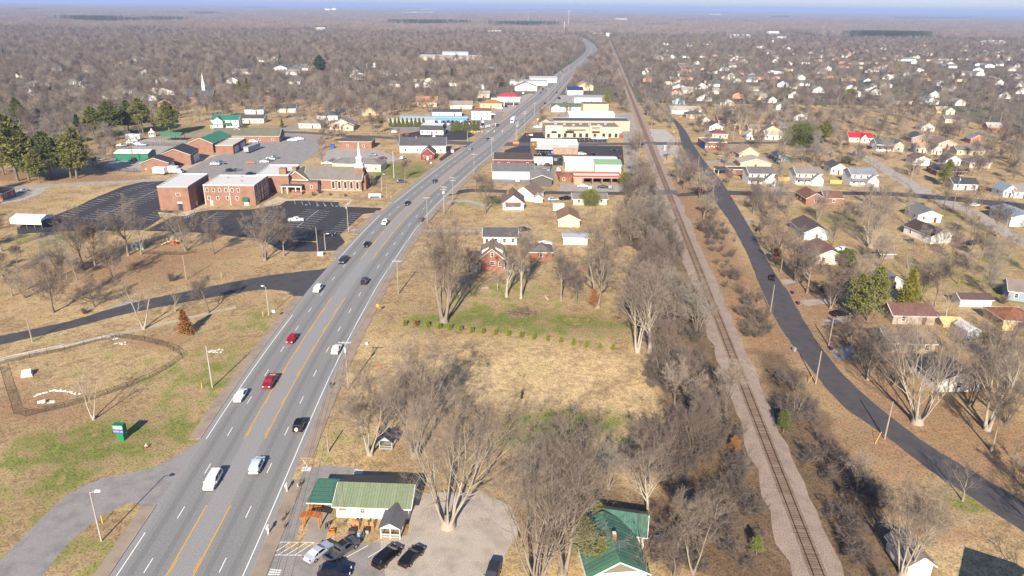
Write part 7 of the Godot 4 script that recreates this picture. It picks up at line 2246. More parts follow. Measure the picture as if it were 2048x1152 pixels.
	for q in [[1006, 351], [1003, 343], [1055, 352], [1085, 322], [1110, 322], [1146, 318], [1175, 318], [1120, 285], [1075, 283], [1060, 273], [1150, 262], [1215, 262], [1226, 250], [1105, 246], [1120, 232], [1150, 222], [1128, 208], [1118, 198], [1000, 219], [1012, 214], [1030, 204], [1046, 188], [985, 230], [905, 305], [868, 276], [815, 273], [745, 312], [765, 318], [1165, 374], [1205, 376], [1240, 318], [1238, 344]]:
		var p := G(q[0], q[1])
		p.y = 0.012
		var k := int(q[0] + q[1])
		car(["sedan", "suv", "pickup"][k % 3], p, 1.5 if k % 2 else 0.1, ["c9ccd0", "23262c", "7c8288", "5a2428", "e0e0de"][k % 5], "car parked in the shop and restaurant car parks by the highway", "cars in the car parks along the highway")
	# trailers and ambulance
	box_truck(G(505, 298, 1.2) * Vector3(1, 0, 1), deg_to_rad(-8), "9a9c9c", "", 15.0, "long silver semi-trailer parked on grey yard", "semi_trailer", "trailer", false)
	box_truck(G(320, 345, 1.0) * Vector3(1, 0, 1), deg_to_rad(84), "e2e2e0", "", 6.0, "white box trailer parked beside fire station wall", "box_trailer", "trailer", false)
	box_truck(G(347, 343, 1.0) * Vector3(1, 0, 1), deg_to_rad(-92), "e0e2e4", "e0e2e4", 4.6, "white ambulance parked behind white box trailer", "ambulance", "ambulance")
	box_truck(G(268, 276, 1.2) * Vector3(1, 0, 1), deg_to_rad(85), "e2e2e0", "", 9.0, "long white trailer behind parked service vans", "box_trailer", "trailer", false)
	# tank truck by the car wash
	var t := thing("tank_truck", "white tank truck with red cab parked beside car wash", "truck", G(1117, 349), PI)
	var b := B.new()
	b.tube(Vector3(0, 1.9, 3.0), Vector3(0, 1.9, -2.0), 1.15, 1.15, 12, true)
	part("tank", b, metal_m("e4e4e2"), t)
	block(t, "cab", Vector3(0, 1.4, -3.3), Vector3(2.2, 2.0, 1.8), paint_m("a8202a"))
	block(t, "windscreen", Vector3(0, 1.9, -4.22), Vector3(1.9, 0.8, 0.06), CARGLASS)
	for z in [-3.2, 1.6, 2.6]:
		for s in [-1.0, 1.0]:
			b = B.new()
			b.tube(Vector3(s * 0.75, 0.48, z), Vector3(s * 1.12, 0.48, z), 0.48, 0.48, 10, true)
			part("wheel", b, TYRE, t)

func build_poles() -> void:
	var conc := mat("b9b2a8", 0.85, T_MED, 0.8)
	pole(Vector2(203, 1082), 9.2, "lamp", "tall pale street lamp on grass beside curved grey drive", "", 0.1, conc)
	pole(Vector2(425, 775), 10.0, "plain", "plain pale pole on grass slope beside highway", "", 0, conc)
	pole(Vector2(65, 684), 6.3, "plain", "wooden pole with stay below black side road", "")
	pole(Vector2(538, 631), 8.2, "lamp", "street lamp at the black side road junction", "", 2.6, conc)
	pole(Vector2(373, 560), 8.0, "plain", "leaning wooden pole beside round dry bush", "")
	pole(Vector2(636, 505), 9.0, "plain", "tall wooden pole at lower church car park entrance", "")
	pole(Vector2(651, 500), 5.6, "lamp", "short street lamp by white box at car park entrance", "", 0.4, conc)
	pole(Vector2(697, 463), 8.6, "lamp", "pale lamp pole on grass edge of church car park", "", 2.0, conc)
	pole(Vector2(774, 396), 7.0, "plain", "wooden pole between church sign and highway", "")
	pole(Vector2(764, 382), 7.5, "lamp", "twin flagpole-like lamp beside the church", "", 0.5, conc)
	pole(Vector2(788, 356), 13.0, "plain", "tall silver pole on lawn beside church drive", "", 0, metal_m("b8bcc0"))
	var right := []
	var k := 0
	for q in [[697, 777, 11.5, "transformer", 0.0], [797, 588, 10.5, "arm", 0.0], [855, 447, 10.5, "arm", 0.0], [888, 428, 11.5, "bank", 0.2], [906, 402, 10.5, "arm2", 0.2], [948, 347, 10, "arm", 0.2], [983, 314, 11, "arm2", 0.2], [1034, 282, 12, "bank", 0.2], [1049, 262, 13, "arm2", 0.2], [1069, 232, 10, "arm", 0.1], [1096, 205, 12, "arm", 0.1], [1110, 188, 12, "arm", 0.1], [1124, 170, 11, "arm", 0.1], [1138, 155, 11, "arm", 0.1]]:
		var o := pole(Vector2(q[0], q[1]), q[2], q[3], ["utility pole with crossarm and transformer beside bare tree clump", "utility pole with crossarm beside big multi-stemmed tree", "slim utility pole with crossarm by pale driveway", "utility pole carrying three transformers near brown store", "utility pole with double crossarm by back street", "utility pole with crossarm beside brown-roofed store", "utility pole with double crossarm beside restaurant drive", "utility pole with transformers at the junction", "tall utility pole with double crossarm above the junction", "utility pole by white store with green roof", "utility pole by solar roof office", "utility pole above solar roof office", "distant utility pole along the highway", "farthest utility pole along the highway"][k], "utility poles along the right of the highway", -q[4], metal_m("9c9a96") if k > 0 and k % 3 == 0 else null)
		right.append([o, q[2]])
		k += 1
	for i in right.size() - 1:
		if i >= 6:
			break
		for x: float in [-1.1, 0.0, 1.1]:
			var a: Node3D = right[i][0]
			var c: Node3D = right[i + 1][0]
			wire(a.position + Vector3(x, right[i][1] - 0.1, 0.12), c.position + Vector3(x, right[i + 1][1] - 0.1, 0.12), 0.9, "thin overhead wire strung between poles right of the highway", "overhead wires right of the highway")
	var first: Node3D = right[0][0]
	for x: float in [-1.1, -0.8, 0.0, 1.1]:
		wire(Vector3(-27.5 + x, 10.6, -60), first.position + Vector3(x, 11.4, 0.12), 0.6, "thin overhead wire running over the shop to the transformer pole", "overhead wires over the shop")
	pole(Vector2(657, 904), 4.2, "plain", "short wooden pole on verge above grey drive", "")
	# right-hand street
	k = 0
	for q in [[1769, 878, 8.4, "plain"], [1631, 768, 8.2, "plain"], [1541, 623, 8.0, "plain"], [1561, 545, 8.0, "lamp"], [1657, 692, 7.6, "plain"], [1425, 396, 9.0, "plain"], [1395, 346, 9.0, "plain"], [1354, 289, 9.0, "plain"], [1437, 345, 9.0, "arm"], [1466, 283, 11.0, "transformer"], [1738, 331, 12.0, "arm2"], [1820, 372, 12.0, "arm2"], [1910, 398, 11.0, "transformer"], [1905, 420, 8.0, "plain"], [2010, 465, 8.0, "plain"], [1565, 285, 10.0, "arm"], [1608, 255, 10.0, "arm2"], [1686, 262, 11.0, "arm2"], [1524, 232, 11.0, "arm"], [1302, 268, 7.0, "plain"], [1279, 310, 15.0, "plain"]]:
		pole(Vector2(q[0], q[1]), q[2], q[3], ["wooden pole with yellow stay beside the curved street's lower bend", "wooden pole with yellow stay beside railway grass", "wooden pole at edge of curved side street", "lamp pole on leafy verge by bare trees", "wooden pole beside pale drive and dark bushes", "wooden pole by red car at cross street", "wooden pole beside yellow warning sign", "wooden pole opposite level crossing yard", "utility pole with crossarm before carport house", "utility pole with transformer behind corner store", "tall utility pole beside grey residential street", "tall pale utility pole at black street corner", "utility pole with transformer by white dark-roofed house", "wooden pole on green verge of residential street", "wooden pole beside white metal building", "utility pole beside white mobile home", "utility pole by brown copse", "utility pole behind red-roofed house", "utility pole at bend of black street", "small pole at railway yard", "very tall wooden pole at level crossing"][k], "", 0.1)
		k += 1
	for q in [[1750, 888, 1769, 878, 5.0], [1616, 766, 1631, 768, 4.5]]:
		var a := G(q[0], q[1])
		var c := G(q[2], q[3])
		var b := B.new()
		b.tube(a, a.lerp(c + Vector3(0, q[4], 0), 0.45), 0.06, 0.06, 6)
		tag(part("stay_guard", b, mat("d8a632", 0.6), self), "yellow stay guard beside pole at street's lower bend" if q[0] == 1750 else "yellow stay guard beside pole at railway grass", "stay")
	# traffic signals on a span wire at the junction
	var o := thing("traffic_signals", "row of yellow traffic signals and green name plates on span wire", "traffic signal", G(1020, 290), 0.0)
	var a := G(935, 283) - o.position + Vector3(0, 6.2, 0)
	var c := G(1032, 282) - o.position + Vector3(0, 7.2, 0)
	var w := B.new()
	w.tube(a, c, 0.03, 0.03, 4)
	part("span_wire", w, mat("8a8c8e", 0.6), o)
	for s in [0.15, 0.3, 0.55, 0.72]:
		block(o, "signal_head", a.lerp(c, s) - Vector3(0, 0.6, 0), Vector3(0.45, 1.1, 0.4), mat("d49a20", 0.6))
	for s in [0.22, 0.42]:
		block(o, "name_plate", a.lerp(c, s) - Vector3(0, 0.35, 0), Vector3(2.0, 0.5, 0.08), mat("59a58c", 0.5))
	for q in [a, c]:
		w = B.new()
		w.tube(Vector3(q.x, 0, q.z), q + Vector3(0, 0.3, 0), 0.16, 0.11, 8)
		part("mast", w, metal_m("a9abab"), o)
	# far masts and water tower
	for q in [[1137, 52, 62.0, 0.5, "thin white communications mast standing far beyond the bend"], [1056, 50, 60.0, 0.3, "faint thin mast far beyond left woods"], [1128, 66, 30.0, 0.5, "slim far mast left of the road bend"]]:
		var m := thing("radio_mast", q[4], "mast", G(q[0], q[1]), 0)
		w = B.new()
		w.tube(Vector3.ZERO, Vector3(0, q[2], 0), q[3] * 2, q[3] * 1.2, 6)
		part("shaft", w, metal_m("d0d0d2"), m)
		w = B.new()
		w.lathe(Vector3(0, q[2], 0), [Vector2(0, 0), Vector2(q[3] * 3, 0.5), Vector2(q[3] * 3, 3), Vector2(0, 3.5)], 8)
		part("head", w, metal_m("dcdcdc"), m)

func build_small() -> void:
	# electronic sign: green cabinet with a violet display
	var o := thing("message_sign", "green cabinet sign with purple electronic text panel on grass slope", "sign", G(244, 879), deg_to_rad(-3))
	block(o, "pedestal", Vector3(0.1, 0.85, 0), Vector3(1.3, 1.7, 1.0), mat("1f7a4c", 0.5))
	block(o, "cabinet", Vector3(0, 2.6, 0), Vector3(2.0, 1.8, 1.1), mat("1f6a4a", 0.5))
	block(o, "emblem_panel", Vector3(0, 3.0, 0.56), Vector3(1.9, 0.75, 0.04), mat("7fa886", 0.5))
	var e := B.new()
	for s in [-1.0, 1.0]:
		e.prism([Vector3(0, 2.95, 0.585), Vector3(s * 0.35, 3.05, 0.585), Vector3(s * 0.75, 3.2, 0.585), Vector3(s * 0.3, 3.22, 0.585)], [Vector3(0, 2.95, 0.6), Vector3(s * 0.35, 3.05, 0.6), Vector3(s * 0.75, 3.2, 0.6), Vector3(s * 0.3, 3.22, 0.6)])
	e.box(Vector3(0, 2.78, 0.59), Vector3(1.4, 0.12, 0.02))
	part("emblem", e, mat("e0ead8", 0.6), o)
	block(o, "display", Vector3(0, 2.15, 0.57), Vector3(1.95, 0.72, 0.05), mat("4a48a0", 0.4))
	letters(o, "display_text", "ETER IN", Transform3D(Basis(), Vector3(0, 2.15, 0.62)), 0.36, mat("d0a8d8", 0.5))
	# hydrant
	o = thing("fire_hydrant", "red and white fire hydrant on bare patch of grass", "hydrant", G(293, 896), 0.3)
	var b := B.new()
	b.lathe(Vector3.ZERO, [Vector2(0.2, 0), Vector2(0.2, 0.06), Vector2(0.14, 0.08), Vector2(0.14, 0.55)], 10)
	part("barrel", b, mat("a8262a", 0.5), o)
	b = B.new()
	b.lathe(Vector3(0, 0.55, 0), [Vector2(0.19, 0), Vector2(0.19, 0.06), Vector2(0.15, 0.1), Vector2(0.13, 0.25), Vector2(0.05, 0.33), Vector2(0.05, 0.4), Vector2(0, 0.4)], 10)
	part("bonnet", b, mat("dcdcda", 0.5), o)
	for s in [-1.0, 1.0]:
		b = B.new()
		b.tube(Vector3(s * 0.1, 0.4, 0), Vector3(s * 0.26, 0.4, 0), 0.07, 0.07, 8, true)
		part("outlet", b, mat("dcdcda", 0.5), o)
	# posts that mark buried lines
	for q in [[404, 777, "yellow marker post on grass below plain pale pole"], [526, 633, "yellow marker post near street lamp at junction"], [443, 555, "yellow marker post on lawn before parking lot trees"], [205, 1046, "yellow marker post beside tall pale street lamp"], [782, 397, "yellow marker post on church lawn near wooden pole"]]:
		o = thing("marker_post", q[2], "marker post", G(q[0], q[1]), 0.2)
		block(o, "stake", Vector3(0, 0.7, 0), Vector3(0.1, 1.4, 0.06), mat("d8b030", 0.6))
		block(o, "cap", Vector3(0, 1.43, 0), Vector3(0.13, 0.08, 0.09), mat("c89c28", 0.6))
	# small road signs on posts
	for q in [[549, 640, "dcdcdc", 0, "small white sign on post beside side road kerb"], [756, 628, "d59a26", 1, "yellow diamond warning sign beside highway verge"], [1398, 356, "e0a800", 1, "yellow diamond sign beside side street with pole"], [1347, 271, "e0a800", 1, "yellow sign at side street above level crossing"], [1360, 240, "e0a800", 0, "yellow sign on tan verge by warehouse"], [1465, 403, "c23a4a", 0, "red stop sign at cross street corner"], [1258, 249, "e0a800", 1, "yellow diamond sign on railway bank by back lane"], [944, 270, "e0a800", 1, "yellow diamond sign beside mansard office"], [862, 335, "c9c9c9", 0, "small white sign at highway verge by red barn shop"], [1496, 411, "dcdcdc", 0, "white sign on post below stop sign"]]:
		o = thing("road_sign", q[4], "sign", G(q[0], q[1]), 0.0)
		b = B.new()
		b.tube(Vector3.ZERO, Vector3(0, 2.6, 0), 0.04, 0.04, 5)
		part("post", b, STEEL, o)
		b = B.new()
		b.xf = Transform3D(Basis(Vector3(0, 0, 1), PI / 4 if q[3] == 1 else 0.0), Vector3(0, 2.5, 0.06))
		b.box(Vector3.ZERO, Vector3(0.8, 0.8, 0.03))
		part("plate", b, mat(q[2], 0.5), o)
	# mailboxes / bollards on the right verge and green meter posts
	for q in [[574, 983, "cfc4b4", "pale mailbox post on verge beside grey drive"], [537, 1068, "cfc4b4", "pale mailbox post on verge beside hatched bay"]]:
		o = thing("mailbox", q[3], "mailbox", G(q[0], q[1]), 0.1)
		block(o, "post", Vector3(0, 0.6, 0), Vector3(0.25, 1.2, 0.25), mat(q[2], 0.8))
		b = B.new()
		b.prism([Vector3(-0.22, 1.2, 0.4), Vector3(0.22, 1.2, 0.4), Vector3(0.22, 1.45, 0.4), Vector3(0, 1.6, 0.4), Vector3(-0.22, 1.45, 0.4)], [Vector3(-0.22, 1.2, -0.4), Vector3(0.22, 1.2, -0.4), Vector3(0.22, 1.45, -0.4), Vector3(0, 1.6, -0.4), Vector3(-0.22, 1.45, -0.4)])
		part("box", b, mat("d8d0c2", 0.7), o)
	o = thing("mailbox", "dark green mailbox on verge beside highway above black off-road car", "mailbox", G(662, 777), 0.1)
	block(o, "post", Vector3(0, 0.5, 0), Vector3(0.12, 1.0, 0.12), mat("2c4a3c", 0.7))
	b = B.new()
	b.prism([Vector3(-0.2, 1.0, 0.35), Vector3(0.2, 1.0, 0.35), Vector3(0.2, 1.25, 0.35), Vector3(0, 1.4, 0.35), Vector3(-0.2, 1.25, 0.35)], [Vector3(-0.2, 1.0, -0.35), Vector3(0.2, 1.0, -0.35), Vector3(0.2, 1.25, -0.35), Vector3(0, 1.4, -0.35), Vector3(-0.2, 1.25, -0.35)])
	part("box", b, mat("2c4a3c", 0.5), o)
	# wheelie bins on the right-hand street
	var k := 0
	for q in [[1585, 588, "3a2f4a"], [1596, 609, "3a2f4a"], [1662, 700, "38304a"], [1588, 703, "8a8a90"], [1512, 463, "23252c"]]:
		o = thing("wheelie_bin", ["purple-dark wheelie bin at kerb by leafy yard, upper", "purple-dark wheelie bin at kerb by pale drive, lower", "dark wheelie bin beside pole and dark bushes", "grey box on grass verge of railway side", "black wheelie bin by side street and worn house"][k], "bin", G(q[0], q[1]), 0.3)
		b = B.new()
		b.prism([Vector3(-0.27, 0.05, 0.3), Vector3(0.27, 0.05, 0.3), Vector3(0.27, 0.05, -0.3), Vector3(-0.27, 0.05, -0.3)], [Vector3(-0.33, 1.0, 0.38), Vector3(0.33, 1.0, 0.38), Vector3(0.33, 1.0, -0.38), Vector3(-0.33, 1.0, -0.38)])
		part("body", b, mat(q[2], 0.6), o)
		block(o, "lid", Vector3(0, 1.04, 0), Vector3(0.7, 0.08, 0.82), mat("a04a70" if k < 3 else q[2], 0.6))
		k += 1
	# skip beside the brick building, traffic barriers, white box by pole
	o = thing("waste_skip", "blue waste skip beside long brick building", "skip", G(665, 296), 0.05)
	b = B.new()
	b.prism([Vector3(-1.2, 0.1, 1.0), Vector3(1.2, 0.1, 1.0), Vector3(1.2, 0.1, -1.0), Vector3(-1.2, 0.1, -1.0)], [Vector3(-1.35, 2.2, 1.1), Vector3(1.35, 2.2, 1.1), Vector3(1.35, 1.8, -1.1), Vector3(-1.35, 1.8, -1.1)])
	part("tub", b, mat("1f58a8", 0.5), o)
	block(o, "lid", Vector3(0, 2.1, 0), Vector3(2.7, 0.08, 1.2), mat("20242c", 0.6))
	k = 0
	for q in [[1029, 288], [1034.5, 288.3]]:
		o = thing("traffic_barrier", ["orange water barrier at the junction kerb, left piece", "orange water barrier at the junction kerb, right piece"][k], "barrier", G(q[0], q[1]), 0.05)
		b = B.new()
		b.prism([Vector3(-0.9, 0, 0.35), Vector3(-0.9, 0, -0.35), Vector3(-0.9, 1.2, -0.12), Vector3(-0.9, 1.2, 0.12)], [Vector3(0.9, 0, 0.35), Vector3(0.9, 0, -0.35), Vector3(0.9, 1.2, -0.12), Vector3(0.9, 1.2, 0.12)])
		part("shell", b, mat("e0582a", 0.5), o)
		block(o, "band", Vector3(0, 0.9, 0), Vector3(1.82, 0.12, 0.4), mat("e8e0d8", 0.5))
		k += 1
	o = thing("utility_box", "white utility box between poles at car park entrance", "utility box", G(641, 511), 0.1)
	block(o, "casing", Vector3(0, 0.6, 0), Vector3(1.8, 1.2, 0.8), mat("d8d8d4", 0.6))
	block(o, "lid", Vector3(0, 1.23, 0), Vector3(1.9, 0.06, 0.9), mat("c4c4c0", 0.6))
	o = thing("utility_box", "small white box on verge beside transformer pole", "utility box", G(734, 689), 0.1)
	block(o, "casing", Vector3(0, 0.25, 0), Vector3(0.6, 0.5, 0.5), mat("d8d8d4", 0.6))
	block(o, "lid", Vector3(0, 0.53, 0), Vector3(0.66, 0.06, 0.56), mat("c4c4c0", 0.6))
	o = thing("traffic_cone", "orange cone on worn driveway edge by transformer pole", "cone", G(760, 733), 0)
	b = B.new()
	b.lathe(Vector3(0, 0.04, 0), [Vector2(0.2, 0), Vector2(0.04, 0.7), Vector2(0, 0.7)], 10)
	part("cone_body", b, mat("e05a28", 0.5), o)
	block(o, "foot", Vector3(0, 0.02, 0), Vector3(0.5, 0.04, 0.5), mat("c84a20", 0.6))
	# tent, white huts in the park
	o = thing("dog_shelter", "small white tent-like dog shelter inside the fenced park", "shelter", G(54, 751), 0.5)
	b = B.new()
	b.prism([Vector3(-1.1, 0, 0.8), Vector3(1.1, 0, 0.8), Vector3(0.9, 0.9, 0.8), Vector3(-0.9, 0.9, 0.8)], [Vector3(-1.1, 0, -0.8), Vector3(1.1, 0, -0.8), Vector3(0.9, 1.2, -0.8), Vector3(-0.9, 1.2, -0.8)])
	part("shell", b, mat("d8d0c4", 0.7), o)
	block(o, "step", Vector3(0.75, 0.1, 1.0), Vector3(0.8, 0.2, 0.4), mat("b8ae9e", 0.8))
	k = 0
	for q in [[271, 499, 1.0], [281, 499, 0.9]]:
		o = thing("garden_hut", ["white rounded hut beside tall trunk near playground", "grey-green rounded hut beside thin trunk near playground"][k], "hut", G(q[0], q[1]), 0.1)
		b = B.new()
		var pr := []
		for i in 9:
			pr.append(Vector3(cos(PI * i / 8.0) * 1.3 * q[2], 0.9 + sin(PI * i / 8.0) * 1.4 * q[2], 0))
		pr.append(Vector3(-1.3 * q[2], 0, 0))
		pr.push_front(Vector3(1.3 * q[2], 0, 0))
		b.prism(pr.map(func(t): return t - Vector3(0, 0, 1.6)), pr.map(func(t): return t + Vector3(0, 0, 0.4)))
		part("shell", b, mat(["d6d8d0", "8f9c8c"][k], 0.7), o)
		block(o, "door", Vector3(0, 0.8, 0.42), Vector3(0.8, 1.6, 0.06), mat("6d7468", 0.8))
		k += 1
	# white stones and a drain in the park
	o = thing("stone_edging", "curved line of white stones under pale forked tree", "stones", G(110, 782), 0)
	for i in 46:
		var t := i / 45.0
		var p := G(68 + 92 * t, 793 - 10 * sin(t * PI) - 4 * t) - o.position
		b = B.new()
		var s := rng.randf_range(0.18, 0.34)
		b.lathe(p + Vector3(rng.randf_range(-0.25, 0.25), -0.02, rng.randf_range(-0.3, 0.3)), [Vector2(s, 0), Vector2(s * 0.9, s * 0.5), Vector2(0.0, s * 0.8)], 6)
		part("stone", b, mat(["d8d4cc", "c4beb4"][i % 2], 0.9), o)
	o = thing("stone_edging", "small heap of white stones by pipe in park", "stones", G(98, 804), 0)
	for i in 16:
		b = B.new()
		var s := rng.randf_range(0.18, 0.3)
		b.lathe(Vector3(rng.randf_range(-1.2, 1.2), -0.02, rng.randf_range(-0.6, 0.6)), [Vector2(s, 0), Vector2(s * 0.9, s * 0.5), Vector2(0.0, s * 0.8)], 6)
		part("stone", b, mat(["d8d4cc", "c4beb4"][i % 2], 0.9), o)
	o = thing("drain_pipe", "short white pipe end beside heap of stones", "pipe", G(83, 806), 0.6)
	b = B.new()
	b.tube(Vector3(-0.7, 0.3, 0), Vector3(0.7, 0.3, 0), 0.32, 0.32, 10)
	part("barrel", b, mat("d2cec6", 0.8), o)
	b = B.new()
	b.tube(Vector3(0.55, 0.3, 0), Vector3(0.72, 0.3, 0), 0.4, 0.4, 10)
	part("collar", b, mat("c2beb6", 0.8), o)
	for q in [[228, 676, 8, "grey stones scattered below footpath end"], [246, 686, 12, "pale stone patch inside fence corner"], [430, 702, 14, "scattered pale stones on worn grass"]]:
		o = thing("stone_patch", q[3], "stones", G(q[0], q[1]), 0)
		for i in q[2]:
			b = B.new()
			var s := rng.randf_range(0.2, 0.4)
			b.lathe(Vector3(rng.randf_range(-1.8, 1.8), -0.02, rng.randf_range(-0.9, 0.9)), [Vector2(s, 0), Vector2(s * 0.9, s * 0.35), Vector2(0.0, s * 0.5)], 6)
			part("stone", b, mat(["cfcac2", "b5aea4"][i % 2], 0.9), o)
	# chain-link fence of the dog park
	fence([[-40, 741], [0, 729], [60, 716], [130, 700], [205, 680], [240, 676], [290, 683], [335, 695], [361, 710], [365, 716], [340, 735], [300, 757], [255, 775], [175, 803], [130, 815], [54, 833], [28, 828], [10, 770], [0, 735]], 1.3, "black chain-link fence curving around the dog park lawn")
	fence([[285, 508], [320, 509], [360, 510], [395, 505]], 1.2, "dark fence before the playground climbing frame")
	fence([[192, 338], [240, 343], [283, 345]], 1.8, "grey chain-link fence beside brick fire station bay")
	fence([[285, 291], [372, 292]], 2.0, "tall chain-link fence before open green-roofed shelter")
	fence([[1095, 370], [1100, 345], [1104, 330]], 2.0, "dark chain-link fence between auto shop and car wash")
	# brush pile, logs, stump
	o = thing("brush_pile", "grey-brown heap of cut brush on green lawn", "brush pile", G(1044, 627), 0)
	for i in 6:
		b = B.new()
		for q in 220:
			var a := rng.randf() * TAU
			var r := sqrt(rng.randf())
			var h := 1.5 * (1.0 - r * r) * rng.randf()
			var p := Vector3(cos(a) * r * 4.6, h + 0.05, sin(a) * r * 2.9)
			var d := Vector3(rng.randf_range(-1, 1), rng.randf_range(-0.25, 0.35), rng.randf_range(-1, 1)).normalized() * rng.randf_range(0.5, 1.3)
			b.tube(p - d * 0.5, p + d * 0.5, 0.05, 0.02, 3)
		part("brush", b, mat(["7d6b5e", "6a5a50", "937d68", "5d4f48", "8a7462", "a08a6c"][i], 0.9), o)
	k = 0
	for q in [[967, 577, "low stack of pale sawn boards on lawn by stump"], [1095, 600, "broken pale tree stump on lawn right of twin trunks"]]:
		o = thing("log_stack" if k == 0 else "tree_stump", q[2], "logs" if k == 0 else "stump", G(q[0], q[1]), 0.15 if k == 0 else 0.5)
		for i in (7 if k == 0 else 2):
			b = B.new()
			if k == 0:
				b.box(Vector3(0, 0.15 + (i / 4) * 0.26, -0.5 + (i % 4) * 0.34), Vector3(3.0 - (i % 3) * 0.3, 0.24, 0.28))
			else:
				b.tube(Vector3(0.2, 0, 0), Vector3(-0.7 - i * 0.3, 1.5 - i * 0.5, -0.3), 0.3 - i * 0.1, 0.16 - i * 0.05, 8, true)
			part("board" if k == 0 else "trunk", b, mat(["b5a48e", "a8967e"][i % 2], 0.9, T_MED, 0.8), o)
		k += 1
	o = thing("burnt_snag", "dark burnt snag standing alone in the straw field", "snag", G(1043, 797), 0)
	b = B.new()
	b.tube(Vector3.ZERO, Vector3(0.1, 2.2, 0), 0.22, 0.12, 7, true)
	part("trunk", b, mat("2e2824", 0.9), o)
	b = B.new()
	b.tube(Vector3(0.05, 1.3, 0), Vector3(-0.5, 1.7, 0.1), 0.07, 0.03, 5)
	part("branch", b, mat("2e2824", 0.9), o)
	# arborvitae row
	var row := [[810, 651], [832, 652], [855, 654.5], [879, 657], [900, 660], [921, 662], [943.5, 665], [966, 667], [991, 669.5], [1017, 672], [1042.5, 676], [1068, 679], [1095, 682], [1121.5, 685], [1147, 690], [1173, 694], [1200, 697.5], [1226, 700]]
	for i in row.size():
		var brown := i == 1
		tree("arborvitae_shrub", "dead orange-brown arborvitae, second in the hedge row" if brown else "small green arborvitae in the straight hedge row across the field", "" if brown else "arborvitae hedge row across the field", "thuja", G(row[i][0], row[i][1]), rng.randf_range(1.4, 1.75), BARK[1], mat("8a5a30" if brown else "767a2e", 0.85), -1.0, 0.8)
	# play things in the back garden
	for q in [[1140, 542, "2f5fb0", "blue plastic play tub under bare tree"], [1162, 542, "b03a34", "red plastic play cart under bare tree"]]:
		o = thing("garden_toy", q[3], "toy", G(q[0], q[1]), 0.2)
		b = B.new()
		b.prism([Vector3(-0.9, 0.1, 0.5), Vector3(0.9, 0.1, 0.5), Vector3(0.9, 0.1, -0.5), Vector3(-0.9, 0.1, -0.5)], [Vector3(-1.1, 0.6, 0.6), Vector3(1.1, 0.6, 0.6), Vector3(1.1, 0.6, -0.6), Vector3(-1.1, 0.6, -0.6)])
		part("tub", b, mat(q[2], 0.5), o)
		block(o, "rim", Vector3(0, 0.62, 0.6), Vector3(2.2, 0.08, 0.1), mat(q[2], 0.5))

func fence(px: Array, h: float, label: String) -> void:
	var pts := []
	for q in px:
		pts.append(G(q[0], q[1]))
	var o := thing("chain_link_fence", label, "fence", pts[0])
	var dark := mat("2e2c2a", 0.7)
	var pm := B.new()
	pm.tube(Vector3.ZERO, Vector3(0, h + 0.05, 0), 0.05, 0.05, 6, true)
	var pmesh := pm.done()
	for i in pts.size() - 1:
		var a: Vector3 = pts[i] - pts[0]
		var c: Vector3 = pts[i + 1] - pts[0]
		var L := a.distance_to(c)
		var n := maxi(1, int(L / 3.0))
		for j in n:
			var q := part_mesh("post", pmesh, dark, o)
			q.position = a.lerp(c, j / float(n))
		var b := B.new()
		b.tube(a + Vector3(0, h, 0), c + Vector3(0, h, 0), 0.03, 0.03, 4)
		part("top_rail", b, dark, o)
		# the wire mesh itself: crossing wires
		b = B.new()
		var m := int(L / 0.17)
		for j in m:
			for s in [-1.0, 1.0]:
				var t0 := (j + 0.5) / m
				var t1 := clampf(t0 + s * h / L, 0, 1)
				var f: float = absf(t1 - t0) * L / h
				var p := a.lerp(c, t0) + Vector3(0, 0.03, 0)
				var e := a.lerp(c, t1) + Vector3(0, 0.03 + (h - 0.05) * f, 0)
				var wv := Vector3(0, 0.014, 0)
				b.quad(p - wv, e - wv, e + wv, p + wv)
		var w := part("wire_mesh", b, dark, o)
		w.set_meta("kind", "stuff")
# height of a thing whose foot is at pixel (px, py) and whose top shows at pixel row ty
func tall(px: float, py: float, ty: float) -> float:
	var b := G(px, py)
	var p := G(px, ty, 0.0)
	var d := p - Vector3(0, CAM_H, 0)
	return CAM_H + d.y * (b.z / d.z)

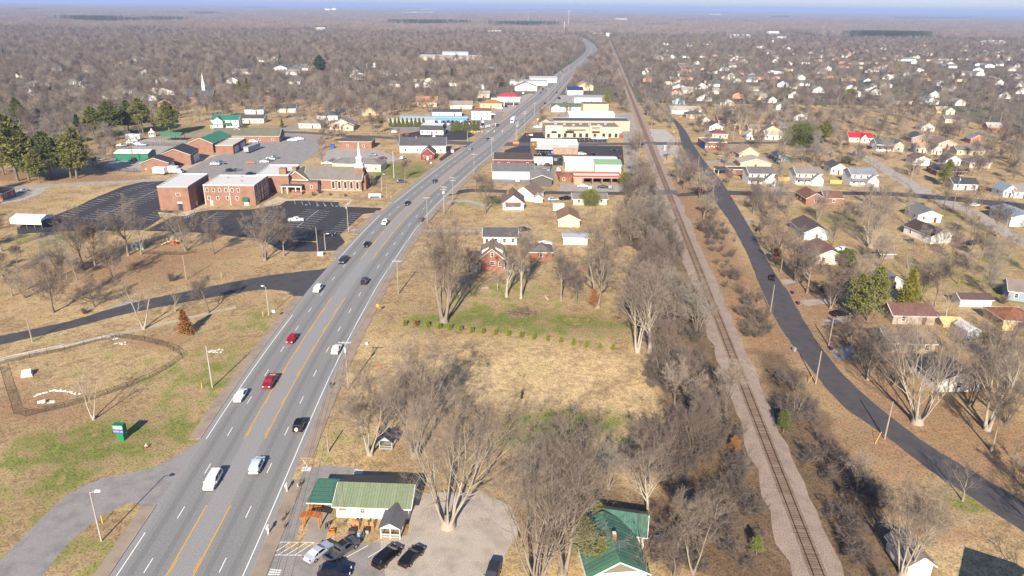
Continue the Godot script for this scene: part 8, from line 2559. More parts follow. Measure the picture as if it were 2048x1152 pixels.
func build_trees() -> void:
	var GRN := [mat("6c6c38", 0.85), mat("585e32", 0.85), mat("6e7240", 0.85), mat("3f4a32", 0.85), mat("7a7430", 0.85), mat("8a6238", 0.85)]
	var L := [
		[167, 541, 398, "round1", 1, 1, "tall bare oak, left of two close trunks on leafy ground"], [192, 536, 412, "round2", 0, 1, "tall bare oak with broken pale trunk beside another trunk"], [257, 511, 380, "round1", 0, 0, "tall bare tree beside white rounded hut"], [283, 509, 415, "sparse2", 0, 0, "thin bare tree beside grey-green rounded hut"],
		[107, 625, 498, "round3", 1, 2, "wide round bare tree above black side road"], [189, 614, 542, "round3", 1, 2, "small round purplish bare tree beside old drive"], [372, 502, 418, "multi2", 0, 0, "bare tree arching over the playground frame"], [427, 508, 418, "round1", 1, 2, "round brown bare tree right of playground"], [530, 521, 412, "multi2", 0, 0, "bare multi-stemmed tree before church car park"], [568, 512, 418, "round1", 0, 1, "bare tree at the car park's lower edge"],
		[288, 658, 540, "sparse1", 2, 0, "pale skeletal tree with ivy base beside footpath"], [351, 622, 565, "sparse2", 2, 0, "pale leaning skeletal tree between side road and path"], [417, 626, 528, "round2", 1, 1, "bare tree beside black side road bend"], [187, 839, 735, "sparse1", 2, 0, "pale forked bare tree on slope below dog park"],
		[888, 644, 440, "multi1", 0, 1, "large bare multi-stemmed tree with ivy base by hedge row"], [1013, 594, 442, "tall2", 2, 0, "left of two pale bare trunks before brick cottage"], [1042, 597, 446, "tall1", 2, 0, "right of two pale bare trunks before brick cottage"], [995, 579, 540, "small2", 2, 0, "broken short bare tree beside board stack"], [1122, 601, 482, "tall1", 0, 1, "thin bare tree right of the cottage lawn"], [1152, 608, 496, "round2", 1, 1, "bare tree beside thin tree on cottage lawn"], [1195, 615, 428, "multi3", 0, 1, "bare tree with brown leaves low on its trunk"], [1275, 704, 522, "multi3", 2, 0, "pale bare tree, left of the pair at railway wood"], [1299, 705, 478, "tall2", 2, 0, "pale bare tree, right of the pair at railway wood"], [938, 577, 478, "tall1", 1, 1, "thin dark bare tree by brick cottage porch"],
		[971, 426, 325, "round2", 1, 1, "broad bare tree beside white gabled house"], [1040, 502, 412, "sparse2", 0, 3, "bare tree beside white bungalow end"],
		[740, 909, 745, "multi2", 2, 0, "pale bare tree beside the grey playhouse"], [830, 914, 690, "multi1", 0, 0, "large bare tree behind the grey playhouse"], [896, 1052, 792, "huge", 2, 0, "huge many-stemmed bare tree beside gravel yard"], [1072, 1168, 890, "huge", 0, 0, "huge bare tree at lower edge of gravel yard"], [1125, 1150, 868, "multi3", 0, 1, "bare tree beside green-roofed house"], [1060, 985, 842, "tall2", 2, 0, "pale bare tree above gravel yard, left of three"], [1108, 990, 848, "multi3", 0, 2, "bare purplish tree above gravel yard, middle of three"], [1152, 984, 838, "tall1", 0, 1, "bare tree above gravel yard, right of three"], [1295, 1037, 838, "tall2", 2, 0, "pale bare tree behind the green-roofed outbuilding"],
		[1740, 495, 392, "huge", 2, 0, "large pale spreading tree behind weathered shed"], [1614, 586, 470, "round1", 0, 1, "bare tree in front of pinkish gabled house"], [1556, 522, 398, "tall2", 1, 2, "tall brown bare tree beside the side street"], [1590, 562, 462, "multi2", 1, 1, "brown bare tree behind lamp pole on leafy verge"], [1866, 555, 488, "round3", 0, 0, "gnarled short tree with pale trunk on lawn"], [1834, 846, 640, "huge", 2, 0, "huge pale bare tree in front of white gabled house"], [1974, 860, 648, "multi3", 2, 0, "big bare tree with thick leaning trunk on brown yard"], [1806, 1150, 958, "multi1", 2, 0, "pale bare tree above cream gabled building"], [1925, 1002, 898, "sparse2", 0, 0, "small bare tree at lower kerb of curved street"],
		[1735, 760, 660, "multi2", 0, 1, "dense bare tree before brown-roofed hidden house"], [1790, 770, 640, "multi3", 0, 1, "bare tree beside the huge pale tree"], [2030, 760, 640, "multi2", 0, 2, "bare tree at right below brown barn"], [2000, 740, 650, "round1", 0, 1, "bare tree left of another below brown barn"], [1700, 690, 610, "round3", 1, 4, "dark bare tree beside pole and pale drive"], [1890, 640, 560, "sparse2", 2, 0, "pale bare tree on lawn by long white shed"], [1980, 560, 480, "multi2", 0, 3, "bare tree beside tan-roofed blue-grey house"], [1900, 520, 440, "tall2", 1, 2, "brown tree beside dark-roofed house"], [1960, 520, 440, "round1", 1, 2, "brown tree by grey residential street"],
		[1135, 236, 198, "round1", 1, 2, "round bare tree among stores right of highway"], [1082, 238, 205, "round1", 1, 2, "round bare tree at highway edge among stores"], [1820, 352, 302, "round3", 1, 2, "dense round purple-brown tree at street corner"], [1560, 330, 230, "tall2", 2, 0, "tall pale bare tree in quarter centre"], [1480, 268, 205, "multi3", 2, 0, "pale bare tree behind red sign and pole"], [1440, 315, 285, "small1", 1, 1, "small bare tree before corner store"], [1455, 372, 335, "small1", 1, 2, "small round bare tree by side street corner"], [1515, 380, 345, "small2", 1, 2, "small bare tree before white two-storey house"]]
	for q in L:
		var p := G(q[0], q[1])
		taken.append([p.x, p.z, 3.5])
		var o := tree("bare_tree", q[6], "", q[3], p, tall(q[0], q[1], q[2]), BARK[q[4]], TWIG[q[5]], -1.0, 1.12 if q[3] == "round3" else 1.0)
	# evergreens
	var E := [[36, 362, 228, "pine1", 0, "tall pine with bare lower trunk, left of the pine row"], [59, 362, 262, "pine2", 0, "pine second from the left in the pine row"], [104, 358, 262, "pine1", 1, "dense pine in middle of the pine row"], [142, 356, 270, "pine2", 0, "pine beside leafy lane in pine row"], [154, 357, 255, "pine3", 0, "tall pine at right end of pine row"], [161, 283, 228, "fir", 3, "dark conical evergreen behind the pine row"], [190, 277, 212, "pine2", 0, "pine left in the group behind service vans"], [223, 276, 202, "pine1", 1, "large pine second in the group behind service vans"], [258, 268, 200, "pine3", 1, "large pine third in the group behind service vans"], [287, 268, 196, "pine1", 0, "large pine beside white gazebo"], [340, 270, 202, "pine2", 0, "pine right of white gazebo"], [8, 350, 265, "pine2", 1, "pine cut by left edge beside brick house"], [80, 366, 300, "pine2", 0, "lower pine in front of pine row"], [42, 250, 195, "pine3", 1, "pine behind the pine row by bare trees"],
		[1735, 642, 530, "leafy", 0, "yellow-green pine-like tree in front of pale spreading tree"], [1712, 636, 545, "leafy", 0, "olive evergreen under the yellow-green tree"], [1816, 612, 538, "cedar", 4, "yellow-green cedar beside grey-roofed cottage"], [1692, 531, 500, "roundgreen", 1, "round dark green bush beside pinkish house"], [1602, 294, 248, "roundgreen", 1, "large dark evergreen beside white mobile home"], [1645, 288, 240, "pine2", 0, "tall green pine behind dark evergreen"], [1886, 372, 318, "leafy", 0, "olive conifer beside brick hipped house"], [1691, 327, 312, "roundgreen", 1, "round green bush before white house with red steps"], [1700, 198, 178, "roundgreen", 2, "round yellow-green tree left of white row houses"], [1566, 866, 818, "leafy", 1, "green bush beside the railway ballast"], [1168, 1128, 1030, "leafy", 2, "yellow-green cedar left of green-roofed house"], [1196, 1150, 1075, "cedar", 2, "pointed yellow-green cedar before green-roofed house"], [1190, 1062, 1000, "leafy", 0, "olive cedar behind green-roofed house"], [373, 667, 618, "cedar", 5, "rust-brown dead conifer on slope beside footpath"], [1253, 370, 345, "roundgreen", 0, "green bush at end of car wash"], [1085, 250, 235, "roundgreen", 0, "small round bush by tan cottage"], [1180, 410, 380, "roundgreen", 2, "olive round bush by grey-roofed bungalow"], [565, 255, 238, "cedar", 0, "small conifer beside cream bungalow"], [1212, 215, 185, "leafy", 4, "yellow-green tree beside long white store"], [1420, 170, 148, "fir", 3, "dark far conifer beside brown trees"], [480, 195, 160, "fir", 0, "bright pine pair in mid distance, left"], [498, 198, 155, "fir", 0, "bright pine pair in mid distance, right"], [562, 128, 108, "fir", 3, "dark conifer above far white house"], [640, 152, 110, "pine1", 3, "dark green far tree with vines"], [10, 118, 98, "fir", 3, "dark far conifer at left edge"], [42, 112, 97, "fir", 3, "dark far conifer second from left edge"], [72, 118, 97, "fir", 0, "green far conifer in left woods"], [470, 112, 96, "fir", 3, "small far conifer above clearing"], [760, 112, 98, "fir", 0, "small green far conifer in left woods"], [1015, 145, 124, "fir", 0, "green conifer left of far highway"], [1104, 104, 90, "fir", 3, "dark conifer by far field"], [905, 160, 136, "fir", 3, "dark evergreen in left far woods"], [1870, 122, 102, "fir", 0, "green conifer at edge of tawny field"], [1795, 152, 128, "leafy", 4, "olive tree below brown field"], [1468, 905, 872, "leafy", 5, "rust-leaved oak in the woods beside the railway ballast"], [1188, 616, 578, "leafy", 5, "low rust-leaved oak at edge of cottage lawn"], [1552, 530, 492, "leafy", 5, "rust-leaved oak beside the side street"], [1512, 1110, 1068, "leafy", 2, "yellow bush beside railway ballast at lower edge"], [1575, 190, 172, "leafy", 4, "yellow-green tree near black street"]]
	for q in E:
		var p := G(q[0], q[1])
		taken.append([p.x, p.z, 2.5])
		tree("evergreen_tree" if q[3] != "roundgreen" else "evergreen_bush", q[5], "", q[3], p, tall(q[0], q[1], q[2]), BARK[1], GRN[q[4]], -1.0, 1.2 if q[3].begins_with("pine") else 1.0)
	# conifers planted before the storage units and beside the office
	for i in 18:
		var px := 782.0 + i * 8.2 if i < 9 else 905.0 + (i - 9) * 6.2
		var p := G(px, 253.5 if i < 9 else 263.0 - (i - 9) * 0.3)
		taken.append([p.x, p.z, 2.0])
		tree("planted_conifer", "small pointed conifer in the row by storage units and mansard office", "conifers planted in a row", "cedar", p, 6.2, BARK[1], GRN[2 if i % 3 == 0 else 0])
	for q in [[342, 563, 2.6, 1, "grey leafless bush beside leaning pole"], [168, 628, 1.6, 4, "low dark bush beside black side road"], [1240, 345, 3.0, 1, "bushy shrub at corner of back lane"], [2004, 607, 2.4, 2, "reddish shrub beside brown barn"], [640, 386, 2.0, 4, "dark foundation shrub at church corner"], [660, 391, 1.2, 4, "low shrub bed along church wall, left"], [690, 393, 1.2, 4, "low shrub bed along church wall, right"], [626, 392, 1.8, 1, "round shrub beside church steps"], [742, 372, 5.0, 2, "brown shrub before church tower"]]:
		tree("dry_shrub", q[4], "", "shrub", G(q[0], q[1]), q[2], BARK[1], TWIG[q[3]])
	# ---- the rest: jittered grid, thinned by what the photograph shows
	var zones := [
		[0.0, [430, 1320, 590, 880, 640, 760, 840, 440, 980, 385, 1250, 350, 1262, 560, 1262, 640, 1310, 700, 1290, 860, 1180, 1000, 1180, 1320]],
		[1.5, [1255, 360, 1330, 372, 1372, 560, 1410, 700, 1490, 900, 1590, 1152, 1320, 1152, 1280, 1000, 1290, 860, 1325, 720, 1285, 620, 1262, 560]],
		[0.96, [1392, 430, 1440, 460, 1500, 560, 1556, 720, 1640, 880, 1740, 1000, 1800, 1152, 1680, 1152, 1560, 850, 1500, 700, 1440, 580]],
		[0.0, [1430, 420, 1540, 620, 1690, 830, 1900, 1000, 2048, 1120, 2048, 1152, 1800, 1152, 1640, 880, 1500, 600]],
		[0.9, [1450, 400, 1560, 560, 1680, 740, 1800, 840, 1800, 640, 1600, 420]],
		[1.0, [1690, 640, 2048, 660, 2048, 900, 1800, 840]],
		[0.8, [1600, 420, 2048, 410, 2100, 660, 1690, 640]],
		[0.3, [1350, 232, 1640, 300, 1560, 400, 1440, 400]],
		[0.65, [1640, 240, 2100, 240, 2100, 420, 1560, 400, 1640, 300]],
		[0.14, [985, 180, 1120, 168, 1230, 170, 1270, 400, 980, 400, 880, 440]],
		[0.13, [640, 310, 860, 240, 1000, 190, 1080, 165, 1010, 240, 820, 400, 700, 400]],
		[0.7, [640, 245, 820, 232, 860, 240, 680, 320]],
		[0.0, [0, 330, 190, 345, 330, 250, 640, 250, 640, 330, 820, 400, 560, 610, 330, 560, 0, 470]],
		[0.55, [-200, 470, 280, 470, 330, 510, 240, 560, 130, 600, -200, 680]],
		[0.0, [-400, 690, 0, 600, 620, 500, 500, 800, 240, 1200, -400, 1300]],
		[0.5, [200, 250, 400, 215, 640, 230, 640, 250, 330, 250]],
		[0.6, [0, 255, 160, 230, 200, 250, 190, 345, 0, 330]],
		[0.0, [1870, 135, 1990, 135, 2000, 150, 1930, 160, 1880, 150]], [0.0, [1790, 128, 1850, 120, 1860, 130, 1800, 134]], [0.0, [2020, 142, 2060, 138, 2060, 155, 2025, 152]], [0.0, [1870, 232, 1950, 225, 2048, 222, 2048, 238, 1900, 240]],
		[0.0, [1295, 180, 1310, 180, 1330, 230, 1308, 230]], [0.0, [535, 140, 620, 140, 620, 156, 535, 156]], [0.6, [470, 130, 640, 128, 640, 175, 470, 175]], [0.0, [830, 116, 1010, 113, 1010, 124, 830, 126]], [0.0, [1060, 104, 1100, 100, 1096, 108, 1062, 110]],
		[0.5, [1230, 60, 2100, 60, 2100, 240, 1640, 240, 1350, 232, 1290, 180]]]
	var zp := []
	for z in zones:
		var a := PackedVector2Array()
		for i in range(0, z[1].size(), 2):
			a.append(Vector2(z[1][i], z[1][i + 1]))
		zp.append([z[0], a])
	var cell := 8.0
	var r := RandomNumberGenerator.new()
	r.seed = 99
	var kinds := ["round1", "round2", "round3", "tall1", "tall2", "multi1", "multi2", "multi3", "sparse1", "sparse2"]
	var near := []
	var far := {}
	var brush := {"brush1": [], "brush2": []}
	var z := -82.0
	while z > -2300.0:
		var hwid := -z * 0.78 + 60.0
		var x := -hwid
		var step := cell * (1.0 if z > -700.0 else 1.2)
		while x < hwid:
			var p := Vector3(x + r.randf_range(-0.5, 0.5) * step, 0, z + r.randf_range(-0.5, 0.5) * step)
			x += step
			var roll := r.randf()
			var kd: String = kinds[r.randi() % kinds.size()]
			var hk := r.randf_range(0.7, 1.1)
			var px := to_px(p)
			if px.x < -150 or px.x > 2200 or px.y > 1260:
				continue
			var dens := 1.0
			for q in zp:
				if Geometry2D.is_point_in_polygon(px, q[1]):
					dens = q[0]
					break
			var woods := dens > 1.2
			var scrub: bool = dens == 0.96 and px.y > 420 and px.x < 1800 and px.x > 1390
			if scrub and px.y < 820:
				dens = 0.4
			if dens > 0 and not blocked(p, 2.0):
				if roll < dens * (0.62 if px.y > 240 else 0.85):
					var t := Transform3D(Basis(Vector3.UP, r.randf() * TAU), p)
					near.append([p.length(), kd, p, hk * (0.7 if scrub else (1.15 if woods else 1.0)), r.randi()])
					if woods and px.y > 420:
						var p2 := p + Vector3(r.randf_range(-4, 4), 0, r.randf_range(-4, 4))
						if not blocked(p2, 0.5):
							near.append([p2.length(), kinds[r.randi() % kinds.size()], p2, hk, r.randi()])
			if (woods or scrub) and px.y > 330:
				for k in (20 if woods else (18 if px.y > 820 else 5)):
					var q := p + Vector3(r.randf_range(-4, 4), 0, r.randf_range(-4, 4))
					if not blocked(q, 0.5):
						var s := r.randf_range(0.6, 1.3)
						brush["brush1" if r.randf() < 0.5 else "brush2"].append(Transform3D(Basis(Vector3.UP, r.randf() * TAU).scaled(Vector3(s, s, s)), q))
		z -= step
	near.sort_custom(func(a, b): return a[0] < b[0])
	var keep := 236
	for i in near.size():
		var q: Array = near[i]
		var p: Vector3 = q[2]
		var hh: float = protos[q[1]][2] * q[3] * 0.8
		if i < keep:
			var px := to_px(p)
			var tn: int = [0, 1, 7, 2, 4, 5][q[4] % 6]
			var word: String = {0: "grey-brown", 1: "brown", 7: "grey", 2: "purplish", 4: "dark", 5: "tan"}[tn]
			var lab := word + " bare tree in the yards and lots around the houses"
			if px.x > 1255 and px.x < 1600 and p.x < rail_x(p.z):
				lab = ("tall " if hh > 13.0 else "lower ") + word + " bare tree in woods left of railway beside " + ("green-roofed house" if p.z > -100 else ("straw field" if p.z > -145 else ("green lawn" if p.z > -200 else ("brick cottage" if p.z > -260 else "car wash"))))
			elif p.x > rail_x(p.z) and p.x < rail_x(p.z) + 26 and px.y > 420:
				lab = word + " young bare tree in the scrub right of the railway"
			elif px.x < 700 and px.y > 430:
				lab = ("tall " if hh > 13.0 else "lower ") + word + " bare tree in the grove left of the highway"
			elif p.x > rail_x(p.z):
				lab = word + " bare tree in the yards right of the curved street"
			if not lab.contains("railway") and not lab.contains("grove"):
				var bd := 45.0
				for h in homes:
					var d: float = p.distance_to(h[0])
					if d < bd:
						bd = d
						lab = word + " tree near the " + h[1]
			tree("woodland_tree", lab, lab.replace(" tree ", " trees "), q[1], p, hh, BARK[q[4] % 2], TWIG[tn])
		else:
			var kk := "%s|%d" % [q[1], (q[4] / 7) % 6]
			if not far.has(kk):
				far[kk] = []
			var s: float = hh / protos[q[1]][2]
			far[kk].append(Transform3D(Basis(Vector3.UP, (q[4] % 628) / 100.0).scaled(Vector3.ONE * s), p))
	var wd := Node3D.new()
	wd.name = "woodland"
	add_child(wd)
	tag(wd, "brown-grey bare woodland between the houses and beyond them", "woodland")
	wd.set_meta("kind", "stuff")
	for kk: String in far:
		var key := kk.get_slice("|", 0)
		var c := int(kk.get_slice("|", 1))
		many("trunks", protos[key][0], BARK[c % 2], far[kk], wd)
		many("crowns", protos[key][1], TWIG[[0, 1, 2, 5, 6, 7][c]], far[kk], wd)
	var ug := Node3D.new()
	ug.name = "undergrowth"
	add_child(ug)
	tag(ug, "tangled brown undergrowth along both sides of the railway", "undergrowth")
	ug.set_meta("kind", "stuff")
	for key: String in brush:
		many("brushwood", protos[key][1], TWIG[1 if key == "brush1" else 4], brush[key], ug)
	print("scatter trees ", near.size(), " brush ", brush.brush1.size() + brush.brush2.size())

var hz := []
var cells := {}
var hashed := 0
func blocked(p: Vector3, m: float) -> bool:
	for l in lines:
		var pts: Array = l[0]
		var w: float = l[1] + m * 0.5
		if pts == HW:
			if hz.is_empty():
				for i in HW.size():
					hz.append(-HW[i].z)
			var i := clampi(hz.bsearch(-p.z), 0, HW.size() - 1)
			if absf(HW[i].x - p.x) < w * 1.08:
				return true
			continue
		for i in range(0, pts.size() - 1):
			var a := Vector2(pts[i].x, pts[i].z)
			var b := Vector2(pts[i + 1].x, pts[i + 1].z)
			var q := Vector2(p.x, p.z)
			if absf((a.y + b.y) * 0.5 - q.y) > absf(a.y - b.y) * 0.5 + w:
				continue
			if Geometry2D.get_closest_point_to_segment(q, a, b).distance_to(q) < w:
				return true
	var q2 := Vector2(p.x, p.z)
	for l: PackedVector2Array in lots:
		if Geometry2D.is_point_in_polygon(q2, l):
			return true
	while hashed < taken.size():
		var t: Array = taken[hashed]
		for i in range(int(floor((t[0] - t[2] - 8) / 40)), int(floor((t[0] + t[2] + 8) / 40)) + 1):
			for j in range(int(floor((t[1] - t[2] - 8) / 40)), int(floor((t[1] + t[2] + 8) / 40)) + 1):
				var c := Vector2i(i, j)
				if not cells.has(c):
					cells[c] = []
				cells[c].append(t)
		hashed += 1
	for t in cells.get(Vector2i(int(floor(p.x / 40)), int(floor(p.z / 40))), []):
		if absf(t[0] - p.x) < t[2] + m and absf(t[1] - p.z) < t[2] + m:
			return true
	return false

func build_far() -> void:
	var r := RandomNumberGenerator.new()
	r.seed = 321
	# far houses: six kinds, repeated
	var hp := []
	for k in 6:
		var o := thing("far_house", "white or pale house among bare trees in the far quarter", "house", Vector3(0, -500, 0), 0, "pale houses in the far quarter right of the railway")
		house_body(o, [12, 14, 10, 16, 13, 11][k], [9, 9, 12, 10, 12, 9][k], 3.2, [2.6, 2.2, 3.2, 2.4, 3.0, 2.6][k], ["g", "h", "x", "g", "x", "g"][k], wall_m(["dcdad4", "cdb99c", "e0e0dc", "b88a74", "d8d8d6", "d6d0c2"][k]), roof_m(["77736f", "6a5c54", "5c5e64", "6f5a52", "85827e", "a09a92"][k]), {"nf": 3, "ns": 0, "fine": false})
		o.set_meta("kindname", "far_house")
		o.set_meta("label", ["white house with grey roof among bare trees in the far quarter", "tan house with brown hipped roof among bare trees in the far quarter", "white gabled house with dark roof in the far quarter", "brick house with brown roof in the far quarter", "pale grey gabled house in the far quarter", "cream house with pale roof in the far quarter"][k])
		o.set_meta("group", "far houses: " + ["white grey-roofed", "tan hipped", "white gabled", "brick", "pale grey gabled", "cream"][k])
		hp.append(o)
	var used_p := [false, false, false, false, false, false]
	var spots := []
	for i in 2600:
		if spots.size() > 225:
			break
		var right := r.randf() < 0.8
		var py := r.randf_range(84, 215) if right else r.randf_range(96, 200)
		py = 84 + (py - 84) * r.randf_range(0.6, 1.0) if right else py
		var px := r.randf_range(1290, 2060) if right else r.randf_range(20, 1000)
		if right and py < 110 and px < 1500 and r.randf() < 0.6:
			continue
		if not right and py < 115 and r.randf() < 0.7:
			continue
		var p := G(px, py)
		if blocked(p, 8):
			continue
		taken.append([p.x, p.z, 7.5])
		spots.append(p)
	for p: Vector3 in spots:
		var k := r.randi() % 6
		var o: Node3D = hp[k]
		if used_p[k]:
			o = copy(hp[k], p, 0)
		used_p[k] = true
		o.position = p
		o.rotation.y = deg_to_rad([-3.0, 87.0, 5.0, -20.0][r.randi() % 4])
	# distant pale works near the horizon
	var works := []
	var n := 0
	for q in [[815, 27, 130, 40, 9], [850, 26, 260, 60, 9], [860, 19.5, 300, 60, 16], [655, 22, 60, 40, 26], [668, 22, 50, 40, 34], [1430, 30, 160, 50, 10], [1475, 75, 70, 20, 7], [1545, 67, 40, 18, 6], [1560, 79, 40, 16, 6], [1985, 88, 60, 20, 7], [1200, 72, 60, 20, 7], [1085, 75, 50, 20, 6], [1240, 40, 90, 30, 8], [640, 60, 30, 16, 6], [45, 42, 24, 14, 6], [1300, 27, 120, 40, 9], [990, 66, 40, 20, 6]]:
		var p := G(q[0], q[1])
		var o := thing("distant_works", "distant pale flat-roofed works building rising from far woods", "building", p, 0.03 * n, "pale works buildings near the horizon")
		house_body(o, q[2], q[3], q[4], 2.0, "g", metal_m("e0e0de"), metal_m("d6d6d6"), {"nf": 0, "ns": 0, "door": -1.0, "fine": false})
		works.append([p.x, p.z, q[2] * 0.5, 700])
		n += 1
	var pines := [[160, 42], [178, 42], [200, 42], [333, 44], [245, 46], [1020, 53], [1045, 54], [1075, 53], [820, 50], [850, 50], [900, 50], [1745, 77], [1765, 77], [1785, 77], [1800, 77], [1560, 36], [60, 22], [410, 30]]
	for q in pines:
		var p := G(q[0], q[1])
		works.append([p.x, p.z, 40, 260])
	# groves
	var mats2 := [mat("ffffff", 0.9), mat("f2eae6", 0.91), mat("fdf6e8", 0.92)]
	for m: StandardMaterial3D in mats2:
		m.vertex_color_use_as_albedo = true
	var grove := []
	for k in 3:
		var b := B.new()
		for i in 34:
			sketch_tree(b, r, Vector3(r.randf_range(-30, 30), 0, r.randf_range(-30, 30)), r.randf_range(11, 17), r.randf_range(3.0, 5.6), 150, 0.085)
		grove.append(b.done())
	var wide := []
	for k in 3:
		var b := B.new()
		for i in 130:
			sketch_tree(b, r, Vector3(r.randf_range(-90, 90), 0, r.randf_range(-90, 90)), r.randf_range(11, 18), r.randf_range(4.5, 7.5), 60, 0.22)
		wide.append(b.done())
	var dark := B.new()
	for i in 160:
		var o := Vector3(r.randf_range(-90, 90), 0, r.randf_range(-40, 40))
		for k in 50:
			var a := r.randf() * TAU
			var y := r.randf_range(0.15, 1.0)
			var pp := o + Vector3(cos(a) * 5.0 * (1.1 - y), 23 * y, sin(a) * 5.0 * (1.1 - y))
			dark.tri(pp, pp + Vector3(r.randf_range(-1, 1), -1.5, r.randf_range(-1, 1)) * 1.2, pp + Vector3(r.randf_range(-1, 1), 0.8, r.randf_range(-1, 1)) * 1.2)
	var darkm := dark.done()
	var fo := Node3D.new()
	fo.name = "far_forest"
	add_child(fo)
	tag(fo, "bare winter forest covering the plain out to the horizon", "forest")
	fo.set_meta("kind", "stuff")
	var lists := {}
	var open := FastNoiseLite.new()
	open.seed = 17
	open.frequency = 0.0022
	var fields := [PackedVector2Array([Vector2(1880, 134), Vector2(1990, 134), Vector2(2000, 152), Vector2(1900, 158)]), PackedVector2Array([Vector2(1735, 74), Vector2(1815, 74), Vector2(1815, 84), Vector2(1735, 84)]), PackedVector2Array([Vector2(1780, 33), Vector2(1960, 34), Vector2(1960, 40), Vector2(1780, 40)]), PackedVector2Array([Vector2(820, 112), Vector2(1010, 112), Vector2(1010, 125), Vector2(820, 125)])]
	var z := -2280.0
	while z > -16000.0:
		var big := z < -3600.0
		var st := 46.0 if not big else 165.0
		var hwid := -z * 0.78 + 150.0
		var x := -hwid
		while x < hwid:
			var p := Vector3(x + r.randf_range(-0.3, 0.3) * st, -0.2, z + r.randf_range(-0.3, 0.3) * st)
			x += st
			var px := to_px(p)
			var skip := r.randf() < (0.08 if px.x < 1230 else 0.3)
			for fpoly: PackedVector2Array in fields:
				if Geometry2D.is_point_in_polygon(px, fpoly):
					skip = true
			if open.get_noise_2d(p.x * 0.6, p.z * 0.25) > (0.42 if px.x < 1230 else 0.32):
				skip = true
			for i in range(0, HW.size(), 3):
				if absf(HW[i].x - p.x) < 36 and absf(HW[i].z - p.z) < 40 and p.z > -2600:
					skip = true
					break
			if absf(rail_x(p.z) - p.x) < 30 and p.z > -2400:
				skip = true
			if not big:
				for t in taken:
					if t[2] > 7 and absf(t[0] - p.x) < 22 and t[1] - p.z < 10 and t[1] - p.z > -40:
						skip = true
						break
			for t in works:
				if absf(t[0] - p.x) < t[2] + 90 and p.z - t[1] > -100 and p.z - t[1] < t[3]:
					skip = true
			if skip:
				continue
			if big and z < -5000:
				p.y = -0.2 + clampf((p.length() - 5000) / 9000.0, 0, 1) * 0.0
			var k := "%s%d%d" % ["w" if big else "g", r.randi() % 3, r.randi() % 3]
			if not lists.has(k):
				lists[k] = []
			lists[k].append(Transform3D(Basis(Vector3.UP, r.randf() * TAU).scaled(Vector3(1, r.randf_range(0.85, 1.25), 1)), p))
		z -= st
	for k: String in lists:
		many("groves", (wide if k[0] == "w" else grove)[int(k[1])], mats2[int(k[2])], lists[k], fo)
	# dark pine stands
	n = 0
	for q in pines:
		var o := thing("pine_stand", "dark green pine stand within the far bare forest", "trees", G(q[0], q[1]), 0, "pine stands in the far forest")
		part_mesh("crowns", darkm, mat("36422e", 0.9), o)
		n += 1

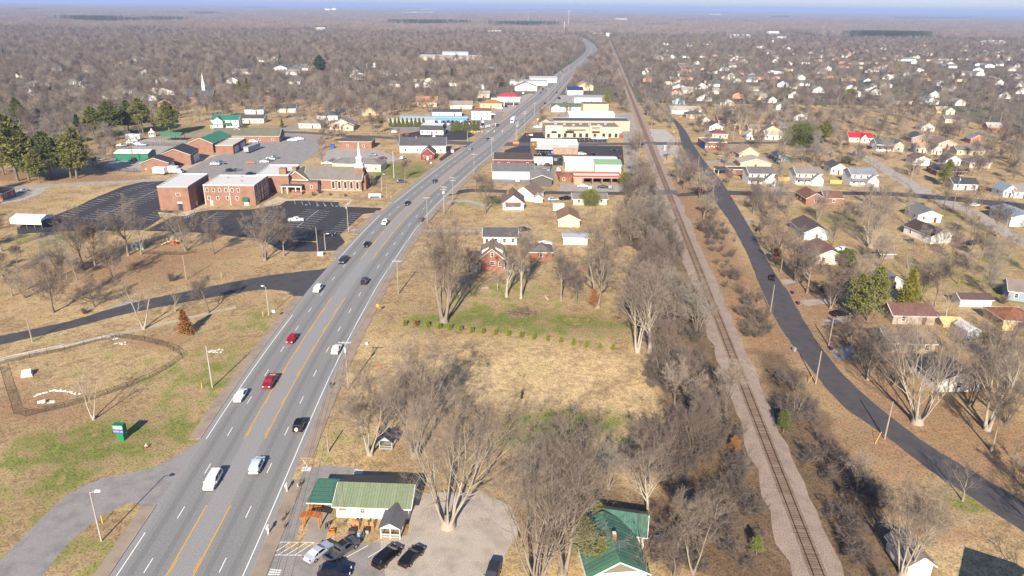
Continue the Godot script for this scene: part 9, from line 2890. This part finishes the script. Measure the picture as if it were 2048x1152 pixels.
func _ready() -> void:
	rng.seed = 2024
	# ---- camera
	var cam := Camera3D.new()
	cam.name = "camera"
	cam.fov = rad_to_deg(2.0 * atan(576.0 / F))
	cam.near = 0.5
	cam.far = 90000.0
	var cp := cos(PITCH)
	var sp := sin(PITCH)
	var right := Vector3(1, 0, 0)
	var up := Vector3(0, cp, -sp)
	cam.transform = Transform3D(Basis(right * cos(ROLL) + up * sin(ROLL), right * -sin(ROLL) + up * cos(ROLL), Vector3(0, sp, cp)), Vector3(0, CAM_H, 0))
	add_child(cam)
	cam.current = true
	# ---- sky, haze, exposure
	var env := Environment.new()
	env.background_mode = Environment.BG_SKY
	var sky := Sky.new()
	var sm := ProceduralSkyMaterial.new()
	sm.sky_top_color = Color(0.38, 0.52, 0.76)
	sm.sky_horizon_color = Color(0.88, 0.905, 0.92)
	sm.sky_curve = 0.12
	sm.ground_bottom_color = Color(0.3, 0.26, 0.22)
	sm.ground_horizon_color = Color(0.66, 0.7, 0.76)
	sm.sun_angle_max = 1.0
	sky.sky_material = sm
	env.sky = sky
	env.background_energy_multiplier = 0.52
	env.tonemap_mode = Environment.TONE_MAPPER_LINEAR
	env.tonemap_exposure = 2.08
	env.sdfgi_enabled = true
	env.ssao_enabled = true
	env.ssil_enabled = true
	env.fog_enabled = true
	env.fog_density = 0.0001
	env.fog_light_color = Color(0.52, 0.59, 0.73)
	var we := WorldEnvironment.new()
	we.name = "environment"
	we.environment = env
	add_child(we)
	# ---- sun: behind the camera, a little to the left, low winter height
	var sun := DirectionalLight3D.new()
	sun.name = "sun"
	sun.light_energy = 1.6
	sun.light_color = Color(1.0, 0.95, 0.87)
	sun.light_angular_distance = 0.5
	sun.shadow_enabled = true
	var az := deg_to_rad(SUN_AZ)
	var el := deg_to_rad(SUN_EL)
	var dir := Vector3(sin(az) * cos(el), -sin(el), -cos(az) * cos(el))
	sun.basis = Basis.looking_at(dir, Vector3.UP)
	add_child(sun)
	# ---- shared textures and materials
	T_BLOT = noise_tex("blot", 0.014, 4, 0.87, 1.09)
	T_ASPH = noise_tex("asph", 0.05, 4, 0.89, 1.04)
	T_FINE = noise_tex("fine", 0.06, 4, 0.66, 1.16)
	T_MED = noise_tex("med", 0.05, 5, 0.76, 1.08)
	T_SOFT = noise_tex("soft", 0.02, 3, 0.9, 1.04)
	T_GRASS = noise_tex("grass", 0.03, 6, 0.62, 1.3)
	GLASS = mat("2b3238", 0.12)
	GLASS.metallic_specular = 0.6
	CARGLASS = mat("12161a", 0.06)
	CARGLASS.metallic_specular = 0.6
	WHITE = mat("dcdad4", 0.7)
	TYRE = mat("1c1c1d", 0.9)
	STEEL = mat("a6a8aa", 0.35, null, 1.0, 0.6)
	WOODPOLE = mat("a2968a", 0.9, T_MED, 0.9)
	BRICK = mat("986e5c", 0.9, T_MED, 0.5)
	CONC = mat("b3a897", 0.9, T_MED, 0.3)
	var t0 := Time.get_ticks_msec()
	build_ground()
	print("ground ", Time.get_ticks_msec() - t0)
	build_roads()
	build_rail()
	print("roads ", Time.get_ticks_msec() - t0)
	grow_protos()
	print("protos ", Time.get_ticks_msec() - t0)
	build_things()
	print("things ", Time.get_ticks_msec() - t0)
